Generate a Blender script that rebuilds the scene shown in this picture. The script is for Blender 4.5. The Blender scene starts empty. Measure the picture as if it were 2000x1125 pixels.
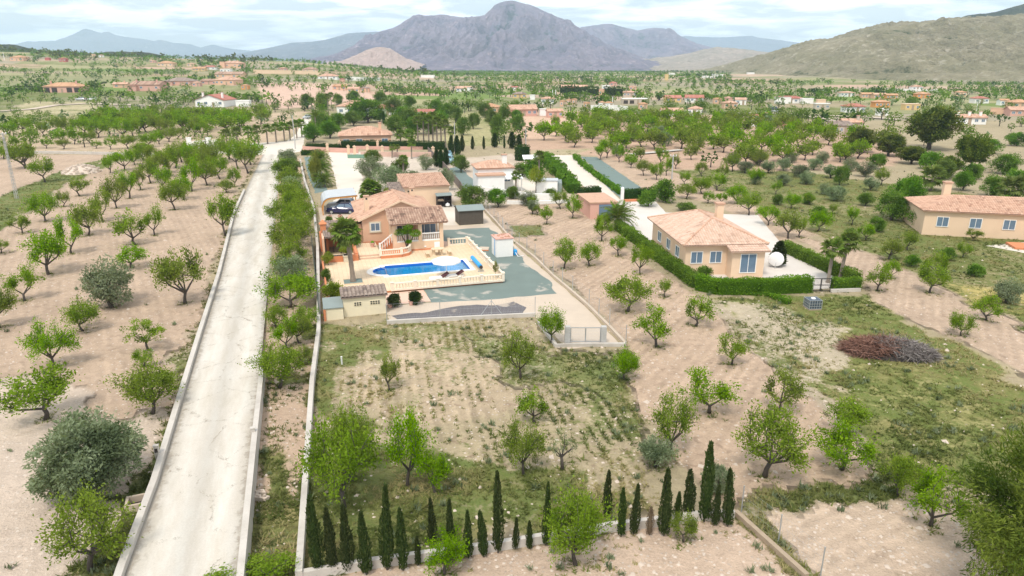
import bpy, math, random
import numpy as np
from mathutils import Vector, Matrix
from mathutils.geometry import tessellate_polygon

sc = bpy.context.scene
COL = sc.collection
R = math.radians
# ------------------------------------------------------------------ camera, light, exposure
FPX, PITCH, CAMZ = 1370.0, R(18.0), 20.0
cam_d = bpy.data.cameras.new("camera")
cam_d.sensor_width = 36.0
cam_d.lens = FPX / 2000 * 36
cam_d.clip_start = 0.5
cam_d.clip_end = 40000
cam = bpy.data.objects.new("camera", cam_d)
cam.location = (0, 0, CAMZ)
cam.rotation_euler = (R(90) - PITCH, 0, 0)
COL.objects.link(cam)
sc.camera = cam

SUN_EL, SUN_AZ = R(58), R(200)          # azimuth measured clockwise from +Y
sun_d = bpy.data.lights.new("sun", "SUN")
sun_d.energy = 2.5
sun_d.angle = R(11)
sun_d.color = (1.0, 0.94, 0.84)
sun = bpy.data.objects.new("sun", sun_d)
sd = Vector((math.sin(SUN_AZ) * math.cos(SUN_EL), math.cos(SUN_AZ) * math.cos(SUN_EL), math.sin(SUN_EL)))
sun.rotation_euler = sd.to_track_quat('Z', 'Y').to_euler()
sun.location = (0, 0, 300)
COL.objects.link(sun)

world = bpy.data.worlds.new("World")
sc.world = world
world.use_nodes = True
wt = world.node_tree
wt.nodes.clear()
def wn(t, **k):
    n = wt.nodes.new(t)
    for a, v in k.items():
        setattr(n, a, v)
    return n
w_out = wn("ShaderNodeOutputWorld")
w_bg = wn("ShaderNodeBackground")
w_bg.inputs[1].default_value = 0.11
w_sky = wn("ShaderNodeTexSky", sky_type='NISHITA', sun_disc=False, sun_elevation=SUN_EL, sun_rotation=SUN_AZ,
           altitude=300, air_density=1.0, dust_density=1.2, ozone_density=1.0)
w_tc = wn("ShaderNodeTexCoord")
w_sep = wn("ShaderNodeSeparateXYZ")
w_max = wn("ShaderNodeMath", operation='MAXIMUM'); w_max.inputs[1].default_value = 0.0
w_add = wn("ShaderNodeMath", operation='ADD'); w_add.inputs[1].default_value = 0.13
w_dx = wn("ShaderNodeMath", operation='DIVIDE'); w_dy = wn("ShaderNodeMath", operation='DIVIDE')
w_cmb = wn("ShaderNodeCombineXYZ")
w_no = wn("ShaderNodeTexNoise"); w_no.inputs['Scale'].default_value = 1.7; w_no.inputs['Detail'].default_value = 7; w_no.inputs['Roughness'].default_value = 0.55; w_no.inputs['Distortion'].default_value = 0.3
w_rp = wn("ShaderNodeValToRGB")
w_rp.color_ramp.elements[0].position = 0.43; w_rp.color_ramp.elements[0].color = (0.26, 0.26, 0.26, 1)
w_rp.color_ramp.elements[1].position = 0.57; w_rp.color_ramp.elements[1].color = (1, 1, 1, 1)
w_n2 = wn("ShaderNodeTexNoise"); w_n2.inputs['Scale'].default_value = 0.8; w_n2.inputs['Detail'].default_value = 5
w_r2 = wn("ShaderNodeValToRGB")
w_r2.color_ramp.elements[0].position = 0.35; w_r2.color_ramp.elements[0].color = (10.6, 11.2, 11.6, 1)
w_r2.color_ramp.elements[1].position = 0.62; w_r2.color_ramp.elements[1].color = (14.5, 14.4, 14.1, 1)
w_mix = wn("ShaderNodeMixRGB")
L = wt.links.new
L(w_tc.outputs['Generated'], w_sep.inputs[0])
L(w_sep.outputs[2], w_max.inputs[0]); L(w_max.outputs[0], w_add.inputs[0])
L(w_sep.outputs[0], w_dx.inputs[0]); L(w_add.outputs[0], w_dx.inputs[1])
L(w_sep.outputs[1], w_dy.inputs[0]); L(w_add.outputs[0], w_dy.inputs[1])
L(w_dx.outputs[0], w_cmb.inputs[0]); L(w_dy.outputs[0], w_cmb.inputs[1])
L(w_cmb.outputs[0], w_no.inputs['Vector']); L(w_cmb.outputs[0], w_n2.inputs['Vector'])
L(w_no.outputs['Fac'], w_rp.inputs[0]); L(w_n2.outputs['Fac'], w_r2.inputs[0])
L(w_rp.outputs[0], w_mix.inputs[0]); L(w_sky.outputs[0], w_mix.inputs[1]); L(w_r2.outputs[0], w_mix.inputs[2])
L(w_mix.outputs[0], w_bg.inputs[0]); L(w_bg.outputs[0], w_out.inputs[0])

sc.view_settings.view_transform = 'Standard'
sc.view_settings.look = 'None'
sc.view_settings.exposure = 0.28
sc.view_settings.gamma = 1.0
sc.view_settings.use_curve_mapping = False
sc.render.engine = 'CYCLES'
sc.cycles.use_denoising = True
sc.cycles.max_bounces = 6
sc.cycles.diffuse_bounces = 3
sc.cycles.glossy_bounces = 2
sc.cycles.transparent_max_bounces = 8
sc.cycles.volume_bounces = 1

# ------------------------------------------------------------------ noise and projection helpers
def smooth(t):
    t = np.clip(t, 0, 1)
    return t * t * (3 - 2 * t)

def vnoise(x, y, seed=0):
    x = np.asarray(x, float); y = np.asarray(y, float)
    xi = np.floor(x).astype(np.int64); yi = np.floor(y).astype(np.int64)
    fx = x - xi; fy = y - yi
    fx = fx * fx * (3 - 2 * fx); fy = fy * fy * (3 - 2 * fy)
    def h(a, b):
        n = (a * 374761393 + b * 668265263 + seed * 974634777) & 0xFFFFFFFF
        n = ((n ^ (n >> 13)) * 1274126177) & 0xFFFFFFFF
        n = (n ^ (n >> 16)) & 0xFFFFFF
        return n / float(0xFFFFFF)
    a = h(xi, yi); b = h(xi + 1, yi); c = h(xi, yi + 1); d = h(xi + 1, yi + 1)
    return (a * (1 - fx) + b * fx) * (1 - fy) + (c * (1 - fx) + d * fx) * fy

def fbm(x, y, seed=0, octs=5, gain=0.5):
    s = 0; amp = 1; tot = 0
    for o in range(octs):
        s = s + amp * vnoise(np.asarray(x) * 2 ** o, np.asarray(y) * 2 ** o, seed + o * 17)
        tot += amp; amp *= gain
    return s / tot

SX = np.array([-1.6, -0.73, -0.58, -0.43, -0.29, -0.22, -0.145, -0.075, -0.03, 2.0])
SZ = np.array([40., 30., 25., 21., 19., 13., 6.0, 1.0, 0.0, 0.0])
def terrain(x, y):
    x = np.asarray(x, float); y = np.asarray(y, float)
    a = x / np.maximum(y, 60)
    t = np.clip((y - 280) / 570, 0, 1)
    z = np.interp(a, SX, SZ) * t * (0.4 + 0.6 * t)
    z = z * (1 - 0.0 * t)
    fall = smooth((y - 880) / 900)
    z = z * (1 - fall) - 20 * smooth((y - 900) / 2000)
    und = (fbm(x / 160, y / 160, 5, 3) - 0.5) * 5 * smooth((y - 260) / 300)
    return z + und

def ray(px, py):
    u = (px - 1000) / FPX; v = (py - 562.5) / FPX
    return (u, math.cos(PITCH) - v * math.sin(PITCH), -math.sin(PITCH) - v * math.cos(PITCH))

def at(px, py, z=None):
    """the point of the ground (or of height z) seen at photo pixel px, py"""
    d = ray(px, py)
    if z is not None:
        t = (z - CAMZ) / d[2]
        return (d[0] * t, d[1] * t)
    if d[2] < -1e-4:
        t = -CAMZ / d[2]
        if d[1] * t < 240:
            return (d[0] * t, d[1] * t)
    ts = np.geomspace(150, 9000, 2500)
    zz = CAMZ + d[2] * ts
    g = terrain(d[0] * ts, d[1] * ts)
    hit = np.nonzero(zz <= g)[0]
    t = ts[hit[0]] if len(hit) else ts[-1]
    return (d[0] * t, d[1] * t)

def gz(x, y):
    return float(terrain(x, y)) if y > 240 else 0.0

def depth(x, y, z=0.0):
    return y * math.cos(PITCH) - (z - CAMZ) * math.sin(PITCH)

A0 = R(16.5)
O0 = at(867, 488, 0)
def W(a, b):
    """property grid -> world"""
    return (O0[0] + a * math.cos(A0) - b * math.sin(A0), O0[1] + a * math.sin(A0) + b * math.cos(A0))
def loc(px, py, z=0):
    x, y = at(px, py, z); x -= O0[0]; y -= O0[1]
    return (x * math.cos(A0) + y * math.sin(A0), -x * math.sin(A0) + y * math.cos(A0))

# ------------------------------------------------------------------ materials
MATS = {}
def new_mat(name):
    m = bpy.data.materials.new(name); m.use_nodes = True
    nt = m.node_tree; nt.nodes.clear()
    out = nt.nodes.new("ShaderNodeOutputMaterial")
    return m, nt, out

class NT:
    def __init__(s, nt): s.nt = nt
    def n(s, t, ins=None, **k):
        nd = s.nt.nodes.new(t)
        for a, v in k.items(): setattr(nd, a, v)
        for a, v in (ins or {}).items():
            if hasattr(v, 'is_linked') or isinstance(v, bpy.types.NodeSocket): s.nt.links.new(v, nd.inputs[a])
            else: nd.inputs[a].default_value = v
        return nd
    def math(s, op, a, b=0.0, clamp=False):
        nd = s.n("ShaderNodeMath", {0: a, 1: b}, operation=op); nd.use_clamp = clamp
        return nd.outputs[0]
    def mix(s, f, a, b, blend='MIX'):
        nd = s.n("ShaderNodeMixRGB", {0: f, 1: a, 2: b}, blend_type=blend)
        return nd.outputs[0]
    def noise(s, vec, scale, detail=4, rough=0.55, dist=0.0):
        nd = s.n("ShaderNodeTexNoise", {'Vector': vec, 'Scale': scale, 'Detail': detail, 'Roughness': rough, 'Distortion': dist})
        return nd.outputs['Fac']
    def ramp(s, f, *stops):
        nd = s.n("ShaderNodeValToRGB", {0: f})
        els = nd.color_ramp.elements
        while len(els) < len(stops): els.new(0.5)
        for e, (p, c) in zip(els, stops):
            e.position = p; e.color = (*c, 1) if len(c) == 3 else c
        return nd.outputs[0]
    def step(s, f, lo, hi):
        nd = s.n("ShaderNodeMapRange", {0: f, 1: lo, 2: hi, 3: 0.0, 4: 1.0}, interpolation_type='SMOOTHSTEP')
        return nd.outputs[0]

def c4(c): return (c[0], c[1], c[2], 1.0)

def surf(name, col, rough=0.85, var=0.25, scale=1.5, fine=14.0, bump=0.15, spec=0.3, metal=0.0, dirt=None, dirt_amt=0.0, patch=None, patch_at=0.6, lines=None):
    """plain procedural surface: two scales of tone, optional dirt and patches"""
    key = name
    if key in MATS: return MATS[key]
    m, nt, out = new_mat(name); g = NT(nt)
    pos = g.n("ShaderNodeTexCoord").outputs['Object']
    n1 = g.noise(pos, scale, 5); n2 = g.noise(pos, fine, 3)
    k = g.math('ADD', g.math('MULTIPLY', n1, var * 1.4), g.math('MULTIPLY', n2, var * 0.6))
    k = g.math('ADD', k, 1.0 - var)
    base = g.mix(1.0, c4(col), k, 'MULTIPLY')
    if dirt:
        f = g.math('MULTIPLY', g.step(g.noise(pos, scale * 0.6, 6, 0.65), 0.45, 0.72), dirt_amt)
        base = g.mix(f, base, c4(dirt))
    if patch:
        f = g.step(g.noise(pos, scale * 0.45, 6, 0.6, 0.4), patch_at, patch_at + 0.07)
        base = g.mix(f, base, c4(patch))
    if lines:
        br = g.n("ShaderNodeTexBrick", {'Vector': pos, 'Scale': 1.0, 'Color1': (1, 1, 1, 1), 'Color2': (.93, .92, .9, 1), 'Mortar': (.72, .66, .58, 1), 'Mortar Size': 0.012, 'Brick Width': lines, 'Row Height': lines}, offset=0.0)
        base = g.mix(1.0, base, br.outputs['Color'], 'MULTIPLY')
    bs = g.n("ShaderNodeBsdfPrincipled", {'Base Color': base, 'Roughness': rough, 'Metallic': metal, 'Specular IOR Level': spec})
    if bump:
        bp = g.n("ShaderNodeBump", {'Strength': bump, 'Distance': 0.05, 'Height': n2})
        nt.links.new(bp.outputs[0], bs.inputs['Normal'])
    nt.links.new(bs.outputs[0], out.inputs[0])
    MATS[key] = m
    return m

def leaf_mat(name, dark, mid, light, trans=0.35, objvar=0.16):
    m, nt, out = new_mat(name); g = NT(nt)
    t = g.n("ShaderNodeAttribute", attribute_name='tint').outputs['Fac']
    oi = g.n("ShaderNodeObjectInfo").outputs['Random']
    base = g.ramp(t, (0.0, dark), (0.5, mid), (1.0, light))
    hv = g.n("ShaderNodeHueSaturation", {'Hue': g.math('ADD', 0.5 - 0.02, g.math('MULTIPLY', oi, 0.035)), 'Saturation': g.math('ADD', 0.88, g.math('MULTIPLY', oi, 0.2)),
             'Value': g.math('ADD', 1 - objvar, g.math('MULTIPLY', oi, 2 * objvar)), 'Color': base})
    col = hv.outputs[0]
    d = g.n("ShaderNodeBsdfDiffuse", {'Color': col})
    tr = g.n("ShaderNodeBsdfTranslucent", {'Color': g.mix(1.0, col, (1.25, 1.2, 0.6, 1), 'MULTIPLY')})
    mx = g.n("ShaderNodeMixShader", {0: trans, 1: d.outputs[0], 2: tr.outputs[0]})
    nt.links.new(mx.outputs[0], out.inputs[0])
    MATS[name] = m
    return m

M_ALM = leaf_mat("almond_leaves", (0.084, 0.150, 0.009), (0.156, 0.264, 0.014), (0.255, 0.365, 0.034), 0.44, 0.16)
M_OLV = leaf_mat("olive_leaves", (0.095, 0.130, 0.066), (0.170, 0.215, 0.118), (0.27, 0.32, 0.20), 0.3)
M_CYP = leaf_mat("cypress_leaves", (0.028, 0.050, 0.014), (0.055, 0.080, 0.024), (0.095, 0.120, 0.040), 0.15)
M_PIN = leaf_mat("pine_needles", (0.044, 0.072, 0.012), (0.092, 0.130, 0.022), (0.175, 0.215, 0.040), 0.3)
M_HDG = leaf_mat("hedge_leaves", (0.062, 0.150, 0.006), (0.120, 0.265, 0.009), (0.190, 0.365, 0.016), 0.35)
M_DHG = leaf_mat("dark_hedge_leaves", (0.022, 0.050, 0.012), (0.042, 0.078, 0.018), (0.075, 0.115, 0.028), 0.2)
M_BSH = leaf_mat("bush_leaves", (0.058, 0.118, 0.014), (0.100, 0.195, 0.022), (0.170, 0.275, 0.045), 0.3)
M_YEL = leaf_mat("yellow_green_leaves", (0.12, 0.16, 0.02), (0.19, 0.24, 0.03), (0.28, 0.31, 0.05), 0.35)
M_PLM = leaf_mat("palm_fronds", (0.065, 0.115, 0.020), (0.120, 0.190, 0.032), (0.21, 0.27, 0.06), 0.35)
M_GRS = leaf_mat("weed_blades", (0.085, 0.115, 0.028), (0.165, 0.190, 0.055), (0.34, 0.30, 0.135), 0.3, 0.05)
M_DED = leaf_mat("dead_twigs", (0.10, 0.075, 0.055), (0.17, 0.12, 0.085), (0.25, 0.19, 0.14), 0.0)
M_FAR = leaf_mat("far_leaves", (0.050, 0.105, 0.010), (0.096, 0.190, 0.016), (0.165, 0.265, 0.036), 0.35)
M_BARK = surf("bark", (0.085, 0.070, 0.058), var=0.5, scale=4, fine=25, bump=0.5)
M_PBARK = surf("palm_bark", (0.25, 0.205, 0.165), var=0.45, scale=5, fine=22, bump=0.6)

def tile_mat(name, a, b, c):
    m, nt, out = new_mat(name); g = NT(nt)
    t = g.n("ShaderNodeAttribute", attribute_name='tint').outputs['Fac']
    pos = g.n("ShaderNodeTexCoord").outputs['Object']
    base = g.ramp(t, (0.0, a), (0.3, b), (1.0, c))
    n = g.noise(pos, 0.8, 6, 0.65)
    base = g.mix(g.math('MULTIPLY', g.step(n, 0.5, 0.75), 0.45), base, (0.23, 0.16, 0.12, 1))
    bs = g.n("ShaderNodeBsdfPrincipled", {'Base Color': base, 'Roughness': 0.9, 'Specular IOR Level': 0.2})
    bp = g.n("ShaderNodeBump", {'Strength': 0.3, 'Distance': 0.03, 'Height': g.noise(pos, 20, 3)})
    nt.links.new(bp.outputs[0], bs.inputs['Normal'])
    nt.links.new(bs.outputs[0], out.inputs[0]); MATS[name] = m
    return m
M_TILE = tile_mat("salmon_roof_tiles", (0.34, 0.19, 0.13), (0.50, 0.305, 0.215), (0.60, 0.40, 0.29))
M_TILEB = tile_mat("brown_roof_tiles", (0.16, 0.10, 0.075), (0.33, 0.205, 0.15), (0.50, 0.35, 0.26))
M_TILEG = tile_mat("grey_brown_roof_tiles", (0.12, 0.095, 0.08), (0.24, 0.185, 0.155), (0.36, 0.29, 0.24))
M_TILER = tile_mat("red_roof_tiles", (0.28, 0.10, 0.075), (0.39, 0.155, 0.115), (0.47, 0.22, 0.165))
M_TILEO = tile_mat("orange_roof_tiles", (0.38, 0.20, 0.11), (0.47, 0.27, 0.155), (0.55, 0.34, 0.21))
M_TILEP = tile_mat("pale_salmon_roof_tiles", (0.42, 0.27, 0.20), (0.56, 0.385, 0.29), (0.64, 0.47, 0.37))
TILES = dict(s=M_TILE, b=M_TILEB, g=M_TILEG, r=M_TILER, o=M_TILEO)

M_CREAM = surf("cream_render", (0.72, 0.53, 0.37), var=0.08, scale=0.7, dirt=(0.55, 0.38, 0.26), dirt_amt=0.25, bump=0.05)
M_PEACH = surf("peach_render", (0.68, 0.43, 0.29), var=0.08, scale=0.7, dirt=(0.55, 0.34, 0.23), dirt_amt=0.3, bump=0.05)
M_TERRA = surf("terracotta_paint", (0.60, 0.23, 0.11), var=0.12, scale=1.2, dirt=(0.45, 0.17, 0.09), dirt_amt=0.4, bump=0.05)
M_BALU = surf("cream_cast_stone", (0.78, 0.68, 0.55), var=0.1, scale=1.2, dirt=(0.62, 0.5, 0.4), dirt_amt=0.25)
M_WHITE = surf("white_paint", (0.80, 0.79, 0.76), var=0.08, scale=1.0, dirt=(0.6, 0.57, 0.52), dirt_amt=0.2, bump=0.05)
M_HUT = surf("pale_cream_render", (0.74, 0.66, 0.48), var=0.1, scale=0.8, dirt=(0.5, 0.42, 0.32), dirt_amt=0.35, bump=0.08)
M_CONC = surf("weathered_concrete", (0.52, 0.48, 0.43), var=0.22, scale=0.9, dirt=(0.30, 0.26, 0.22), dirt_amt=0.45)
M_BLOCK = surf("grey_block", (0.45, 0.44, 0.42), var=0.2, scale=1.3, dirt=(0.3, 0.28, 0.26), dirt_amt=0.4)
M_WALLP = surf("pinkish_wall_render", (0.62, 0.42, 0.34), var=0.12, scale=0.8, dirt=(0.45, 0.3, 0.25), dirt_amt=0.3)
M_SALM = surf("salmon_render", (0.62, 0.36, 0.29), var=0.08, scale=0.6, dirt=(0.5, 0.3, 0.25), dirt_amt=0.25)
M_YELW = surf("ochre_render", (0.66, 0.47, 0.22), var=0.08, scale=0.6)
M_ORNG = surf("orange_render", (0.65, 0.30, 0.10), var=0.08, scale=0.6)
M_REDW = surf("red_render", (0.45, 0.13, 0.11), var=0.1, scale=0.6)
M_STONE = surf("pale_stone", (0.50, 0.43, 0.35), var=0.25, scale=1.0, fine=6)
M_ROCK = surf("limestone_rubble", (0.55, 0.46, 0.38), var=0.35, scale=2.0, fine=12, bump=0.5)
M_GLASS = surf("window_glass", (0.06, 0.075, 0.09), rough=0.08, var=0.2, spec=0.6, bump=0)
M_GLASSB = surf("blue_window_glass", (0.13, 0.19, 0.26), rough=0.1, var=0.3, spec=0.6, bump=0)
M_DARK = surf("dark_stained_wood", (0.055, 0.045, 0.040), var=0.35, scale=2, fine=18)
M_SHEDW = surf("grey_brown_shed_boards", (0.10, 0.085, 0.068), var=0.3, scale=2.5, fine=20, rough=0.75)
M_FELT = surf("grey_green_felt", (0.23, 0.27, 0.26), var=0.15, scale=1.5, rough=0.9)
M_METAL = surf("galvanised_metal", (0.50, 0.52, 0.53), rough=0.45, metal=0.6, var=0.12)
M_SHEET = surf("pale_grey_roof_sheet", (0.45, 0.47, 0.485), rough=0.55, metal=0.0, var=0.12, spec=0.45)
M_ORGW = surf("orange_stained_timber", (0.55, 0.27, 0.09), var=0.2, scale=2)
M_BLACKM = surf("black_metal", (0.03, 0.03, 0.032), rough=0.5, metal=0.3, var=0.2)
M_RUBBER = surf("rubber", (0.025, 0.025, 0.025), rough=0.8, var=0.2)
M_NAVY = surf("dark_blue_car_paint", (0.012, 0.016, 0.075), rough=0.22, var=0.08, spec=0.7, bump=0)
M_WCAR = surf("white_car_paint", (0.72, 0.73, 0.75), rough=0.25, var=0.05, spec=0.6, bump=0)
M_AQUA = surf("pale_turquoise_car_paint", (0.30, 0.52, 0.60), rough=0.25, var=0.05, spec=0.6, bump=0)
M_SILV = surf("silver_car_paint", (0.50, 0.52, 0.54), rough=0.3, metal=0.3, var=0.05, bump=0)
M_LAMP = surf("lamp_glass", (0.75, 0.76, 0.74), rough=0.15, var=0.05, spec=0.6, bump=0)
M_REDL = surf("red_lamp_glass", (0.45, 0.04, 0.03), rough=0.2, var=0.05, bump=0)
M_POOL = surf("blue_pool_tiles", (0.035, 0.50, 0.80), rough=0.4, var=0.22, scale=0.8, fine=5, lines=0.33, bump=0)
M_POOLB = surf("deep_blue_border_tiles", (0.02, 0.16, 0.55), rough=0.35, var=0.25, scale=2, bump=0)
M_COPE = surf("white_pool_coping", (0.80, 0.76, 0.70), var=0.08, scale=1.5, lines=0.6)
M_PAVE = surf("cream_terrace_tiles", (0.70, 0.55, 0.38), var=0.14, scale=0.5, lines=0.42, dirt=(0.60, 0.43, 0.29), dirt_amt=0.35)
M_TANP = surf("pink_concrete_slab", (0.64, 0.44, 0.34), var=0.14, scale=0.6, dirt=(0.5, 0.36, 0.28), dirt_amt=0.3)
M_ROAD = surf("pale_concrete_road", (0.68, 0.63, 0.56), var=0.16, scale=0.35, fine=7, dirt=(0.50, 0.43, 0.35), dirt_amt=0.4, bump=0.12)
M_DRIVE = surf("white_gravel_drive", (0.62, 0.56, 0.48), var=0.14, scale=0.4, fine=18, dirt=(0.58, 0.49, 0.4), dirt_amt=0.35)
M_TEAL = surf("grey_green_gravel", (0.155, 0.198, 0.180), var=0.25, scale=0.5, fine=22, patch=(0.40, 0.37, 0.32), patch_at=0.60, bump=0.3)
M_TEALC = surf("clean_grey_green_gravel", (0.155, 0.205, 0.188), var=0.16, scale=0.5, fine=22, bump=0.3)
M_BLKG = surf("dark_grey_gravel", (0.135, 0.125, 0.13), var=0.35, scale=0.6, fine=20, patch=(0.40, 0.34, 0.28), patch_at=0.56, bump=0.5)
M_PALE = surf("pale_packed_earth", (0.52, 0.43, 0.34), var=0.2, scale=0.5, fine=12, dirt=(0.46, 0.37, 0.29), dirt_amt=0.5, bump=0.25)
M_PLAST = surf("white_plastic", (0.82, 0.82, 0.82), rough=0.5, var=0.04, bump=0)
M_CLOTHW = surf("white_canvas", (0.84, 0.84, 0.83), rough=0.8, var=0.06, scale=2)
M_BLUEC = surf("bright_blue_cover", (0.03, 0.32, 0.70), rough=0.5, var=0.12, scale=3)
M_BURG = surf("dark_burgundy_cloth", (0.09, 0.03, 0.035), var=0.2, rough=0.8)
M_POT = surf("cast_stone_planter", (0.62, 0.55, 0.42), var=0.2, scale=3)
M_CRATE = surf("blue_grey_plastic_crate", (0.075, 0.10, 0.13), rough=0.5, var=0.2)
M_TIMB = surf("weathered_timber", (0.36, 0.28, 0.20), var=0.3, scale=3, fine=25)
M_PIPE = surf("white_pipe", (0.7, 0.7, 0.68), rough=0.5, var=0.08)

# ------------------------------------------------------------------ object helpers
def link(name, me, parent=None):
    o = bpy.data.objects.new(name, me); COL.objects.link(o)
    if parent is not None: o.parent = parent
    return o
def tag(o, label=None, cat=None, group=None, kind=None):
    if label: o['label'] = label
    if cat: o['category'] = cat
    if group: o['group'] = group
    if kind: o['kind'] = kind
    return o
def thing(name, x, y, z=0.0, rot=0.0, label=None, cat=None, group=None):
    o = bpy.data.objects.new(name, None); COL.objects.link(o)
    o.empty_display_size = 0.3
    o.location = (x, y, z); o.rotation_euler = (0, 0, rot)
    return tag(o, label, cat, group)
def pthing(name, a, b, label, cat, z=0.0, rot=0.0, group=None):
    x, y = W(a, b)
    return thing(name, x, y, z, A0 + rot, label, cat, group)

def np_mesh(name, V, F, mat=None, tint=None, smooth_=False):
    """V (n,3), F (m,k) same-size faces; tint per face"""
    me = bpy.data.meshes.new(name)
    V = np.asarray(V, np.float32); F = np.asarray(F, np.int32)
    m, k = F.shape
    me.vertices.add(len(V)); me.vertices.foreach_set('co', V.ravel())
    me.loops.add(m * k); me.loops.foreach_set('vertex_index', F.ravel())
    me.polygons.add(m); me.polygons.foreach_set('loop_start', np.arange(0, m * k, k, dtype=np.int32))
    me.polygons.foreach_set('loop_total', np.full(m, k, np.int32))
    if smooth_: me.polygons.foreach_set('use_smooth', np.ones(m, bool))
    if tint is not None:
        at_ = me.attributes.new('tint', 'FLOAT', 'FACE'); at_.data.foreach_set('value', np.asarray(tint, np.float32))
    me.update(calc_edges=True)
    if mat: me.materials.append(mat)
    return me

class MB:
    def __init__(s): s.v = []; s.f = []; s.t = []
    def face(s, pts, tint=0.5):
        n = len(s.v); s.v += [tuple(p) for p in pts]; s.f.append(tuple(range(n, n + len(pts)))); s.t.append(tint)
    def box(s, x0, x1, y0, y1, z0, z1, tint=0.5, rot=0.0, c=None):
        P = [(x, y, z) for z in (z0, z1) for x, y in ((x0, y0), (x1, y0), (x1, y1), (x0, y1))]
        if rot:
            cx, cy = c if c else ((x0 + x1) / 2, (y0 + y1) / 2); ca, sa = math.cos(rot), math.sin(rot)
            P = [(cx + (x - cx) * ca - (y - cy) * sa, cy + (x - cx) * sa + (y - cy) * ca, z) for x, y, z in P]
        n = len(s.v); s.v += P
        for q in ((3, 2, 1, 0), (4, 5, 6, 7), (0, 1, 5, 4), (1, 2, 6, 5), (2, 3, 7, 6), (3, 0, 4, 7)):
            s.f.append(tuple(n + i for i in q)); s.t.append(tint)
        return s
    def bar(s, p, q, w, h, tint=0.5):
        """box of width w and height h from p to q"""
        p = Vector(p); q = Vector(q); d = (q - p).normalized()
        side = d.cross(Vector((0, 0, 1)))
        side = side.normalized() if side.length > 1e-4 else Vector((1, 0, 0))
        up = side.cross(d).normalized()
        P = []
        for e in (p, q):
            for i, j in ((-1, -1), (1, -1), (1, 1), (-1, 1)): P.append(tuple(e + side * (i * w / 2) + up * (j * h / 2)))
        n = len(s.v); s.v += P
        for f in ((0, 1, 2, 3), (7, 6, 5, 4), (0, 4, 5, 1), (1, 5, 6, 2), (2, 6, 7, 3), (3, 7, 4, 0)):
            s.f.append(tuple(n + i for i in f)); s.t.append(tint)
        return s
    def tube(s, pts, rad, n=6, cap=True, tint=0.5):
        pts = [Vector(p) for p in pts]
        if not hasattr(rad, '__len__'): rad = [rad] * len(pts)
        base = len(s.v)
        for i, p in enumerate(pts):
            d = (pts[min(i + 1, len(pts) - 1)] - pts[max(i - 1, 0)]).normalized()
            a = d.cross(Vector((0.31, 0.95, 0.1)));
            if a.length < 1e-3: a = d.cross(Vector((1, 0, 0)))
            a.normalize(); b = d.cross(a)
            for k in range(n):
                t = 2 * math.pi * k / n
                s.v.append(tuple(p + (a * math.cos(t) + b * math.sin(t)) * rad[i]))
        for i in range(len(pts) - 1):
            for k in range(n):
                k2 = (k + 1) % n
                s.f.append((base + i * n + k, base + i * n + k2, base + (i + 1) * n + k2, base + (i + 1) * n + k)); s.t.append(tint)
        if cap:
            s.f.append(tuple(base + k for k in range(n))[::-1]); s.t.append(tint)
            e = base + (len(pts) - 1) * n
            s.f.append(tuple(e + k for k in range(n))); s.t.append(tint)
        return s
    def lathe(s, prof, n=8, c=(0, 0, 0), tint=0.5):
        base = len(s.v)
        for r, z in prof:
            for k in range(n):
                t = 2 * math.pi * k / n
                s.v.append((c[0] + r * math.cos(t), c[1] + r * math.sin(t), c[2] + z))
        for i in range(len(prof) - 1):
            for k in range(n):
                k2 = (k + 1) % n
                s.f.append((base + i * n + k, base + i * n + k2, base + (i + 1) * n + k2, base + (i + 1) * n + k)); s.t.append(tint)
        s.f.append(tuple(base + k for k in range(n))[::-1]); s.t.append(tint)
        e = base + (len(prof) - 1) * n
        s.f.append(tuple(e + k for k in range(n))); s.t.append(tint)
        return s
    def prism(s, pts, z0, z1, tint=0.5):
        """polygon (x, y) extruded from z0 to z1"""
        n = len(pts)
        s.face([(x, y, z1) for x, y in pts], tint); s.face([(x, y, z0) for x, y in pts][::-1], tint)
        for i in range(n):
            a, b = pts[i], pts[(i + 1) % n]
            s.face([(*a, z0), (*b, z0), (*b, z1), (*a, z1)], tint)
        return s
    def mesh(s, name, mat, sm=False):
        me = bpy.data.meshes.new(name); me.from_pydata(s.v, [], s.f)
        a = me.attributes.new('tint', 'FLOAT', 'FACE'); a.data.foreach_set('value', s.t)
        if sm: me.polygons.foreach_set('use_smooth', [True] * len(me.polygons))
        me.materials.append(mat); me.update()
        return me
    def build(s, name, mat, parent=None, loc=None, rot=None, sm=False):
        o = link(name, s.mesh(name, mat, sm), parent)
        if loc: o.location = loc
        if rot is not None: o.rotation_euler = (0, 0, rot)
        return o

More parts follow.
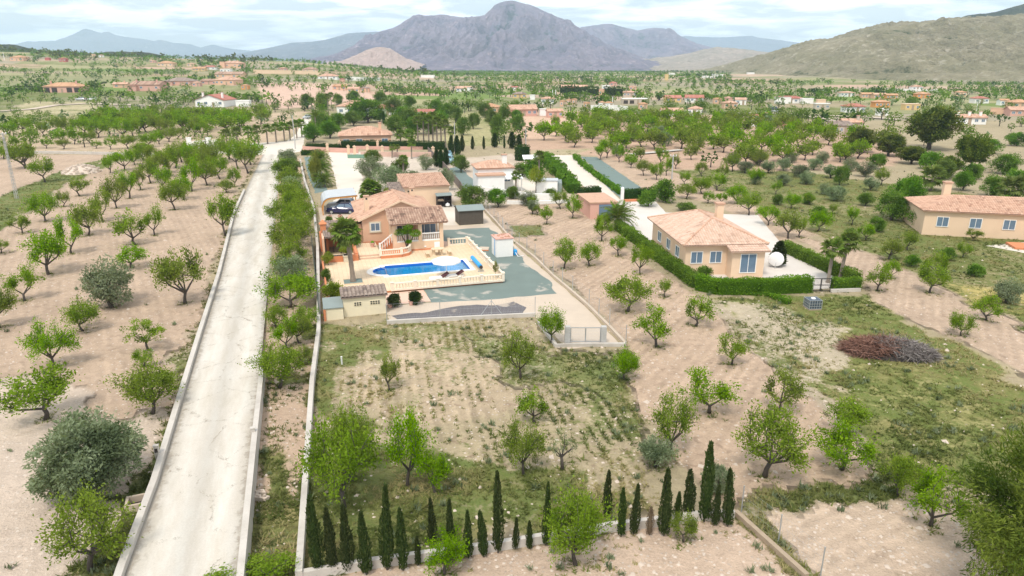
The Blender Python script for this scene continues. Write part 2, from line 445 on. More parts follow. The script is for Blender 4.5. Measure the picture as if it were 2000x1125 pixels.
def sheet(name, pts, mat, z=0.004, jitter=0.0, seg=0.8, seed=1, holes=()):
    """flat polygon on the ground, edge optionally ragged"""
    P = []
    n = len(pts)
    for i in range(n):
        a, b = pts[i], pts[(i + 1) % n]
        k = max(1, int(math.hypot(b[0] - a[0], b[1] - a[1]) / seg)) if jitter else 1
        for j in range(k):
            t = j / k
            P.append((a[0] + (b[0] - a[0]) * t, a[1] + (b[1] - a[1]) * t))
    if jitter:
        P = [(x + (float(fbm(x / 1.7, y / 1.7, seed, 3)) - .5) * 2 * jitter, y + (float(fbm(x / 1.7 + 40, y / 1.7, seed + 3, 3)) - .5) * 2 * jitter) for x, y in P]
    loops = [P] + [list(h) for h in holes]
    tris = tessellate_polygon([[Vector((x, y, 0)) for x, y in l] for l in loops])
    flat = [p for l in loops for p in l]
    m = bpy.data.meshes.new(name)
    F = []
    for t in tris:
        a, b, c = [flat[i] for i in t]
        F.append(t if (b[0] - a[0]) * (c[1] - a[1]) - (b[1] - a[1]) * (c[0] - a[0]) > 0 else t[::-1])
    m.from_pydata([(x, y, z) for x, y in flat], [], [tuple(f) for f in F])
    m.materials.append(mat); m.update()
    o = link(name, m); o['kind'] = 'structure'
    return o
def pxs(*pts): return [at(x, y, 0) for x, y in pts]
def Ws(*pts): return [W(a, b) for a, b in pts]

# ------------------------------------------------------------------ ground zones
def inpoly(x, y, poly):
    x = np.asarray(x); y = np.asarray(y)
    inside = np.zeros(x.shape, bool)
    n = len(poly); j = n - 1
    for i in range(n):
        xi, yi = poly[i]; xj, yj = poly[j]
        if yi != yj:
            c = ((yi > y) != (yj > y)) & (x < (xj - xi) * (y - yi) / (yj - yi) + xi)
            inside ^= c
        j = i
    return inside

SOIL = (0.440, 0.328, 0.240); SOILP = (0.455, 0.335, 0.243); SOILR = (0.46, 0.315, 0.225); DRY = (0.40, 0.325, 0.235); GREYB = (0.30, 0.26, 0.195)
FA = A0 + R(0)
# polygon, colour, weeds, furrow strength, furrow direction (degrees, along the furrow), stones, ragged edge
ZONES = [
    (pxs((0, 330), (520, 300), (470, 360), (230, 1140), (-300, 1140), (-500, 560)), SOIL, 0.06, 0.55, 120, 0.5, 0.5),
    (pxs((-300, 760), (40, 740), (230, 800), (320, 900), (240, 1140), (-300, 1140)), (0.53, 0.43, 0.345), 0.10, 0.0, 0, 1.0, 1.5),
    (pxs((380, 640), (405, 650), (330, 900), (245, 1130), (150, 1130), (210, 1040), (270, 900), (300, 800)), DRY, 0.62, 0.0, 0, 0.5, 1.2),
    (pxs((548, 308), (590, 303), (622, 640), (585, 1120), (465, 1126), (518, 640)), SOILP, 0.40, 0.0, 0, 0.8, 0.3),
    (pxs((500, 1125), (505, 900), (545, 880), (560, 1000), (600, 960), (590, 1125)), (0.36, 0.28, 0.16), 0.75, 0.0, 0, 0.3, 0.8),
    (pxs((618, 640), (760, 625), (1050, 622), (1085, 682), (1225, 680), (1250, 790), (1255, 900), (1300, 1012), (585, 1116)), (0.38, 0.31, 0.20), 0.50, 0.9, 100, 0.5, 0.6),
    (pxs((612, 655), (700, 640), (690, 690), (670, 780), (720, 850), (900, 900), (1180, 900), (1300, 960), (1290, 1012), (590, 1114)), (0.27, 0.245, 0.130), 0.74, 0.5, 100, 0.3, 2.2),
    (pxs((720, 680), (860, 650), (960, 700), (1040, 800), (900, 850), (760, 800)), (0.44, 0.345, 0.235), 0.46, 0.9, 100, 0.6, 2.5),
    (pxs((930, 640), (1080, 690), (1200, 700), (1240, 780), (1000, 740), (920, 690)), (0.40, 0.35, 0.22), 0.60, 0.0, 0, 0.3, 1.0),
    (pxs((585, 1120), (1436, 1004), (1580, 1135), (1500, 1180), (560, 1180)), (0.51, 0.385, 0.29), 0.26, 0.0, 0, 1.0, 0.5),
    (pxs((940, 405), (1080, 395), (1170, 430), (1220, 480), (1300, 540), (1400, 600), (1470, 660), (1640, 800), (1735, 930), (1700, 965), (1450, 990), (1300, 900), (1245, 790), (1225, 670), (1090, 540), (1010, 470)), SOILP, 0.05, 0.75, 58, 0.5, 0.5),
    (pxs((1000, 440), (1060, 440), (1070, 458), (1010, 462)), GREYB, 0.8, 0, 0, 0.2, 0.6),
    (pxs((1380, 590), (1580, 575), (1690, 580), (1800, 640), (2050, 790), (2300, 960), (2000, 960), (1735, 935), (1640, 800), (1480, 670)), (0.30, 0.275, 0.115), 0.72, 0.0, 0, 0.2, 1.0),
    (pxs((1395, 600), (1570, 590), (1640, 650), (1650, 760), (1600, 760), (1500, 670)), (0.44, 0.37, 0.265), 0.45, 0.0, 0, 0.6, 1.5),
    (pxs((1370, 590), (1400, 592), (1480, 660), (1640, 795), (1735, 930), (1715, 935), (1620, 805), (1460, 680)), (0.40, 0.33, 0.235), 0.50, 0.0, 0, 0.8, 0.5),
    (pxs((1445, 985), (1730, 935), (1780, 950), (1745, 985), (1600, 990), (1480, 1010)), (0.36, 0.31, 0.2), 0.75, 0, 0, 0.3, 0.8),
    (pxs((1480, 1010), (1620, 985), (1760, 970), (1850, 985), (1900, 1060), (1960, 1150), (1600, 1150)), (0.52, 0.40, 0.30), 0.12, 0.5, 30, 1.0, 0.6),
    (pxs((1425, 1000), (1480, 1008), (1610, 1140), (1560, 1140)), (0.33, 0.28, 0.18), 0.8, 0, 0, 0.2, 0.4),
    (pxs((1540, 455), (1700, 495), (1830, 560), (2010, 640), (2300, 760), (2300, 920), (2010, 740), (1850, 655), (1700, 590), (1680, 540)), SOIL, 0.05, 0.7, 60, 0.4, 0.5),
    (pxs((1240, 330), (1560, 335), (2050, 400), (2400, 480), (2300, 760), (2010, 640), (1830, 560), (1700, 495), (1560, 450), (1440, 400)), (0.295, 0.25, 0.135), 0.68, 0.0, 0, 0.2, 1.5),
    (pxs((1820, 540), (2010, 570), (2010, 630), (1880, 580)), (0.42, 0.34, 0.13), 0.6, 0.0, 0, 0.2, 1.5),
    (pxs((1160, 305), (1330, 340), (1520, 420), (1600, 460), (1520, 480), (1400, 400), (1260, 370)), SOILP, 0.10, 0.4, 58, 0.4, 0.5),
    (pxs((1020, 215), (1140, 218), (1500, 228), (1800, 300), (1700, 335), (1300, 330), (1120, 300), (1020, 296)), SOILR, 0.14, 0.3, 40, 0.3, 1.5),
    (pxs((1440, 225), (1640, 260), (1760, 275), (1720, 320), (1560, 300)), SOILR, 0.22, 0.2, 40, 0.3, 1.5),
    (pxs((990, 226), (1160, 232), (1120, 260), (1050, 275), (1000, 262)), (0.55, 0.38, 0.27), 0.05, 0, 0, 0.3, 1.0),
    (pxs((880, 220), (990, 220), (985, 285), (860, 285)), (0.38, 0.34, 0.18), 0.5, 0.5, 100, 0.2, 1.5),
    (pxs((1000, 294), (1160, 290), (1120, 306), (1050, 306)), (0.40, 0.33, 0.21), 0.5, 0, 0, 0.2, 0.6),
    (pxs((0, 250), (600, 218), (560, 270), (510, 298), (310, 300), (0, 297)), (0.47, 0.36, 0.25), 0.38, 0.3, 95, 0.3, 1.5),
    (pxs((0, 302), (215, 302), (205, 312), (0, 395), (-200, 450), (-200, 302)), SOIL, 0.08, 0.4, 100, 0.4, 0.5),
    (pxs((0, 385), (130, 330), (200, 310), (205, 328), (130, 360), (70, 400), (0, 450), (-100, 460)), (0.26, 0.26, 0.15), 0.85, 0, 0, 0.2, 0.6),
    (pxs((60, 205), (190, 205), (200, 225), (120, 245), (0, 250), (0, 225)), (0.42, 0.36, 0.22), 0.5, 0, 0, 0.2, 1.5),
    (pxs((500, 176), (700, 176), (740, 196), (660, 206), (600, 212), (530, 215)), (0.55, 0.38, 0.29), 0.06, 0.3, 90, 0.2, 1.0),
    (pxs((845, 315), (1000, 300), (1120, 380), (1060, 400), (930, 400), (880, 345)), (0.5, 0.41, 0.32), 0.15, 0, 0, 0.4, 0.5),
    (pxs((700, 296), (845, 298), (905, 380), (870, 400), (700, 370)), (0.55, 0.47, 0.385), 0.10, 0.0, 0, 0.4, 0.5),
]
def zone_eval(x, y):
    x = np.asarray(x, float); y = np.asarray(y, float)
    n = x.shape[0]
    # base: fields of many tones, laid out on a skewed patchwork
    ca, sa = math.cos(R(20)), math.sin(R(20))
    wx = x + 14 * (fbm(x / 60, y / 60, 51, 2) - .5); wy = y + 14 * (fbm(x / 60, y / 60, 52, 2) - .5)
    u = (wx * ca + wy * sa) / 75; v = (-wx * sa + wy * ca) / 42
    u = u + 0.35 * np.floor(v)
    iu = np.floor(u); iv = np.floor(v)
    r1 = vnoise(iu * 3.0, iv * 3.0, 91); r2 = vnoise(iu * 3.0, iv * 3.0, 92)
    pal = np.array([SOILR, (0.34, 0.28, 0.18), (0.26, 0.255, 0.125), (0.31, 0.27, 0.185), (0.43, 0.32, 0.225), (0.24, 0.245, 0.12), (0.31, 0.29, 0.15), (0.16, 0.225, 0.055)])
    idx = np.clip((r1 * 8).astype(int), 0, 7)
    col = pal[idx]
    weed = 0.18 + 0.5 * r2
    near = y < 250
    col[near] = (0.35, 0.29, 0.185); weed[near] = 0.30
    fur = np.where(r2 < .6, 0.3, 0.0)
    ph = x * math.cos(R(10)) + y * math.sin(R(10))
    sto = np.full(n, 0.2)
    jx1 = fbm(x / 3.0, y / 3.0, 11, 4) - .5; jy1 = fbm(x / 3.0, y / 3.0, 12, 4) - .5
    for poly, c, w, fs, fd, st, rag in ZONES:
        xs = [p[0] for p in poly]; ys = [p[1] for p in poly]
        cand = np.nonzero((x > min(xs) - 4) & (x < max(xs) + 4) & (y > min(ys) - 4) & (y < max(ys) + 4))[0]
        if not len(cand): continue
        m = inpoly(x[cand] + jx1[cand] * rag * 4, y[cand] + jy1[cand] * rag * 4, poly)
        k = cand[m]
        col[k] = c; weed[k] = w; fur[k] = fs; sto[k] = st
        d = R(fd)
        ph[k] = -x[k] * math.sin(d) + y[k] * math.cos(d)
    big = fbm(x / 9, y / 9, 71, 4) - .5
    weed = np.clip(weed + big * 0.5 * (weed > .15), 0, 1)
    return col, weed, fur, ph, sto

def ground_material():
    m, nt, out = new_mat("ground_earth"); g = NT(nt)
    pos = g.n("ShaderNodeNewGeometry").outputs['Position']
    col = g.n("ShaderNodeAttribute", attribute_name='col').outputs['Color']
    za = g.n("ShaderNodeAttribute", attribute_name='zone').outputs['Vector']
    zs = g.n("ShaderNodeSeparateXYZ", {0: za})
    weed, fur, sto = zs.outputs[0], zs.outputs[1], zs.outputs[2]
    ph = g.n("ShaderNodeAttribute", attribute_name='phase').outputs['Fac']
    nA = g.noise(pos, 0.22, 6, 0.6); nB = g.noise(pos, 1.6, 5, 0.65); nC = g.noise(pos, 9.0, 4, 0.7)
    k = g.math('ADD', g.math('ADD', g.math('MULTIPLY', nA, 0.50), g.math('MULTIPLY', nB, 0.55)), g.math('MULTIPLY', nC, 0.70))
    k = g.math('ADD', k, 0.13)
    base = g.mix(1.0, col, k, 'MULTIPLY')
    # furrows: rows of clods
    pd = g.math('ADD', ph, g.math('MULTIPLY', g.math('SUBTRACT', nB, .5), 0.9))
    s1 = g.math('SINE', g.math('MULTIPLY', pd, 2 * math.pi / 0.75)); s2 = g.math('SINE', g.math('MULTIPLY', pd, 2 * math.pi / 2.6))
    fw = g.math('ADD', g.math('MULTIPLY', s1, 0.6), g.math('MULTIPLY', s2, 0.4))
    fw = g.math('MULTIPLY', fw, g.math('MULTIPLY', fur, g.step(g.noise(pos, 0.5, 4), 0.35, 0.65)))
    base = g.mix(1.0, base, g.math('SUBTRACT', 1.0, g.math('MULTIPLY', fw, 0.27)), 'MULTIPLY')
    # dark clods
    clod = g.math('MULTIPLY', g.step(g.noise(pos, 1.1, 6, 0.7, 0.6), 0.55, 0.66), g.math('ADD', 0.16, g.math('MULTIPLY', fur, 0.5)))
    base = g.mix(clod, base, (0.235, 0.165, 0.115, 1))
    # stones
    vo = g.n("ShaderNodeTexVoronoi", {'Vector': pos, 'Scale': 4.5, 'Randomness': 1.0})
    stm = g.math('MULTIPLY', g.math('LESS_THAN', vo.outputs['Distance'], 0.30), g.math('GREATER_THAN', g.n("ShaderNodeSeparateColor", {0: vo.outputs['Color']}).outputs[0], g.math('SUBTRACT', 1.0, g.math('MULTIPLY', sto, 0.42))))
    stc = g.ramp(g.n("ShaderNodeSeparateColor", {0: vo.outputs['Color']}).outputs[1], (0, (0.42, 0.33, 0.26)), (1, (0.68, 0.60, 0.52)))
    base = g.mix(g.math('MULTIPLY', stm, 0.75), base, stc)
    # weeds and dry grass
    wn_ = g.math('ADD', g.math('MULTIPLY', g.noise(pos, 0.9, 7, 0.72, 0.3), 0.62), g.math('MULTIPLY', g.noise(pos, 4.5, 4, 0.7), 0.38))
    thr = g.math('SUBTRACT', 0.77, g.math('MULTIPLY', weed, 0.58))
    wm = g.n("ShaderNodeMapRange", {0: wn_, 1: thr, 2: g.math('ADD', thr, 0.11), 3: 0.0, 4: 1.0}, interpolation_type='SMOOTHSTEP').outputs[0]
    wm = g.math('MULTIPLY', wm, g.step(weed, 0.03, 0.2))
    wc = g.ramp(g.noise(pos, 0.33, 6, 0.65, 0.5), (0.30, (0.26, 0.225, 0.095)), (0.44, (0.155, 0.165, 0.050)), (0.56, (0.105, 0.150, 0.032)), (0.70, (0.20, 0.19, 0.07)))
    wc = g.mix(1.0, wc, g.math('ADD', 0.55, g.math('MULTIPLY', nC, 0.95)), 'MULTIPLY')
    base = g.mix(g.math('MULTIPLY', wm, 0.85), base, wc)
    bs = g.n("ShaderNodeBsdfPrincipled", {'Base Color': base, 'Roughness': 0.95, 'Specular IOR Level': 0.1})
    h = g.math('ADD', g.math('ADD', g.math('MULTIPLY', nC, 0.5), g.math('MULTIPLY', nB, 0.8)), g.math('ADD', g.math('MULTIPLY', fw, 0.35), g.math('MULTIPLY', stm, 0.3)))
    bp = g.n("ShaderNodeBump", {'Strength': 1.0, 'Distance': 0.16, 'Height': h})
    nt.links.new(bp.outputs[0], bs.inputs['Normal'])
    nt.links.new(bs.outputs[0], out.inputs[0])
    return m
M_GROUND = ground_material()

TERRACE = Ws((-13.2, -13.5), (3.1, -13.5), (3.1, 0.95), (0.3, 0.95), (0.3, 1.1), (-13.2, 1.1))
def build_ground():
    oy = -60.0
    rr = [12.0]
    while rr[-1] < 10800:
        r = rr[-1]
        rr.append(r + (5 if r < 68 else 0.32 + max(0, r - 75) * 0.0088))
    rr = np.array(rr); nc = 620
    th = np.linspace(R(-57), R(57), nc)
    RR, TT = np.meshgrid(rr, th, indexing='ij')
    X = (RR * np.sin(TT)).ravel(); Y = (RR * np.cos(TT)).ravel() + oy
    Z = np.where(Y > 240, terrain(X, Y), 0.0)
    # the pool is dug out under the terrace
    dig = inpoly(X, Y, Ws((-12, -12.5), (2.7, -12.5), (2.7, -2.3), (-12, -2.3)))
    Z = np.where(dig, -2.2, Z)
    nr = len(rr)
    i = np.arange(nr - 1)[:, None] * nc + np.arange(nc - 1)[None, :]
    F = np.stack([i, i + 1, i + nc + 1, i + nc], -1).reshape(-1, 4)[:, ::-1]
    me = np_mesh("ground", np.stack([X, Y, Z], 1), F, M_GROUND, smooth_=True)
    col, weed, fur, ph, sto = zone_eval(X, Y)
    hx = RR.ravel() * R(114) / nc * .33; hy = 0.32 * .4 + np.maximum(0, RR.ravel() - 75) * .0088 * .33
    for sx_, sy_ in ((1, .4), (-.4, 1), (-1, -.4), (.4, -1)):
        c2, w2, f2, _, s2 = zone_eval(X + sx_ * hx, Y + sy_ * hy); col = col + c2; weed = weed + w2; fur = fur + f2; sto = sto + s2
    col, weed, fur, sto = col / 5, weed / 5, fur / 5, sto / 5
    a = me.attributes.new('col', 'FLOAT_COLOR', 'POINT'); a.data.foreach_set('color', np.concatenate([col, np.ones((len(col), 1))], 1).astype(np.float32).ravel())
    a = me.attributes.new('zone', 'FLOAT_VECTOR', 'POINT'); a.data.foreach_set('vector', np.stack([weed, fur, sto], 1).astype(np.float32).ravel())
    a = me.attributes.new('phase', 'FLOAT', 'POINT'); a.data.foreach_set('value', ph.astype(np.float32))
    o = link("ground", me); o['kind'] = 'structure'
build_ground()

# ------------------------------------------------------------------ mountains and hills
def rock_mat(name, rock, rock2, scrub, pale, sscale, scrub_at=0.52, warm=None):
    m, nt, out = new_mat(name); g = NT(nt)
    geo = g.n("ShaderNodeNewGeometry")
    pos = geo.outputs['Position']
    sl = g.n("ShaderNodeSeparateXYZ", {0: geo.outputs['Normal']}).outputs[2]
    pv = g.n("ShaderNodeVectorMath", {0: pos, 1: (1, 1, 1.8)}, operation='MULTIPLY').outputs[0]
    n1 = g.noise(pv, sscale, 8, 0.62, 0.4); n2 = g.noise(pv, sscale * 5, 6, 0.7)
    gu = g.n("ShaderNodeAttribute", attribute_name='gully').outputs['Fac']
    base = g.mix(g.step(n1, 0.35, 0.65), c4(rock), c4(rock2))
    base = g.mix(g.step(n2, 0.55, 0.72), base, c4(pale))
    f = g.step(g.math('ADD', g.math('ADD', g.math('MULTIPLY', n2, 0.55), g.math('MULTIPLY', n1, 0.35)), g.math('MULTIPLY', gu, 0.34)), scrub_at, scrub_at + 0.10)
    base = g.mix(f, base, c4(scrub))
    if warm:
        base = g.mix(g.math('MULTIPLY', g.step(g.noise(pv, sscale * 0.6, 5), 0.56, 0.66), 0.8), base, c4(warm))
    n3 = g.noise(pv, sscale * 18, 5, 0.75)
    base = g.mix(1.0, base, g.math('ADD', 0.25, g.math('ADD', g.math('MULTIPLY', n2, 0.8), g.math('MULTIPLY', n3, 0.7))), 'MULTIPLY')
    bs = g.n("ShaderNodeBsdfDiffuse", {'Color': base})
    bp = g.n("ShaderNodeBump", {'Strength': 1.0, 'Distance': 1.2 / sscale * 0.16, 'Height': g.math('ADD', n2, g.math('MULTIPLY', n1, 1.5))})
    nt.links.new(bp.outputs[0], bs.inputs['Normal'])
    nt.links.new(bs.outputs[0], out.inputs[0])
    return m

def mountain(name, prof, D, front, back, foot, mat, seed, gul=0.14, glen=260., nx=420, ny=90, crag=0.012, drift=0.5):
    """heightfield whose crest is the given skyline at distance D; spurs and gullies run down both flanks"""
    xs, zs = [], []
    for px, py in prof:
        d = ray(px, py); t = D / d[1]
        xs.append(d[0] * t); zs.append(CAMZ + d[2] * t)
    xs = np.array(xs); zs = np.array(zs)
    gx = np.linspace(xs[0], xs[-1], nx)
    crest = np.interp(gx, xs, zs)
    amp = crest.max() - foot
    crest = crest + (fbm(gx / (amp * 0.35), gx * 0, seed, 5) - .5) * amp * crag * 4
    s = np.concatenate([np.linspace(-1, 0, ny), np.linspace(0, 1, ny // 2)[1:]])
    S, Xg = np.meshgrid(s, gx, indexing='ij')
    C = np.broadcast_to(crest, S.shape)
    Y = np.where(S < 0, D + S * front, D + S * back)
    h = 1 - np.abs(S)
    prof_h = np.where(S < 0, 0.42 * h + 0.58 * h ** 2.1, h ** 1.4)
    Xw = Xg + drift * (Y - D) * 0.35 + (fbm(Xg / 500, Y / 500, seed + 2, 3) - .5) * glen * 0.9
    rid = 1 - np.abs(2 * fbm(Xw / glen, Y / (glen * 4.5), seed + 5, 5, 0.55) - 1) * 2.0
    rid2 = 1 - np.abs(2 * fbm(Xw / (glen * .38) + 7, Y / (glen * 1.4), seed + 9, 4, 0.6) - 1) * 2.0
    env = np.clip(np.minimum((1 - h) * 6.5, h * 2.6), 0, 1)
    H = np.maximum(C - foot, 0)
    Z = foot + H * prof_h + H * env * gul * (rid * 0.75 + rid2 * 0.58 - 0.62)
    Z = np.where(np.abs(S) > 0.985, foot - 25, Z)
    nr, nc = S.shape
    i = np.arange(nr - 1)[:, None] * nc + np.arange(nc - 1)[None, :]
    F = np.stack([i, i + 1, i + nc + 1, i + nc], -1).reshape(-1, 4)
    me = np_mesh(name, np.stack([Xg, Y, Z], -1).reshape(-1, 3), F, mat, smooth_=True)
    a = me.attributes.new('gully', 'FLOAT', 'POINT'); a.data.foreach_set('value', (0.5 - (rid * .7 + rid2 * .3) * 0.5).astype(np.float32).ravel())
    o = link(name, me); o['kind'] = 'structure'
    return o

M_MTN = rock_mat("haze_tinted_mauve_rock", (0.285, 0.235, 0.290), (0.195, 0.170, 0.235), (0.070, 0.090, 0.095), (0.50, 0.40, 0.41), 0.006, 0.57)  # mauve rock with the blue tint of distant haze mixed into its colours
M_HILL = rock_mat("olive_hill_scrub", (0.37, 0.325, 0.22), (0.285, 0.26, 0.16), (0.085, 0.098, 0.042), (0.58, 0.52, 0.42), 0.016, 0.555)
M_FARM = rock_mat("far_range_rock", (0.19, 0.20, 0.22), (0.135, 0.155, 0.175), (0.10, 0.11, 0.085), (0.42, 0.36, 0.32), 0.003, 0.60)
M_QUAR = rock_mat("pink_quarry_rock", (0.58, 0.42, 0.36), (0.50, 0.36, 0.30), (0.28, 0.24, 0.19), (0.64, 0.50, 0.43), 0.012, 0.80)
M_PLAIN = rock_mat("pale_low_hills", (0.46, 0.37, 0.29), (0.36, 0.30, 0.22), (0.13, 0.15, 0.085), (0.56, 0.47, 0.39), 0.008, 0.60)
M_WOOD = rock_mat("dark_wooded_slope", (0.075, 0.085, 0.05), (0.06, 0.07, 0.04), (0.04, 0.052, 0.03), (0.12, 0.115, 0.07), 0.03, 0.5)

mountain("mountain_main", [(560, 135), (600, 121), (650, 108), (685, 98), (708, 86), (720, 78), (734, 64), (748, 59), (765, 56), (786, 45), (807, 31), (818, 29), (832, 32), (845, 31), (860, 29), (875, 31), (888, 33), (909, 37), (930, 33), (947, 31), (953, 25), (958, 21), (966, 12), (975, 7), (985, 4), (1000, 3), (1021, 6), (1042, 12), (1070, 25), (1094, 35), (1115, 44), (1140, 60), (1175, 79), (1210, 98), (1245, 114), (1290, 126), (1340, 137)],
         3700, 1250, 1500, -18, M_MTN, 3, 0.34, 230., 560, 140, 0.014, -0.5)
mountain("mountain_second", [(1050, 120), (1100, 70), (1135, 53), (1157, 49), (1178, 47), (1196, 47), (1224, 54), (1245, 59), (1262, 56), (1280, 54), (1297, 56), (1322, 66), (1335, 73), (1352, 84), (1380, 92), (1420, 106), (1480, 122)],
         5200, 1400, 1500, -20, M_MTN, 8, 0.32, 300., 300, 80, 0.012, 0.4)
mountain("far_left_range", [(-260, 105), (-120, 92), (-40, 90), (38, 86), (52, 80), (119, 80), (133, 72), (150, 63), (160, 57), (166, 55), (178, 58), (196, 64), (206, 62), (213, 62), (224, 68), (245, 72), (276, 75), (301, 80), (315, 77), (336, 84), (374, 87), (392, 93), (404, 90), (416, 88), (444, 94), (490, 99), (560, 110)],
         9300, 2000, 1600, -20, M_FARM, 14, 0.16, 650., 360, 50, 0.010, 0.3)
mountain("far_middle_range", [(430, 112), (470, 104), (500, 98), (525, 93), (567, 84), (609, 82), (640, 77), (665, 70), (681, 65), (710, 63), (734, 62), (800, 68), (880, 90)],
         6400, 1800, 1500, -20, M_FARM, 19, 0.20, 420., 300, 60, 0.008, -0.4)
mountain("far_right_range", [(1290, 90), (1320, 74), (1338, 70), (1370, 72), (1405, 73), (1440, 71), (1468, 70), (1482, 74), (1524, 78), (1562, 84), (1604, 83), (1680, 84), (1800, 80), (1900, 92)],
         9300, 2000, 1600, -20, M_FARM, 23, 0.15, 600., 300, 50, 0.006, 0.4)
mountain("quarry_hill", [(640, 122), (667, 119), (690, 110), (715, 98), (735, 92), (748, 91), (760, 94), (778, 104), (795, 115), (830, 126)],
         2500, 380, 400, -14, M_QUAR, 31, 0.22, 60., 160, 50, 0.02, 0.3)
mountain("foothill_middle", [(1190, 128), (1235, 118), (1290, 112), (1345, 104), (1375, 96), (1400, 92), (1430, 93), (1460, 97), (1500, 101), (1540, 104), (1580, 112), (1640, 125)],
         3300, 900, 800, -18, M_PLAIN, 37, 0.18, 140., 260, 60, 0.02, 0.3)
mountain("foothill_small", [(1395, 140), (1420, 128), (1450, 117), (1480, 112), (1515, 113), (1550, 120), (1600, 130)],
         1900, 420, 400, -12, M_PLAIN, 41, 0.18, 80., 160, 50, 0.02, 0.3)
mountain("hill_right", [(1420, 168), (1454, 160), (1496, 142), (1530, 124), (1559, 107), (1601, 87), (1650, 74), (1702, 65), (1755, 51), (1807, 42), (1860, 37), (1930, 33), (2000, 30), (2080, 26), (2200, 34), (2350, 70), (2500, 120)],
         1080, 450, 600, -3, M_HILL, 47, 0.42, 75., 520, 150, 0.006, 0.9)
mountain("hill_behind_right", [(1820, 70), (1860, 42), (1888, 32), (1947, 22), (1975, 16), (2000, 9), (2100, -20), (2250, 0), (2400, 60)],
         1700, 300, 500, -3, M_WOOD, 53, 0.15, 80., 160, 40, 0.012, 0.4)
mountain("wooded_ridge_left", [(-420, 70), (-200, 76), (-60, 80), (0, 88), (20, 87), (60, 93), (110, 101), (160, 104), (230, 102), (280, 101), (312, 107), (340, 116)],
         1250, 260, 300, -6, M_WOOD, 59, 0.10, 60., 260, 40, 0.02, 0.3)

# air: one box of thin haze round everything
def build_haze():
    m, nt, out = new_mat("thin_air_haze"); g = NT(nt)
    v = g.n("ShaderNodeVolumePrincipled", {'Color': (0.63, 0.82, 1.0, 1), 'Density': 0.00013, 'Anisotropy': 0.0})
    nt.links.new(v.outputs[0], out.inputs['Volume'])
    mb = MB(); mb.box(-10500, 10500, -420, 11600, -48, 470)
    o = mb.build("haze", m); o['kind'] = 'stuff'
build_haze()

# ------------------------------------------------------------------ road, yards, paths
def road_z(y): return 0.75 * float(smooth((74 - y) / 52.0)) if y < 74 else 0.0
def at_road(px, py, extra=0.0):
    x, y = at(px, py, extra)
    for _ in range(6): x, y = at(px, py, road_z(y) + extra)
    return x, y
RL = [at_road(*p) for p in ((243, 1125), (310, 942), (396, 649), (430, 540), (459, 419), (487, 356), (514, 302))]
RR_ = [at_road(*p) for p in ((465, 1125), (494, 851), (507, 739), (514, 660), (526, 529), (540, 415), (548, 302))]
def lin(pts):
    ys = [p[1] for p in pts]; xs = [p[0] for p in pts]
    k = np.polyfit(ys, xs, 1)
    return lambda y: float(np.interp(y, ys, xs)) if ys[0] <= y <= ys[-1] else float(xs[0] + (y - ys[0]) * (-0.30) if y < ys[0] else xs[-1] + (y - ys[-1]) * (-0.30))
fL, fR = lin(RL), lin(RR_)
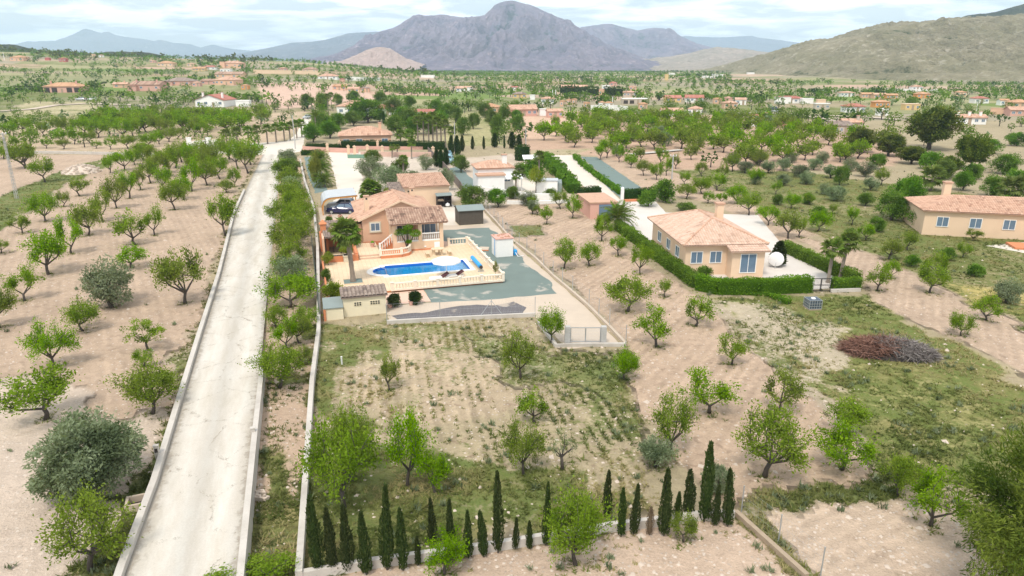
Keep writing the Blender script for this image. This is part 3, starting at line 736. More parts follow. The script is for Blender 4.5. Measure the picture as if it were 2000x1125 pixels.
def build_road():
    mb = MB()
    ys = list(np.arange(6, 80, 2.0)) + list(np.arange(80, 163, 6.0))
    for a, b in zip(ys[:-1], ys[1:]):
        mb.face([(fL(a), a, road_z(a) + .012), (fR(a), a, road_z(a) + .012), (fR(b), b, road_z(b) + .012), (fL(b), b, road_z(b) + .012)])
    m, nt, out = new_mat("pale_worn_road"); g = NT(nt)
    pos = g.n("ShaderNodeNewGeometry").outputs['Position']
    sx = g.n("ShaderNodeSeparateXYZ", {0: pos})
    rx = g.math('ADD', sx.outputs[0], g.math('MULTIPLY', sx.outputs[1], math.tan(A0)))
    ry = g.math('SUBTRACT', sx.outputs[1], g.math('MULTIPLY', sx.outputs[0], math.tan(A0)))
    sv = g.n("ShaderNodeCombineXYZ", {0: g.math('MULTIPLY', rx, 1.3), 1: g.math('MULTIPLY', ry, 0.22), 2: 0.0}).outputs[0]
    n1 = g.noise(sv, 1.0, 6, 0.65); n2 = g.noise(pos, 2.2, 7, 0.7); n3 = g.noise(pos, 14, 3)
    base = g.ramp(n1, (0.3, (0.50, 0.45, 0.375)), (0.5, (0.56, 0.515, 0.45)), (0.7, (0.61, 0.58, 0.52)))
    edge = g.n("ShaderNodeAttribute", attribute_name='edge').outputs['Fac']
    dm = g.step(g.math('ADD', g.math('MULTIPLY', n2, 0.8), g.math('MULTIPLY', edge, 0.42)), 0.56, 0.76)
    base = g.mix(g.math('MULTIPLY', dm, 0.6), base, (0.27, 0.23, 0.18, 1))
    base = g.mix(1.0, base, g.math('ADD', 0.86, g.math('MULTIPLY', n3, 0.26)), 'MULTIPLY')
    ac = g.n("ShaderNodeAttribute", attribute_name='across').outputs['Fac']
    trk = g.math('ABSOLUTE', g.math('SINE', g.math('MULTIPLY', g.math('ADD', ac, g.math('MULTIPLY', g.math('SUBTRACT', n1, .5), .12)), 2 * math.pi)))
    base = g.mix(1.0, base, g.math('ADD', 0.84, g.math('MULTIPLY', g.math('POWER', trk, 1.5), 0.18)), 'MULTIPLY')
    crack = g.n("ShaderNodeTexVoronoi", {'Vector': g.n("ShaderNodeVectorMath", {0: pos, 1: g.n("ShaderNodeCombineXYZ", {0: n2, 1: n3, 2: 0.0}).outputs[0]}, operation='ADD').outputs[0], 'Scale': 0.33}, feature='DISTANCE_TO_EDGE').outputs['Distance']
    base = g.mix(g.math('MULTIPLY', g.math('LESS_THAN', crack, 0.010), g.step(n2, .45, .6)), base, (0.30, 0.26, 0.21, 1))
    bs = g.n("ShaderNodeBsdfPrincipled", {'Base Color': base, 'Roughness': 0.9, 'Specular IOR Level': 0.15})
    nt.links.new(bs.outputs[0], out.inputs[0])
    # split across so that the edge mask can be kept per vertex
    V, F, E, AC = [], [], [], []
    nx = 12
    for y in ys:
        for i in range(nx + 1):
            t = i / nx; x = fL(y) + (fR(y) - fL(y)) * t
            V.append((x, y, road_z(y) + .012)); e = abs(t - .5) * 2; E.append(e ** 4 * (1.0 if t < .5 else 0.8)); AC.append(t)
    for j in range(len(ys) - 1):
        for i in range(nx):
            k = j * (nx + 1) + i; F.append((k, k + 1, k + nx + 2, k + nx + 1))
    me = np_mesh("road", V, F, m)
    a = me.attributes.new('edge', 'FLOAT', 'POINT'); a.data.foreach_set('value', np.array(E, np.float32))
    a = me.attributes.new('across', 'FLOAT', 'POINT'); a.data.foreach_set('value', np.array(AC, np.float32))
    o = link("road", me); o['kind'] = 'structure'
build_road()

def wall_run(name, pts, h, w, mat, label, cat='wall', z0=-0.3, hfun=None, cap=None, step=None, group=None):
    """low wall along points (world); h above ground; cap = (width, height, material)"""
    o = thing(name, pts[0][0], pts[0][1], 0, 0, label, cat, group)
    bx, by = pts[0]
    def off(i, d):
        a = pts[max(i - 1, 0)]; b = pts[min(i + 1, len(pts) - 1)]
        dx, dy = b[0] - a[0], b[1] - a[1]; l = math.hypot(dx, dy) or 1
        return (pts[i][0] - dy / l * d - bx, pts[i][1] + dx / l * d - by)
    def strip(wd, zlo, zhi, nm, mt):
        mb = MB()
        n = len(pts)
        for i in range(n - 1):
            a, b, c, d = off(i, wd / 2), off(i + 1, wd / 2), off(i + 1, -wd / 2), off(i, -wd / 2)
            z1, z2 = zhi(pts[i]), zhi(pts[i + 1]); y1, y2 = zlo(pts[i]), zlo(pts[i + 1])
            mb.face([(*d, z1), (*c, z2), (*b, z2), (*a, z1)])
            mb.face([(*a, y1), (*a, z1), (*b, z2), (*b, y2)]); mb.face([(*c, y2), (*c, z2), (*d, z1), (*d, y1)])
        a, d = off(0, wd / 2), off(0, -wd / 2); mb.face([(*d, zlo(pts[0])), (*d, zhi(pts[0])), (*a, zhi(pts[0])), (*a, zlo(pts[0]))])
        a, d = off(n - 1, wd / 2), off(n - 1, -wd / 2); mb.face([(*a, zlo(pts[-1])), (*a, zhi(pts[-1])), (*d, zhi(pts[-1])), (*d, zlo(pts[-1]))])
        return mb.build(nm, mt, o)
    hf = hfun or (lambda p: h)
    strip(w, lambda p: z0, hf, "wall_body", mat)
    if cap: strip(cap[0], lambda p: hf(p) + 0.001, lambda p: hf(p) + cap[1], "coping", cap[2])
    return o
ysw = list(np.arange(8, 76, 3.0)) + [76 + 9 * i for i in range(5)]
wall_run("road_wall", [(fL(y) - .16, y) for y in ysw], .3, .30, M_CONC, "long low concrete kerb wall between the almond orchard and the pale road", hfun=lambda p: road_z(p[1]) + .30)
wall_run("road_wall", [(fR(y) + .14, y) for y in ysw[:13]], .3, .28, M_CONC, "low concrete wall with white outer face on the weedy strip side of the pale road", hfun=lambda p: road_z(p[1]) + .34)

# ------------------------------------------------------------------ vegetation meshes
def leaf_faces(P, size, rng, up=0.35, narrow=0.5, dirs=None, sv=0.35):
    """rhombic leaves at points P; returns V, F"""
    n = len(P)
    if dirs is None:
        d = rng.normal(size=(n, 3)); d[:, 2] *= 0.7
    else: d = dirs + rng.normal(size=(n, 3)) * 0.45
    d /= np.linalg.norm(d, axis=1, keepdims=True) + 1e-9
    nn = rng.normal(size=(n, 3)); nn[:, 2] += up * 3
    s = np.cross(d, nn); s /= np.linalg.norm(s, axis=1, keepdims=True) + 1e-9
    L_ = size * (1 + sv * rng.normal(size=(n, 1))).clip(0.45, 1.9)
    w = L_ * narrow * 0.5
    mid = P + d * L_ * 0.45
    V = np.stack([P, mid + s * w, P + d * L_, mid - s * w], 1).reshape(-1, 3)
    F = np.arange(n * 4).reshape(-1, 4)
    return V, F

def tint_of(P, rng, spread=0.2, clump=0.5):
    n = vnoise(P[:, 0] * 1.6 + 50, P[:, 1] * 1.6 + P[:, 2] * 1.1 + 50, 3)
    return np.clip(0.5 + (n - .5) * clump * 1.6 + rng.normal(size=len(P)) * spread, 0, 1)

def gen_almond(seed, nleaf=1700, leaf=0.155, H=3.1, Rr=1.75, limbs=5, open_=0.5, lop=0.0):
    rng = np.random.default_rng(seed); mb = MB()
    fork = np.array([rng.normal() * .14, rng.normal() * .14, rng.uniform(.62, .95)])
    mid = fork * .5 + np.array([rng.normal() * .06, rng.normal() * .06, 0])
    mb.tube([(0, 0, -.12), (*mid[:2], mid[2]), tuple(fork)], [.15, .105, .10], 7)
    segs = []
    az0 = rng.uniform(0, 6.28)
    for i in range(limbs):
        az = az0 + i * 6.283 / limbs + rng.normal() * .3
        rad = Rr * rng.uniform(.50, .78) * (1 + lop * math.cos(az))
        hz = H * rng.uniform(.52, .74)
        e = np.array([math.cos(az) * rad, math.sin(az) * rad, hz])
        m = fork * .45 + e * .55 + np.array([math.cos(az) * .16, math.sin(az) * .16, -.14])
        mb.tube([tuple(fork - [0, 0, .05]), tuple(m), tuple(e)], [.075, .05, .028], 5, False)
        segs.append((m, e, .8))
        for j in range(4):
            t = rng.uniform(.15, 1.0); b0 = m + (e - m) * t
            a2 = az + rng.normal() * .95
            r2 = Rr * rng.uniform(.62, 1.08) * (1 + lop * math.cos(a2)); h2 = H * rng.uniform(.48, 1.04) * (1.08 - .22 * r2 / Rr)
            b1 = np.array([math.cos(a2) * r2, math.sin(a2) * r2, h2])
            if j == 0: b1 = np.array([math.cos(az) * Rr * .35, math.sin(az) * Rr * .35, H * rng.uniform(.85, 1.08)])
            bm = (b0 + b1) / 2 + rng.normal(size=3) * .1
            mb.tube([tuple(b0), tuple(bm), tuple(b1)], [.028, .02, .008], 4, False)
            segs.append((b0, b1, 1.2))
            if rng.random() < .6:
                b2 = bm + rng.normal(size=3) * np.array([.5, .5, .42])
                mb.tube([tuple(bm), tuple(b2)], [.014, .006], 3, False)
                segs.append((bm, b2, .7))
    tot = sum(s[2] for s in segs); P = []; D = []
    for a, b, w in segs:
        k = int(nleaf * w / tot)
        # leaves gather in tufts along the twig
        nt_ = max(2, int(k / 22)); tc = rng.uniform(.18, 1.05, nt_)
        t = tc[rng.integers(0, nt_, k)] + rng.normal(size=k) * .05
        sg = .10 + .13 * (1 - open_) + .07 * rng.random((k, 1))
        p = a + (b - a) * t[:, None] + rng.normal(size=(k, 3)) * sg
        P.append(p); D.append(np.repeat([(b - a) / (np.linalg.norm(b - a) + 1e-6)], k, 0) * .6)
    P = np.concatenate(P); D = np.concatenate(D)
    P[:, 2] = np.maximum(P[:, 2], .35)
    V, F = leaf_faces(P, leaf, rng, .35, .55, D)
    return mb.mesh("almond_trunk", M_BARK, True), np_mesh("almond_crown", V, F, M_ALM, tint_of(P, rng))

def gen_round(seed, mat, name, H=3.0, Rr=1.7, nleaf=3000, leaf=0.13, base=0.25, nclump=26, trunk=0.16, narrow=0.4, up=.35, forks=3, csz=.36, flat=1.0, bark=None, top=1.0, low=0.1):
    """dense crown of leaf clumps on a short forked trunk (olive, bush, pine)"""
    rng = np.random.default_rng(seed); mb = MB()
    cz = H * (base + 1) / 2; hz = H * (1 - base) / 2
    cl = []
    while len(cl) < nclump:
        d = rng.normal(size=3); d /= np.linalg.norm(d)
        r = rng.uniform(.42, .86)
        c = np.array([d[0] * Rr * r, d[1] * Rr * r, cz + d[2] * hz * r * (top if d[2] > 0 else 1)])
        if c[2] < H * low: continue
        cl.append((c, csz * Rr * rng.uniform(.65, 1.25)))
    fk = np.array([rng.normal() * .1, rng.normal() * .1, H * max(base, .12) * 1.0])
    mb.tube([(0, 0, -.15), tuple(fk * .5 + rng.normal(size=3) * .04), tuple(fk)], [trunk * 1.25, trunk, trunk * .85], 7)
    for c, r in cl[:max(forks, 3) * 3]:
        m = fk * .5 + c * .5 + rng.normal(size=3) * Rr * .06
        mb.tube([tuple(fk), tuple(m), tuple(c)], [trunk * .5, trunk * .28, trunk * .08], 4, False)
    per = nleaf // nclump; P = []
    for c, r in cl:
        d = rng.normal(size=(per, 3)); d /= np.linalg.norm(d, axis=1, keepdims=True)
        q = c + d * (r * rng.uniform(.35, 1.0, (per, 1)) ** .6) * np.array([1, 1, .8 * flat]) + rng.normal(size=(per, 3)) * r * .1
        P.append(q)
    P = np.concatenate(P); P[:, 2] = np.maximum(P[:, 2], .04)
    out = P - np.array([0, 0, cz]); out /= np.linalg.norm(out, axis=1, keepdims=True) + 1e-6
    V, F = leaf_faces(P, leaf, rng, up, narrow, out * .5)
    return mb.mesh(name + "_trunk", bark or M_BARK, True), np_mesh(name + "_crown", V, F, mat, tint_of(P, rng, .17, .75))

def gen_cypress(seed, H=3.0, r=.34, n=2200, mat=None, leaf=.11):
    rng = np.random.default_rng(seed); mb = MB()
    mb.tube([(0, 0, -.1), (0, 0, H * .9)], [.06, .015], 5)
    t = rng.uniform(0, 1, n) ** .9
    prof = np.sin(np.clip(t * .93 + .07, 0, 1) * math.pi) ** .5 * (1 - .62 * t) * 1.25
    a = rng.uniform(0, 6.283, n); bump = .62 + .70 * vnoise(t * 7 + seed, a * 1.1, seed); rr = r * prof * bump * rng.uniform(.55, 1.0, n) ** .4
    lean = (rng.normal() * .05, rng.normal() * .05)
    P = np.stack([np.cos(a) * rr + lean[0] * t * H * .3, np.sin(a) * rr + lean[1] * t * H * .3, .10 + t * (H - .15)], 1)
    D = np.stack([np.cos(a) * .35, np.sin(a) * .35, np.ones(n)], 1)
    V, F = leaf_faces(P, leaf, rng, 0., .5, D * 1.4)
    # inner core so that the column stays closed
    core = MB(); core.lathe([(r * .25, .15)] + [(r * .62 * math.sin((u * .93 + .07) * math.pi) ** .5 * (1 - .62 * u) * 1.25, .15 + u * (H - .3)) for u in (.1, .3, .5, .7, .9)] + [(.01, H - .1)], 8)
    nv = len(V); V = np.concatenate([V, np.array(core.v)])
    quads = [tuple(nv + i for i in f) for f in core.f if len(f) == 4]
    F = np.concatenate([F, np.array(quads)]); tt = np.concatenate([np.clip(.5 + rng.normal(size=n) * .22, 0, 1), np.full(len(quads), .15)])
    return mb.mesh("cypress_trunk", M_BARK), np_mesh("cypress_crown", V, F, mat or M_CYP, tt)

def hedge_mesh(pts, w, h, rng, mat, leaf=.11, dens=150, wob=.08, z0=0.0, taper=.9):
    """clipped hedge along local points: core box run plus leaves over its faces"""
    core = MB(); Pall = []; Dall = []
    for (x0, y0), (x1, y1) in zip(pts[:-1], pts[1:]):
        dx, dy = x1 - x0, y1 - y0; l = math.hypot(dx, dy) or 1e-3; ux, uy = dx / l, dy / l
        nx, ny = -uy, ux; hw = w / 2
        for sgn in (1, -1):
            q = [(x0 + nx * hw * .84 * sgn, y0 + ny * hw * .84 * sgn), (x1 + nx * hw * .84 * sgn, y1 + ny * hw * .84 * sgn)]
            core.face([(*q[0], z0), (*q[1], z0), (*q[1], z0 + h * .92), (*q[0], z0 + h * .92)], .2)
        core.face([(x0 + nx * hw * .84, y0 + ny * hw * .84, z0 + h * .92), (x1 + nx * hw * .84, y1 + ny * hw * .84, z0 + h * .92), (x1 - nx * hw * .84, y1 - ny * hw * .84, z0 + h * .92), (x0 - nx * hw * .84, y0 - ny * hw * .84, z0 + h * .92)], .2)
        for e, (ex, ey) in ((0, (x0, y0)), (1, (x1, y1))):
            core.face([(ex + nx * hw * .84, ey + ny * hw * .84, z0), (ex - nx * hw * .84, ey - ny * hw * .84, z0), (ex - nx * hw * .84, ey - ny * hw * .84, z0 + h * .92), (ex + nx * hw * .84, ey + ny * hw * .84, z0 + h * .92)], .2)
        def add(k, u, v, zz, d):
            wv = (vnoise((x0 + ux * u) * .9 + 9, (y0 + uy * u) * .9 + zz * .8, 4) - .5) * 2 * wob
            Pall.append(np.stack([x0 + ux * u + nx * (v + wv * np.sign(v)), y0 + uy * u + ny * (v + wv * np.sign(v)), zz + wv * (zz > z0 + h * .9)], 1)); Dall.append(np.repeat([d], k, 0))
        k = int(l * w * dens)
        add(k, rng.uniform(-.05, l + .05, k), rng.uniform(-hw, hw, k), np.full(k, z0 + h) + rng.normal(size=k) * .05, (0, 0, 1.0))
        k = int(l * h * dens)
        for sgn in (1, -1): add(k, rng.uniform(-.05, l + .05, k), np.full(k, hw * sgn) + rng.normal(size=k) * .05, rng.uniform(z0, z0 + h, k), (nx * sgn, ny * sgn, .4))
        k = int(w * h * dens)
        for e in (0, l): add(k, np.full(k, e) + rng.normal(size=k) * .05, rng.uniform(-hw, hw, k), rng.uniform(z0, z0 + h, k), (ux * (1 if e else -1), uy * (1 if e else -1), .4))
    P = np.concatenate(Pall); D = np.concatenate(Dall)
    V, F = leaf_faces(P, leaf, rng, .5, .6, D * .9)
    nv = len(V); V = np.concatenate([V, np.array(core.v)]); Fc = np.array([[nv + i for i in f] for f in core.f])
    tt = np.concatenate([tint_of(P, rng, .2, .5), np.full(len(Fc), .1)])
    return np_mesh("hedge", V, np.concatenate([F, Fc]), mat, tt)

def fan_frond(seed, L_=1.1, nl=13, droop=.35):
    rng = np.random.default_rng(seed); mb = MB()
    pe = L_ * .55
    mb.tube([(0, 0, 0), (pe, 0, -.02)], [.022, .014], 3, False, .7)
    for i in range(nl):
        a = R(-105 + 210 * i / (nl - 1)); l = L_ * .62 * (1 - .25 * abs(a) / 2) * rng.uniform(.85, 1.1)
        c, s = math.cos(a), math.sin(a); w = .085 * L_
        b = (pe, 0, -.02); m = (pe + c * l * .6, s * l * .6, .05 - .1 * droop); e = (pe + c * l, s * l, -.45 * droop * l - rng.uniform(0, .15))
        t = float(np.clip(.5 + rng.normal() * .22, 0, 1))
        mb.face([b, (m[0] + s * w, m[1] - c * w, m[2]), e, (m[0] - s * w, m[1] + c * w, m[2])], t)
    return mb.mesh("fan_frond", M_PLM)

def pinnate_frond(seed, L_=1.9, n=15, droop=1.0):
    rng = np.random.default_rng(seed); mb = MB()
    pts = [(L_ * t, 0, .30 * L_ * t * (1 - t) * 2 - droop * .42 * L_ * t ** 2.2) for t in np.linspace(0, 1, 7)]
    mb.tube(pts, [.03, .026, .022, .018, .014, .01, .005], 3, False, .8)
    xs = np.linspace(0, 1, 7)
    for i in range(n):
        t = .12 + .86 * i / (n - 1)
        p = np.array([L_ * t, 0, np.interp(t, xs, [q[2] for q in pts])]); l = L_ * .33 * math.sin(math.pi * (t * .85 + .12)) + .08
        for s in (1, -1):
            e = p + np.array([l * .62, s * l * .75, -.05 - .22 * l + rng.normal() * .05]); w = np.array([.085, 0, 0])
            tt = float(np.clip(.5 + rng.normal() * .2, 0, 1))
            mb.face([tuple(p - w), tuple((p + e) / 2 - w * .4 + [0, 0, .04]), tuple(e), tuple((p + e) / 2 + w * .9 + [0, 0, .04])][:: s], tt)
    return mb.mesh("date_frond", M_PLM)
FANS = [fan_frond(i) for i in range(3)]
PINS = [pinnate_frond(i + 5) for i in range(3)]

def palm(x, y, label, H=4.0, kind='fan', crown=1.2, nf=24, rt=.16, lean=(0, 0), skirt=True, name=None, group=None, z=0.0, seed=0, parts=True):
    rng = np.random.default_rng(seed + int(abs(x) * 10))
    o = thing(name or ('fan_palm' if kind == 'fan' else 'date_palm'), x, y, z, 0, label, 'palm tree', group)
    mb = MB(); k = max(4, int(H / .35)); pts, rad = [], []
    for i in range(k + 1):
        t = i / k; pts.append((lean[0] * t ** 1.5, lean[1] * t ** 1.5, t * H - .1)); rad.append(rt * (1.35 - .5 * min(1, t * 5) if t < .2 else .85 + .12 * (i % 2)))
    mb.tube(pts, rad, 8); mb.build('trunk', M_PBARK, o, sm=False)
    base = FANS if kind == 'fan' else PINS
    sc_ = crown / (1.25 if kind == 'fan' else 1.9)
    tot = []
    for i in range(nf):
        t = i / nf; az = i * 2.39996 + rng.normal() * .15
        el = R(75) - t * R(120 if kind == 'fan' else 105)
        tot.append((az, el, sc_ * rng.uniform(.85, 1.1)))
    if parts:
        for az, el, s in tot:
            f = link('frond', base[rng.integers(0, 3)], o)
            f.location = (lean[0], lean[1], H - .05); f.rotation_euler = (rng.normal() * .2, -el, az); f.scale = (s,) * 3
    else:
        V, F, T = [], [], []
        for az, el, s in tot:
            me = base[rng.integers(0, 3)]
            M = Matrix.Translation((lean[0], lean[1], H - .05)) @ Matrix.Rotation(az, 4, 'Z') @ Matrix.Rotation(-el, 4, 'Y') @ Matrix.Scale(s, 4)
            n0 = len(V); V += [tuple(M @ v.co) for v in me.vertices]
            for p in me.polygons: F.append(tuple(n0 + q for q in p.vertices)); T.append(me.attributes['tint'].data[p.index].value)
        me = bpy.data.meshes.new('fronds'); me.from_pydata(V, [], F); a = me.attributes.new('tint', 'FLOAT', 'FACE'); a.data.foreach_set('value', T); me.materials.append(M_PLM)
        link('crown', me, o)
    return o

ALM = [gen_almond(100 + i, leaf=.135, nleaf=[5000, 3900, 5600, 3500, 3600, 5000, 2900, 6200, 4100, 4500][i], limbs=[5, 4, 5, 4, 3, 6, 4, 6, 5, 4][i], Rr=[1.75, 1.6, 1.9, 1.7, 1.5, 1.8, 1.55, 1.95, 1.65, 1.8][i], lop=[0, .25, 0, .3, .2, 0, .35, 0, .15, .4][i], open_=[.5, .6, .3, .7, .6, .35, .7, .2, .5, .55][i]) for i in range(10)]
ALMFAR = [gen_almond(160 + i, nleaf=1100, leaf=.31, limbs=5, open_=.2) for i in range(5)]
ALMBIG = [gen_almond(180 + i, nleaf=[7000, 9000, 6000][i], leaf=.108, limbs=6, open_=[.5, .3, .65][i]) for i in range(3)]
OLV = [gen_round(200 + i, M_OLV, "olive", H=3.0, Rr=1.7, nleaf=6500, leaf=.165, base=.12, nclump=30, narrow=.42, csz=.4) for i in range(3)]
OLVBIG = gen_round(210, M_OLV, "olive", H=3.0, Rr=1.75, nleaf=30000, leaf=.115, base=.05, nclump=64, narrow=.40, csz=.30)
OLVSP = gen_round(211, M_OLV, "olive", H=3.0, Rr=1.4, nleaf=1300, leaf=.10, base=.34, nclump=20, narrow=.35, csz=.30)
BUSH = [gen_round(220 + i, M_BSH, "bush", H=2.0, Rr=1.2, nleaf=4200, leaf=.15, base=.03, nclump=26, trunk=.08, narrow=.55, csz=.45, low=.03) for i in range(3)]
YELB = gen_round(228, M_YEL, "bush", H=2.0, Rr=1.2, nleaf=3400, leaf=.16, base=.08, nclump=20, trunk=.08, narrow=.5, csz=.45)
DENSE = [gen_round(230 + i, M_BSH, "tree", H=4.0, Rr=2.2, nleaf=8500, leaf=.19, base=.12, nclump=40, trunk=.16, narrow=.55, csz=.38) for i in range(2)]
PINE = [gen_round(240 + i, M_PIN, "pine", H=6.0, Rr=3.2, nleaf=16000, leaf=.34, base=.16, nclump=60, trunk=.28, narrow=.42, csz=.30, flat=.8, up=.6) for i in range(2)]
PINEBIG = gen_round(245, M_PIN, "pine", H=6.0, Rr=3.2, nleaf=60000, leaf=.15, base=.04, nclump=110, trunk=.28, narrow=.2, csz=.21, flat=.85, up=.5)
PINELOW = gen_round(246, M_PIN, "pine", H=6.0, Rr=3.2, nleaf=1200, leaf=.7, base=.15, nclump=26, trunk=.25, narrow=.5, csz=.34)
CYP = [gen_cypress(250 + i) for i in range(5)]
CYPD = gen_cypress(258, mat=M_DED, n=900)
BALL = gen_round(260, M_DHG, "ball", H=1.0, Rr=.5, nleaf=9000, leaf=.075, base=0.0, nclump=110, trunk=.04, csz=.34, low=.0, narrow=.6)
YPIN = gen_round(265, M_YEL, "topiary", H=3.0, Rr=1.3, nleaf=3400, leaf=.17, base=.45, nclump=14, trunk=.07, csz=.42, narrow=.3)
FARDEC = [gen_round(270 + i, M_FAR, "far", H=3.2, Rr=1.8, nleaf=150, leaf=.8, base=.15, nclump=10, trunk=.14, narrow=.75, csz=.42) for i in range(5)]

COUNT = {}
def plant(meshes, name, x, y, H, Wd, label, cat='tree', H0=3.1, R0=1.75, z=None, group=None, seed=0, lean=0.0, rot=None):
    rng = random.Random(int(x * 131 + y * 977) + seed)
    z = gz(x, y) if z is None else z
    o = thing(name, x, y, z, rng.uniform(0, 6.28) if rot is None else rot, label, cat, group)
    s = Wd / (2 * R0)
    o.scale = (s, s, H / H0)
    if lean: o.rotation_euler = (rng.uniform(-lean, lean), rng.uniform(-lean, lean), o.rotation_euler[2])
    link('trunk', meshes[0], o); link('crown', meshes[1], o)
    return o
def px_size(px, py, hpx, wpx, ground=None):
    x, y = at(px, py, ground); z = gz(x, y) if ground is None else ground
    zc = depth(x, y, z)
    # apparent height of an upright is shortened by the downward view
    v = (py - 562.5) / FPX
    k = math.cos(PITCH) - v * math.sin(PITCH)
    sn = math.sqrt(max(0, 1 - min(k, 1) ** 2))
    # the far side of a wide crown shows above its top when seen from above
    return x, y, max(hpx - .33 * wpx * sn, hpx * .55) * zc / FPX / max(k, .6), wpx * zc / FPX * .93

# ------------------------------------------------------------------ building helpers
RND = random.Random(7)
def roof_mesh(name, o, e, up, wid, hgt, inl=0.0, inr=0.0, mat=None, pitch=.26, row=.42, rise=.055, rnd=None, nmid=2):
    """barrel-tiled roof plane: o = eave corner, e = unit eave direction, up = unit slope direction; inl / inr = how far the ridge ends are set in"""
    rnd = rnd or RND
    o, e, up = Vector(o), Vector(e), Vector(up)
    nrm = e.cross(up).normalized()
    if nrm.z < 0: nrm = -nrm
    mb = MB()
    n = max(2, int(wid / pitch)); p = wid / n
    def top(x):
        t = hgt
        if inl > 0: t = min(t, hgt * x / inl)
        if inr > 0: t = min(t, hgt * (wid - x) / inr)
        return max(t, 0.0)
    for i in range(n):
        x0, x1 = i * p, (i + 1) * p
        xm = (x0 + x1) / 2; hm = top(xm)
        if hm < .05: continue
        nr_ = max(1, int(hm / row)) if row else 1
        for j in range(nr_):
            v0, v1 = hm * j / nr_, hm * (j + 1) / nr_
            t = min(1, max(0, .55 + rnd.gauss(0, .24)))
            st = .018 if row else 0
            lift = lambda k, lo: nrm * (rise * (0, 1, 1, 0)[k] + (st if lo else 0))
            xs = [x0, x0 + p * .28, x0 + p * .72, x1]
            for k in range(3):
                a = o + e * xs[k] + up * v0 + lift(k, True); b = o + e * xs[k + 1] + up * v0 + lift(k + 1, True)
                c = o + e * xs[k + 1] + up * v1 + lift(k + 1, False); d = o + e * xs[k] + up * v1 + lift(k, False)
                mb.face([a, b, c, d], t if k == 1 else t * .72)
    # board under the tiles
    q = [o, o + e * wid, o + e * (wid - inr) + up * hgt, o + e * inl + up * hgt]
    q = [Vector(v) - nrm * .02 for v in q]
    mb.face([q[0], q[1], q[2], q[3]] if (q[2] - q[3]).length > .02 else q[:3], .3)
    mb.face([v - nrm * .10 for v in ([q[3], q[2], q[1], q[0]] if (q[2] - q[3]).length > .02 else q[2::-1])], .3)
    mb.face([q[0] - nrm * .1, q[1] - nrm * .1, q[1], q[0]], .4)
    return mb.mesh(name, mat or M_TILE)
def roof(parent, o, e, up, wid, hgt, name='roof', **k):
    return link(name, roof_mesh(name, o, e, up, wid, hgt, **k), parent)
def ridge(parent, p, q, mat=None, r=.13, name='ridge_cap'):
    p, q = Vector(p), Vector(q); n = max(1, int((q - p).length / .42)); mb = MB()
    for i in range(n):
        a = p + (q - p) * (i / n); b = p + (q - p) * ((i + 1.06) / n)
        mb.tube([a, b], [r, r * .86], 6, True, min(1, max(0, .6 + RND.gauss(0, .2))))
    return mb.build(name, mat or M_TILE, parent)

def window(parent, c, w, h, axis='x', out=-1, frame=M_WHITE, glass=M_GLASS, mull=1, surround=None, d=.08, grid=0, name='window', shut=None):
    """window at centre c on a wall along axis 'x' (facing out*y) or 'y' (facing out*x)"""
    mb = MB(); t = .06
    def B(u0, u1, v0, v1, o0, o1, m=mb):
        lo, hi = sorted((o0 * out, o1 * out))
        if axis == 'x': m.box(c[0] + u0, c[0] + u1, c[1] + lo, c[1] + hi, c[2] + v0, c[2] + v1)
        else: m.box(c[0] + lo, c[0] + hi, c[1] + u0, c[1] + u1, c[2] + v0, c[2] + v1)
    hw, hh = w / 2, h / 2
    B(-hw, hw, hh - t, hh, 0.004, d); B(-hw, hw, -hh, -hh + t, 0.004, d); B(-hw, -hw + t, -hh + t, hh - t, 0.004, d); B(hw - t, hw, -hh + t, hh - t, 0.004, d)
    for i in range(mull):
        x = -hw + w * (i + 1) / (mull + 1); B(x - .025, x + .025, -hh + t, hh - t, 0.004, d * .9)
    f = mb.build(name, frame, parent)
    edges = [-hw + t] + [-hw + w * (i + 1) / (mull + 1) for i in range(mull)] + [hw - t]
    for i in range(mull + 1):
        g = MB(); B(edges[i] + (.025 if i else 0), edges[i + 1] - (.025 if i < mull else 0), -hh + t, hh - t, 0.005, d * .5, g); g.build('pane', glass, f)
    if surround:
        s = MB(); B(-hw - .14, hw + .14, hh, hh + .14, .003, .05, s); B(-hw - .14, hw + .14, -hh - .16, -hh, .003, .12, s); B(-hw - .14, -hw, -hh, hh, .003, .05, s); B(hw, hw + .14, -hh, hh, .003, .05, s)
        s.build('surround', surround, parent)
    if grid:
        s = MB()
        for i in range(grid):
            x = -hw + w * (i + .5) / grid; B(x - .012, x + .012, -hh, hh, d + .01, d + .035, s)
        s.build('window_bars', M_BLACKM, parent)
    return f

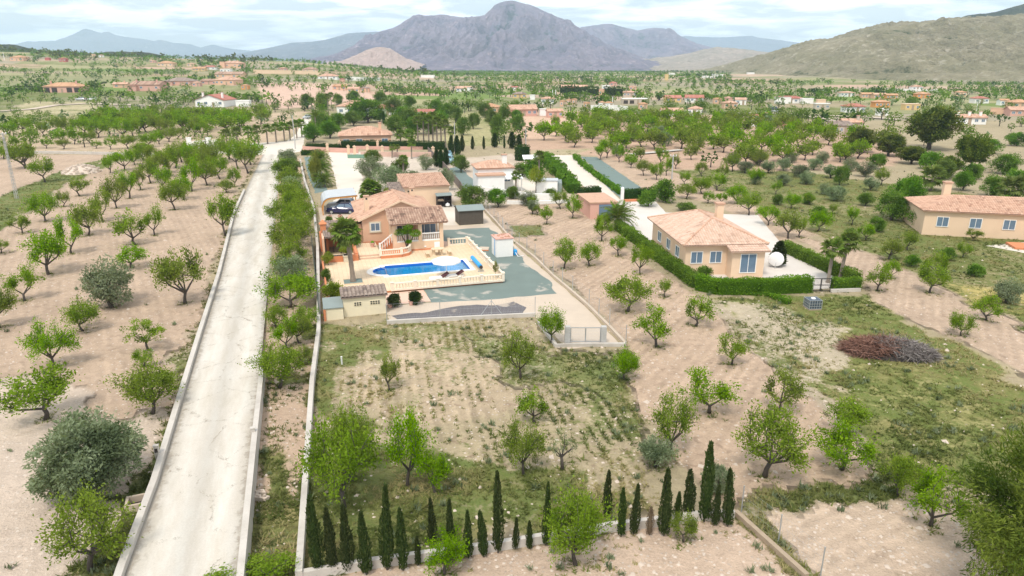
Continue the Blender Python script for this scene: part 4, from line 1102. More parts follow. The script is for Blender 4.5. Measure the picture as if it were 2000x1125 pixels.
_bal = MB(); _bal.lathe([(.05, 0), (.035, .08), (.07, .24), (.045, .42), (.05, .56)], 5)
BALM = _bal.mesh('baluster', M_BALU, True)
_balw = MB(); _balw.lathe([(.05, 0), (.035, .08), (.07, .24), (.045, .42), (.05, .56)], 5)
BALW = _balw.mesh('baluster', M_WHITE, True)
def balustrade(name, p, q, z, label, h=.82, gap=.27, solid=(), mat=M_BALU, bal=BALM, posts=4, base=.18, z1=None, infill=None, parent=None, cat='balustrade', ends=True):
    """run of balusters between two property-grid points"""
    x0, y0 = W(*p); l = math.hypot(q[0] - p[0], q[1] - p[1]); ang = math.atan2(q[1] - p[1], q[0] - p[0])
    if parent is None: o = thing(name, x0, y0, z, A0 + ang, label, cat)
    else: o = parent
    z1 = z1 or 0.0
    f = lambda u: z1 * u / l
    mb = MB(); mb.bar((0, 0, base / 2), (l, 0, base / 2 + z1), .24, base); mb.build('bottom_rail', mat, o)
    mb = MB(); mb.bar((0, 0, h - .05), (l, 0, h - .05 + z1), .22, .11); mb.build('top_rail', mat, o)
    pk = [l * i / max(1, posts - 1) for i in range(posts)] if posts > 1 else []
    for u in pk:
        mb = MB(); mb.box(u - .12, u + .12, -.135, .135, f(u), f(u) + h + .04); mb.box(u - .15, u + .15, -.165, .165, f(u) + h + .04, f(u) + h + .10); mb.build('post', mat, o)
    k = int(l / gap); zs = (h - .10 - base) / .56
    for i in range(k):
        u = (i + .5) * l / k
        if any(abs(u - w) < .2 for w in pk): continue
        b = link('baluster', bal, o); b.location = (u, 0, base + f(u)); b.scale = (1, 1, zs)
    if infill:
        mb = MB(); mb.box(.12, l - .12, -.02, .02, base, h - .1); mb.build('mesh_infill', infill, o)
    return o

# ------------------------------------------------------------------ yards of the pool villa
sheet("driveway", [W(*loc(*p)) for p in ((641, 296), (703, 297), (704, 318), (708, 350), (722, 392), (880, 392), (893, 405), (900, 440), (868, 440), (840, 420), (700, 420), (630, 418), (660, 384), (655, 350))], M_DRIVE, .006, .35, 1.0, 2)
sheet("gravel_yard", Ws((.3, 9), (5, 9.5), (7.4, 9), (7.9, 3), (7.3, -5), (7.0, -9), (7.3, -14), (6.8, -18.2), (3.5, -17.6), (0, -17.8), (-4.5, -17.2), (-4.6, -13.4), (3.0, -13.4), (3.0, 1), (.3, 1)), M_TEAL, .010, .45, .7, 4)
sheet("packed_earth_yard", Ws((-.5, 24), (6, 24), (9.5, 22), (8.2, 2), (8.0, -13), (7.9, -22), (7.2, -30.2), (3.2, -30.3), (3.0, -23), (-8.6, -21.6), (-8.6, -17), (-4.6, -17.2), (3.1, -13.6), (3.1, 2), (.4, 2), (.4, 12)), M_PALE, .005, .15, 1.0, 6)
sheet("dark_gravel_bed", Ws((-7.9, -21.3), (-2.5, -22.0), (2.2, -22.6), (2.9, -20.6), (2.3, -19.2), (.5, -19.6), (-1.0, -18.9), (-4.0, -19.3), (-8.2, -19.4)), M_BLKG, .014, .5, .6, 8)
sheet("gravel_strip", [W(*loc(*p)) for p in ((594, 306), (622, 306), (630, 340), (640, 372), (615, 378), (598, 330))], M_TEALC, .006, .3, 1.0, 9)
sheet("pink_slab", Ws((-8.0, -13.56), (-4.6, -13.56), (-4.5, -16.9), (-8.5, -16.9)), M_TANP, .018)
sheet("front_path", Ws((.35, .9), (.95, .9), (1.5, 3.2), (.35, 4.2)), M_TANP, .018)

# terrace, pool
ZT = .16
arc = [(-7.15 + 1.35 * math.cos(t), -7.05 + 1.35 * math.sin(t)) for t in np.linspace(R(90), R(270), 13)]
INNER = [(.95, -5.3), (-7.15, -5.3)] + arc + [(-7.15, -8.8), (.95, -8.8)]
arc2 = [(-7.35 + 1.75 * math.cos(t), -7.05 + 1.75 * math.sin(t)) for t in np.linspace(R(90), R(270), 13)]
OUTER = [(1.40, -4.85), (-7.65, -4.85)] + [(-7.65, -5.35)] + arc2[1:-1] + [(-7.65, -8.75), (-7.65, -9.25), (1.40, -9.25)]
TB = [(-13.0, -13.35), (3.0, -13.35), (3.0, .95), (-13.0, .95)]
def flat_obj(name, outer, hole, z, mat, parent=None, kind=None, origin=(0, 0)):
    loops = [outer] + ([hole] if hole else [])
    tris = tessellate_polygon([[Vector((x, y, 0)) for x, y in l] for l in loops])
    fl = [p for l in loops for p in l]
    F = []
    for t in tris:
        a, b, c = [fl[i] for i in t]
        F.append(tuple(t) if (b[0] - a[0]) * (c[1] - a[1]) - (b[1] - a[1]) * (c[0] - a[0]) > 0 else tuple(t)[::-1])
    me = bpy.data.meshes.new(name); me.from_pydata([(x - origin[0], y - origin[1], z) for x, y in fl], [], F); me.materials.append(mat)
    o = link(name, me, parent)
    if kind: o['kind'] = kind
    return o
t_ = flat_obj("terrace_floor", TB, OUTER, ZT, M_PAVE, kind='structure')
t_.location = (*O0, 0); t_.rotation_euler = (0, 0, A0)
mb = MB()
for a, b in zip(TB, TB[1:] + TB[:1]): mb.face([(*a, -.1), (*b, -.1), (*b, ZT - .002), (*a, ZT - .002)])
o = mb.build("terrace_edge", M_TERRA); o.location = (*O0, 0); o.rotation_euler = (0, 0, A0); o['kind'] = 'structure'

pool = pthing("swimming_pool", -3, -7, "blue swimming pool with rounded step end set in the cream terrace", "swimming pool")
PO = (-3, -7)
flat_obj("coping", OUTER, INNER, ZT + .05, M_COPE, pool, origin=PO)
mb = MB()
for a, b in zip(OUTER, OUTER[1:] + OUTER[:1]): mb.face([(a[0] + 3, a[1] + 7, ZT - .05), (b[0] + 3, b[1] + 7, ZT - .05), (b[0] + 3, b[1] + 7, ZT + .05), (a[0] + 3, a[1] + 7, ZT + .05)][::-1])
mb.build("coping_edge", M_COPE, pool)
mb = MB()
for a, b in zip(INNER, INNER[1:] + INNER[:1]): mb.face([(a[0] + 3, a[1] + 7, -1.25), (b[0] + 3, b[1] + 7, -1.25), (b[0] + 3, b[1] + 7, ZT - .22), (a[0] + 3, a[1] + 7, ZT - .22)])
mb.build("basin_wall", M_POOL, pool)
mb = MB()
for a, b in zip(INNER, INNER[1:] + INNER[:1]): mb.face([(a[0] + 3, a[1] + 7, ZT - .22), (b[0] + 3, b[1] + 7, ZT - .22), (b[0] + 3, b[1] + 7, ZT + .05), (a[0] + 3, a[1] + 7, ZT + .05)])
mb.build("tile_border", M_POOLB, pool)
flat_obj("basin_floor", INNER, None, -1.25, M_POOL, pool, origin=PO)
for i, rr in enumerate((1.3, .95, .6)):
    mb = MB(); mb.prism([(-7.15 + 3 + .3 * i + rr * math.cos(t) * 1.0, -.05 + rr * math.sin(t)) for t in np.linspace(R(90), R(270), 11)] , -1.24, -.85 + .25 * (2 - i) * .9 - .25)
    mb.build("step", M_POOL, pool)
m, nt, out = new_mat("pool_water"); g = NT(nt)
tp = g.n("ShaderNodeBsdfTransparent", {0: (0.74, 0.95, 1.0, 1)})
gl = g.n("ShaderNodeBsdfGlossy", {'Color': (1, 1, 1, 1), 'Roughness': 0.03})
bp = g.n("ShaderNodeBump", {'Strength': 0.25, 'Distance': 0.02, 'Height': g.noise(g.n("ShaderNodeTexCoord").outputs['Object'], 3.0, 3)})
fr = g.n("ShaderNodeFresnel", {'IOR': 1.33}); nt.links.new(bp.outputs[0], fr.inputs['Normal']); nt.links.new(bp.outputs[0], gl.inputs['Normal'])
mx = g.n("ShaderNodeMixShader", {0: fr.outputs[0], 1: tp.outputs[0], 2: gl.outputs[0]}); nt.links.new(mx.outputs[0], out.inputs[0])
flat_obj("water", INNER, None, ZT - .10, m, pool, origin=PO)
mb = MB(); mb.tube([(-4.9, .6, ZT), (-4.7, .2, .55), (-4.3, -.5, .55), (-4.2, -.8, -.1)], .025, 5); mb.build("handrail", M_METAL, pool)

# balustrades round the terrace
balustrade("balustrade", (-7.4, -13.45), (3.0, -13.45), ZT, "long cream balustrade along the front edge of the pool terrace", posts=6, h=.72)
balustrade("balustrade", (3.02, -13.3), (3.02, .85), ZT, "long cream balustrade running beside the grey green gravel yard", posts=9, h=.76)
balustrade("balustrade", (.75, 1.0), (2.85, 1.0), ZT, "short cream balustrade between the house corner and the gravel yard", posts=2, h=.8)
# low wall at the front-left, where the terrace passes the tool hut
wall_run("terrace_wall", Ws((-13.1, -13.3), (-13.1, -2.0)), .5, .16, M_TERRA, "low orange garden wall behind the boundary wall beside the palm trunk", hfun=lambda p: .62)

# ---- parasol, loungers, table set, roller
def parasol():
    o = pthing("parasol", -1.9, -10.9, "large white octagonal parasol open over the near edge of the swimming pool", "parasol", ZT)
    mb = MB(); n = 8; r = 1.42; z0, z1 = 1.72, 2.12
    for i in range(n):
        a, b = R(22.5 + 45 * i), R(67.5 + 45 * i)
        p = [(r * math.cos(a), r * math.sin(a)), (r * math.cos(b), r * math.sin(b))]
        md = [(x * .5, y * .5) for x, y in p]
        mb.face([(*p[0], z0), (*p[1], z0), (*md[1], z0 + .25), (*md[0], z0 + .25)]); mb.face([(*md[0], z0 + .25), (*md[1], z0 + .25), (0, 0, z1)])
        mb.face([(*p[1], z0), (*p[0], z0), (*p[0], z0 - .14), (*p[1], z0 - .14)])
    c = mb.build("canopy", M_CLOTHW, o); c.location = (0, 0, 0)
    mb = MB(); mb.tube([(0, 0, 0), (0, 0, 2.2)], .03, 6); mb.build("pole", M_WHITE, o)
    for i in range(8):
        a = R(22.5 + 45 * i); mb = MB(); mb.tube([(0, 0, 2.06), (1.38 * math.cos(a), 1.38 * math.sin(a), 1.72)], .012, 3); mb.build("rib", M_WHITE, o)
    mb = MB(); mb.lathe([(.32, 0), (.32, .07), (.06, .1)], 10); mb.build("base", M_POT, o)
parasol()
def lounger(a, b, label, rot):
    o = pthing("sun_lounger", a, b, label, "sun lounger", ZT, rot, "sun loungers beside the pool")
    mb = MB(); mb.bar((-.9, -.28, .28), (.9, -.28, .28), .05, .05); mb.bar((-.9, .28, .28), (.9, .28, .28), .05, .05); mb.bar((-.9, -.28, .28), (-.9, .28, .28), .05, .05); mb.bar((.9, -.28, .28), (.9, .28, .28), .05, .05); mb.build("frame", M_WHITE, o)
    for sx in (-.8, .75):
        for sy in (-.28, .28):
            mb = MB(); mb.box(sx - .025, sx + .025, sy - .025, sy + .025, 0, .27); mb.build("leg", M_WHITE, o)
    mb = MB(); mb.box(-.9, .25, -.3, .3, .31, .39); mb.build("mattress", M_CLOTHW, o)
    mb = MB(); mb.bar((.25, 0, .35), (.92, 0, .70), .6, .08); mb.build("backrest", M_BURG, o)
lounger(-2.75, -11.6, "white sun lounger with dark backrest, further from the parasol pole", .12)
lounger(-1.25, -11.3, "white sun lounger with dark backrest, right beside the parasol pole", .12)
def stone_table():
    o = pthing("stone_table", -1.15, -2.6, "cream cast stone garden table with slab top in front of the house", "table", ZT)
    mb = MB(); mb.prism([(.75 * math.cos(t), .5 * math.sin(t)) for t in np.linspace(0, 2 * math.pi, 13)[:-1]], .68, .77); mb.build("tabletop", M_PAVE, o)
    for s in (-.4, .4):
        mb = MB(); mb.lathe([(.2, 0), (.12, .12), (.1, .45), (.18, .68)], 8, (s, 0, 0)); mb.build("pedestal", M_PAVE, o)
    for i, (a, b, nm) in enumerate(((-2.35, -2.8, "curved cream stone bench on the steps side of the stone table"), (.05, -2.75, "curved cream stone bench on the gravel yard side of the stone table"), (-1.2, -1.75, "cream stone bench between the stone table and the house"))):
        o = pthing("stone_bench", a, b, nm, "bench", ZT, (R(90), R(90), 0)[i])
        mb = MB(); mb.box(-.5, .5, -.18, .18, .38, .46); mb.build("seat", M_PAVE, o)
        for s in (-.34, .34):
            mb = MB(); mb.box(s - .07, s + .07, -.15, .15, 0, .38); mb.build("leg", M_PAVE, o)
stone_table()
def roller():
    o = pthing("pool_cover_roller", 1.75, -8.0, "rolled bright blue pool cover on a metal roller beside the pool end", "pool cover", ZT)
    mb = MB(); mb.tube([(0, -1.75, .5), (0, 1.75, .5)], .21, 10); mb.build("rolled_cover", M_BLUEC, o)
    mb = MB(); mb.tube([(0, -1.95, .5), (0, 1.95, .5)], .05, 6); mb.build("axle", M_METAL, o)
    for s in (-1.88, 1.88):
        mb = MB(); mb.bar((-.3, s, .04), (0, s, .5), .04, .04); mb.bar((.3, s, .04), (0, s, .5), .04, .04); mb.bar((-.32, s, .04), (.32, s, .04), .05, .05); mb.build("stand", M_METAL, o)
    mb = MB(); mb.lathe([(.18, -.02), (.18, .02)], 10, (0, 0, 0)); w = mb.build("handwheel", M_DARK, o); w.location = (0, -2.0, .5); w.rotation_euler = (R(90), 0, 0)
roller()

# ---- the house
def main_house():
    H = pthing("villa", 0, 0, "peach bungalow villa with salmon tiled roof and white balustraded porch beside the pool", "house")
    aL, aR, bF, bB, ze = -8.35, -.15, 4.3, 14.5, 3.15; am = -3.95; zr = 5.0
    mb = MB()
    mb.prism([(aL, bF), (aR, bF), (aR, bB), (aL, bB)], -.1, ze - .05)
    gf = [(aL - .05, bF - .02, ze - .06), (aR + .05, bF - .02, ze - .06), (am, bF - .02, zr - .12)]
    mb.face(gf); mb.face([(p[0], bF + .2, p[2]) for p in gf][::-1])
    mb.build("wall", M_PEACH, H)
    mb = MB(); mb.box(aL - .06, -5.5, bF - .06, bF - .003, 0, .45); mb.build("plinth", M_TERRA, H)
    # gable roof in front, hipped at the back
    sl = math.hypot(am - aL + .45, zr - ze); zl = zr - (am - aL + .45) * (zr - ze) / (am - aL)
    for s, x0 in ((1, aL - .45), (-1, aR + .45)):
        run = abs(am - x0); z0 = zr - run * (zr - ze) / (am - aL)
        upv = Vector((s * run, 0, zr - z0)).normalized(); h_ = math.hypot(run, zr - z0)
        hipin = 4.0
        if s > 0: roof(H, (x0, bB + .4, z0), (0, -1, 0), upv, bB + .4 - (bF - .25), h_, inl=hipin, inr=0)
        else: roof(H, (x0, bF - .25, z0), (0, 1, 0), upv, bB + .4 - (bF - .25), h_, inl=0, inr=hipin)
    run = 4.0; x0 = aL - .45; z0 = zr - (am - x0) * (zr - ze) / (am - aL); w_ = aR + .45 - x0
    upv = Vector((0, -run, zr - z0)).normalized()
    roof(H, (aR + .45, bB + .4, z0), (-1, 0, 0), upv, w_, math.hypot(run, zr - z0), inl=w_ / 2, inr=w_ / 2)
    ridge(H, (am, bF - .25, zr + .04), (am, bB - 3.6, zr + .04)); ridge(H, (am, bB - 3.6, zr + .04), (aL - .4, bB + .35, z0 + .08)); ridge(H, (am, bB - 3.6, zr + .04), (aR + .4, bB + .35, z0 + .08))
    # cream verge boards on the gable
    for s, x0 in ((1, aL - .45), (-1, aR + .45)):
        z0 = zr - abs(am - x0) * (zr - ze) / (am - aL)
        mb = MB(); mb.bar((x0, bF - .26, z0 - .05), (am, bF - .26, zr - .05), .1, .2); mb.build("verge_board", M_CREAM, H)
    # lower side wing roof at the left
    mb = MB(); mb.prism([(-9.15, 5.6), (aL - .01, 5.6), (aL - .01, 10.2), (-9.15, 10.2)], -.1, 2.25); mb.build("side_wing", M_PEACH, H)
    upv = Vector((1.2, 0, .75)).normalized(); roof(H, (-9.55, 10.4, 2.2), (0, -1, 0), upv, 5.0, 1.55, mat=M_TILE)
    # porch: raised floor, pillars, roof
    mb = MB(); mb.prism([(-5.5, 0), (0, 0), (0, bF - .01), (-5.5, bF - .01)], -.1, 1.15); mb.build("porch_base", M_CREAM, H)
    mb = MB(); mb.box(-5.54, .03, -.05, -.004, .1, .32); mb.build("plinth", M_TERRA, H)
    for a in (-5.3, -2.55, -.2):
        mb = MB(); mb.box(a - .2, a + .2, .05, .45, 1.15, 3.25); mb.build("porch_pillar", M_CREAM, H)
    mb = MB(); mb.box(-.4, 0, 3.6, 4.28, 1.15, 3.3); mb.box(-5.45, -5.1, 3.6, 4.28, 1.15, 3.3); mb.build("porch_wall", M_CREAM, H)
    mb = MB(); mb.box(-5.62, .15, -.02, .30, 3.05, 3.28); mb.build("porch_beam", M_PEACH, H)
    run, rise_ = 3.7, 1.0; upv = Vector((0, run, rise_)).normalized()
    roof(H, (-5.75, -.35, 3.22), (1, 0, 0), upv, 6.15, math.hypot(run, rise_), mat=M_TILEB, rise=.075, pitch=.27)
    mb = MB(); mb.face([(-5.76, -.35, 3.12), (-5.76, 3.3, 4.12), (-5.76, 3.3, 3.3), (-5.76, -.2, 3.1)]); mb.face([(.42, -.35, 3.12), (.42, -.2, 3.1), (.42, 3.3, 3.3), (.42, 3.3, 4.12)]); mb.build("porch_cheek", M_CREAM, H)
    ridge(H, (-5.75, 3.35, 4.26), (.4, 3.35, 4.26), M_TILEB)
    for s in (-5.78, .43): ridge(H, (s, -.35, 3.27), (s, 3.35, 4.27), M_TILEB, .1)
    # openings
    window(H, (-6.95, bF, 2.1), 1.05, .95, surround=M_POT, glass=M_GLASSB, mull=1, grid=0)
    window(H, (-1.25, 3.2, 2.2), 2.0, 2.0, mull=2, glass=M_GLASSB, d=.1, name='glazed_door')
    mb = MB(); mb.box(-2.5, -.2, 3.21, 3.4, 1.15, 3.3); mb.build("porch_partition", M_PEACH, H)
    window(H, (-4.0, 3.6, 2.1), 1.3, 1.7, mull=1, glass=M_GLASS, d=.1)
    mb = MB(); mb.box(-1.05, -.45, -.07, -.004, .38, .98); mb.build("meter_cupboard", M_PLAST, H)
    for a in (-4.3, -2.2):
        mb = MB(); mb.box(a, a + .25, -.06, -.004, .5, .62); mb.build("wall_light", M_PLAST, H)
    for x0, x1 in ((-5.1, -2.75), (-2.35, -.4)):
        mb = MB(); mb.box(x0, x1, .12, .34, 1.15, 1.27); mb.build("bottom_rail", M_WHITE, H)
        mb = MB(); mb.box(x0, x1, .13, .33, 1.92, 2.02); mb.build("top_rail", M_WHITE, H)
        k = int((x1 - x0) / .2)
        for i in range(k):
            b = link("baluster", BALW, H); b.location = (x0 + (i + .5) * (x1 - x0) / k, .23, 1.27); b.scale = (.8, .8, 1.16)
    # porch steps at the left, with their own rail
    for i in range(5):
        mb = MB(); mb.box(-6.75 + .25 * i, -6.5 + .25 * i + .02, .9, 2.3, 0, .23 * (i + 1)); mb.build("step", M_TERRA, H)
    mb = MB(); mb.bar((-6.85, .72, 1.0), (-5.5, .72, 2.0), .14, .1); mb.build("stair_rail", M_WHITE, H)
    mb = MB(); mb.box(-7.0, -6.8, .62, .82, 0, 1.1); mb.build("newel_post", M_WHITE, H)
    for i in range(5):
        b = link("baluster", BALW, H); b.location = (-6.6 + i * .25, .72, .25 + .185 * i); b.scale = (.9, .9, 1.55)
    # chimneys
    for a, b, zt, zb in ((-7.55, 6.7, 5.2, 3.0), (-1.55, 11.8, 5.0, 3.6)):
        mb = MB(); mb.box(a - .27, a + .27, b - .27, b + .27, zb, zt); c = mb.build("chimney", M_CREAM, H)
        mb = MB(); mb.box(a - .34, a + .34, b - .34, b + .34, zt, zt + .08); mb.build("chimney_cap", M_TILE, c)
        mb = MB(); mb.box(a - .10, a + .10, b - .28, b - .26, zt - .35, zt - .15); mb.build("chimney_vent", M_BLACKM, c)
main_house()

def garage():
    H = pthing("garage", 0, 0, "tall peach garage with light salmon tiled roof behind the villa", "garage")
    mb = MB(); mb.prism([(-.8, 24.5), (5.7, 24.5), (5.7, 31.0), (-.8, 31.0)], -.1, 2.9)
    mb.face([(-.8, 24.5, 2.9), (-.8, 24.5, 2.95), (-.8, 31, 3.75), (-.8, 31, 2.9)]); mb.face([(5.7, 24.5, 2.9), (5.7, 31, 2.9), (5.7, 31, 3.75), (5.7, 24.5, 2.95)]); mb.face([(5.7, 31, 2.9), (-.8, 31, 2.9), (-.8, 31, 3.75), (5.7, 31, 3.75)]); mb.face([(-.8, 24.5, 2.9), (5.7, 24.5, 2.9), (5.7, 24.5, 2.96), (-.8, 24.5, 2.96)])
    mb.build("wall", M_CREAM, H)
    upv = Vector((0, 6.9, .85)).normalized(); roof(H, (-.9, 24.25, 2.95), (1, 0, 0), upv, 6.75, 7.0, mat=M_TILE)
    mb = MB(); mb.box(-2.5, -2.3, 22.2, 22.4, 0, 2.4); mb.box(-2.5, -2.3, 28.2, 28.4, 0, 2.4); mb.build("lean_to_post", M_DARK, H)
    mb = MB(); mb.box(-2.5, -.83, 28.5, 28.65, 0, 2.5); mb.build("lean_to_wall", M_CREAM, H)
    upv = Vector((0, 6.6, .6)).normalized(); roof(H, (-2.75, 22.0, 2.45), (1, 0, 0), upv, 1.95, 6.6, mat=M_TILEG)
    mb = MB(); mb.box(-2.72, -.85, 22.0, 22.1, 2.2, 2.42); mb.build("fascia", M_DARK, H)
    mb = MB(); mb.box(-.3, 0, 24.3, 24.49, 2.25, 2.4); mb.build("wall_lamp", M_DARK, H)
garage()
def log_store():
    H = pthing("log_store", 4.7, 23.6, "dark wooden log store with grey roof against the garage wall", "shed")
    mb = MB(); mb.box(-1.05, 1.05, .4, .46, .05, 1.75); mb.box(-1.05, -.98, -.4, .4, .05, 1.75); mb.box(.98, 1.05, -.4, .4, .05, 1.75); mb.box(-.03, .03, -.4, .4, .05, 1.75); mb.build("carcass", M_DARK, H)
    mb = MB(); mb.box(-1.0, 1.0, -.38, .4, .82, .88); mb.build("shelf", M_DARK, H)
    mb = MB(); mb.face([(-1.15, -.55, 1.72), (1.15, -.55, 1.72), (1.15, .55, 1.95), (-1.15, .55, 1.95)]); mb.face([(-1.15, -.55, 1.66), (-1.15, .55, 1.89), (1.15, .55, 1.89), (1.15, -.55, 1.66)]); mb.face([(-1.15, -.55, 1.66), (1.15, -.55, 1.66), (1.15, -.55, 1.72), (-1.15, -.55, 1.72)]); mb.build("roof", M_FELT, H)
    mb = MB()
    for i in range(5): mb.tube([(-.9 + i * .19, -.35, .98), (-.9 + i * .19, .3, .98)], .085, 6)
    for i in range(4): mb.tube([(-.82 + i * .19, -.35, 1.13), (-.82 + i * .19, .3, 1.13)], .085, 6)
    mb.build("log_stack", M_TIMB, H)
    o = pthing("plastic_sack", 5.2, 23.4, "white plastic sack lying inside the dark log store", "sack", .1); mb = MB(); mb.lathe([(.2, 0), (.36, .12), (.33, .35), (.12, .45)], 7); mb.build("sack_body", M_PLAST, o); mb = MB(); mb.lathe([(.05, .44), (.1, .55)], 6); mb.build("sack_neck", M_PLAST, o)
log_store()
def shed():
    H = pthing("garden_shed", 4.2, 11.0, "dark grey brown boarded garden shed with felt roof on the gravel yard", "shed")
    w, d = 3.1, 2.5
    mb = MB(); mb.box(-.08, w + .08, -.08, d + .08, 0, .08); mb.build("base", M_POT, H)
    nb = 13
    for side in range(4):
        for i in range(nb):
            z0 = .08 + i * 1.9 / nb; z1 = z0 + 1.9 / nb - .02; mb = MB()
            if side == 0: mb.box(0, w, -.02, .03, z0, z1)
            elif side == 1: mb.box(-.02, .03, .03, d, z0, z1)
            elif side == 2: mb.box(w - .03, w + .02, .03, d, z0, z1)
            else: mb.box(0, w, d, d + .03, z0, z1)
            mb.build("board", M_SHEDW, H)
    mb = MB(); mb.box(.03, w - .03, .03, d - .03, .08, 1.95); mb.build("lining", M_DARK, H)
    mb = MB()
    P = [(-.2, -.2, 1.96), (w + .2, -.2, 1.96), (w + .2, d * .5, 2.42), (-.2, d * .5, 2.42)]; mb.face(P); mb.face([(x, y, z - .06) for x, y, z in P][::-1])
    Q = [(-.2, d * .5, 2.42), (w + .2, d * .5, 2.42), (w + .2, d + .2, 1.96), (-.2, d + .2, 1.96)]; mb.face(Q); mb.face([(x, y, z - .06) for x, y, z in Q][::-1])
    mb.face([(-.2, -.2, 1.90), (w + .2, -.2, 1.90), (w + .2, -.2, 1.96), (-.2, -.2, 1.96)]); mb.build("roof", M_FELT, H)
    mb = MB(); mb.face([(-.03, 0, 1.95), (-.03, d * .5, 2.40), (-.03, d, 1.95)][::-1]); mb.face([(w + .03, 0, 1.95), (w + .03, d, 1.95), (w + .03, d * .5, 2.40)][::-1]); mb.build("gable", M_SHEDW, H)
shed()

# ---- carport and cars
def car(x, y, rot, paint, label, L_=4.0, wd=1.72, ht=1.48, kind='hatch', group=None, z=0.0, cat='car'):
    o = thing("parked_car", x, y, z, rot, label, cat, group)
    hl = L_ / 2
    if kind == 'hatch':
        st = [(-1, .35, .62, .62), (-.94, .25, .86, .88), (-.55, .20, .98, 1.0), (-.30, .20, 1.0, 1.06), (.0, .20, 1.0, 1.02), (.55, .20, .98, 1.04), (.90, .24, .93, 1.0), (1, .34, .7, .72)]
        roofp = [(-.42, 0), (-.10, 1), (.55, .97), (.88, 0)]
    else:
        st = [(-1, .35, .60, .60), (-.93, .25, .78, .80), (-.5, .20, .90, .92), (-.25, .20, .96, .98), (.2, .20, .96, .98), (.6, .20, .92, .98), (.92, .24, .85, .95), (1, .34, .65, .70)]
        roofp = [(-.32, 0), (.0, 1), (.38, 1), (.72, 0)]
    mb = MB(); n = len(st)
    hw = wd / 2
    def ring(s):
        x_, zb, zs, zt = s; x_ *= hl; w = hw * (1 - .10 * (abs(s[0]) > .92) - .06 * (abs(s[0]) > .8))
        zs *= .78; zt *= .93
        return [(x_, -w * .92, zb), (x_, -w, zb + .18), (x_, -w, zs), (x_, -w * .86, zt), (x_, w * .86, zt), (x_, w, zs), (x_, w, zb + .18), (x_, w * .92, zb)]
    rs = [ring(s) for s in st]
    for i in range(n - 1):
        for k in range(8): mb.face([rs[i][k], rs[i + 1][k], rs[i + 1][(k + 1) % 8], rs[i][(k + 1) % 8]][::-1])
    mb.face(rs[0]); mb.face(rs[-1][::-1])
    mb.build("body", paint, o, sm=False)
    zb = .93; up = []
    for f, k in roofp: up.append((f * hl, zb - .02 + (ht - zb) * k, hw * (.84 if k < .1 else .68)))
    mb = MB()
    for s in (1, -1):
        q = [(x_, s * w_, z_) for x_, z_, w_ in up]; mb.face(q if s > 0 else q[::-1])
    mb.face([(up[0][0], -up[0][2], up[0][1]), (up[0][0], up[0][2], up[0][1]), (up[1][0], up[1][2], up[1][1]), (up[1][0], -up[1][2], up[1][1])][::-1])
    mb.face([(up[3][0], -up[3][2], up[3][1]), (up[3][0], up[3][2], up[3][1]), (up[2][0], up[2][2], up[2][1]), (up[2][0], -up[2][2], up[2][1])])
    cab = mb.build("cabin_glass", M_GLASSB if paint is M_NAVY else M_GLASS, o)
    mb = MB(); a, b = up[1], up[2]
    mb.face([(a[0], -a[2], a[1] + .012), (b[0], -b[2], b[1] + .012), (b[0], b[2], b[1] + .012), (a[0], a[2], a[1] + .012)])
    for i, j in ((0, 1), (2, 3)):
        for s in (1, -1): mb.bar((up[i][0], s * up[i][2], up[i][1]), (up[j][0], s * up[j][2], up[j][1]), .07, .06)
    for s in (1, -1):
        mb.bar((a[0], s * a[2], a[1]), (b[0], s * b[2], b[1]), .08, .07); xm = (a[0] + b[0]) / 2 + .1; mb.bar((xm, s * hw * .84, zb), (xm - .05, s * hw * .70, ht - .04), .07, .05)
    mb.build("roof", paint, o)
    for fx in (-.62, .64):
        for s in (1, -1):
            mb = MB(); mb.tube([(fx * hl, s * (hw - .18), .30), (fx * hl, s * (hw + .012), .30)], .30, 12); w = mb.build("wheel", M_RUBBER, o)
            mb = MB(); mb.tube([(fx * hl, s * (hw - .02), .30), (fx * hl, s * (hw + .025), .30)], .19, 10); mb.build("rim", M_METAL, w)
    for s in (1, -1):
        mb = MB(); mb.box(-hl * .985 - .02, -hl * .90, s * hw * .62 - .17, s * hw * .62 + .17, .56, .70); mb.build("headlight", M_LAMP, o)
        mb = MB(); mb.box(hl * .93, hl * 1.0, s * hw * .74 - .10, s * hw * .74 + .10, .62, .92); mb.build("tail_light", M_REDL, o)
        mb = MB(); mb.box(-.28 * hl, -.22 * hl, s * (hw + .1) - .09, s * (hw + .1) + .09, .90, 1.02); mb.build("wing_mirror", paint, o)
    mb = MB(); mb.box(-hl - .012, -hl + .02, -.26, .26, .40, .51); mb.build("number_plate", M_PLAST, o)
    return o
wx, wy = W(-9.55, 23.3); car(wx, wy, A0 + R(-17), M_NAVY, "dark blue hatchback parked under the curved carport", 4.05)
wx, wy = W(-9.3, 26.2); car(wx, wy, A0 + R(-17), M_WCAR, "white estate car parked behind the dark blue hatchback under the carport", 4.3)
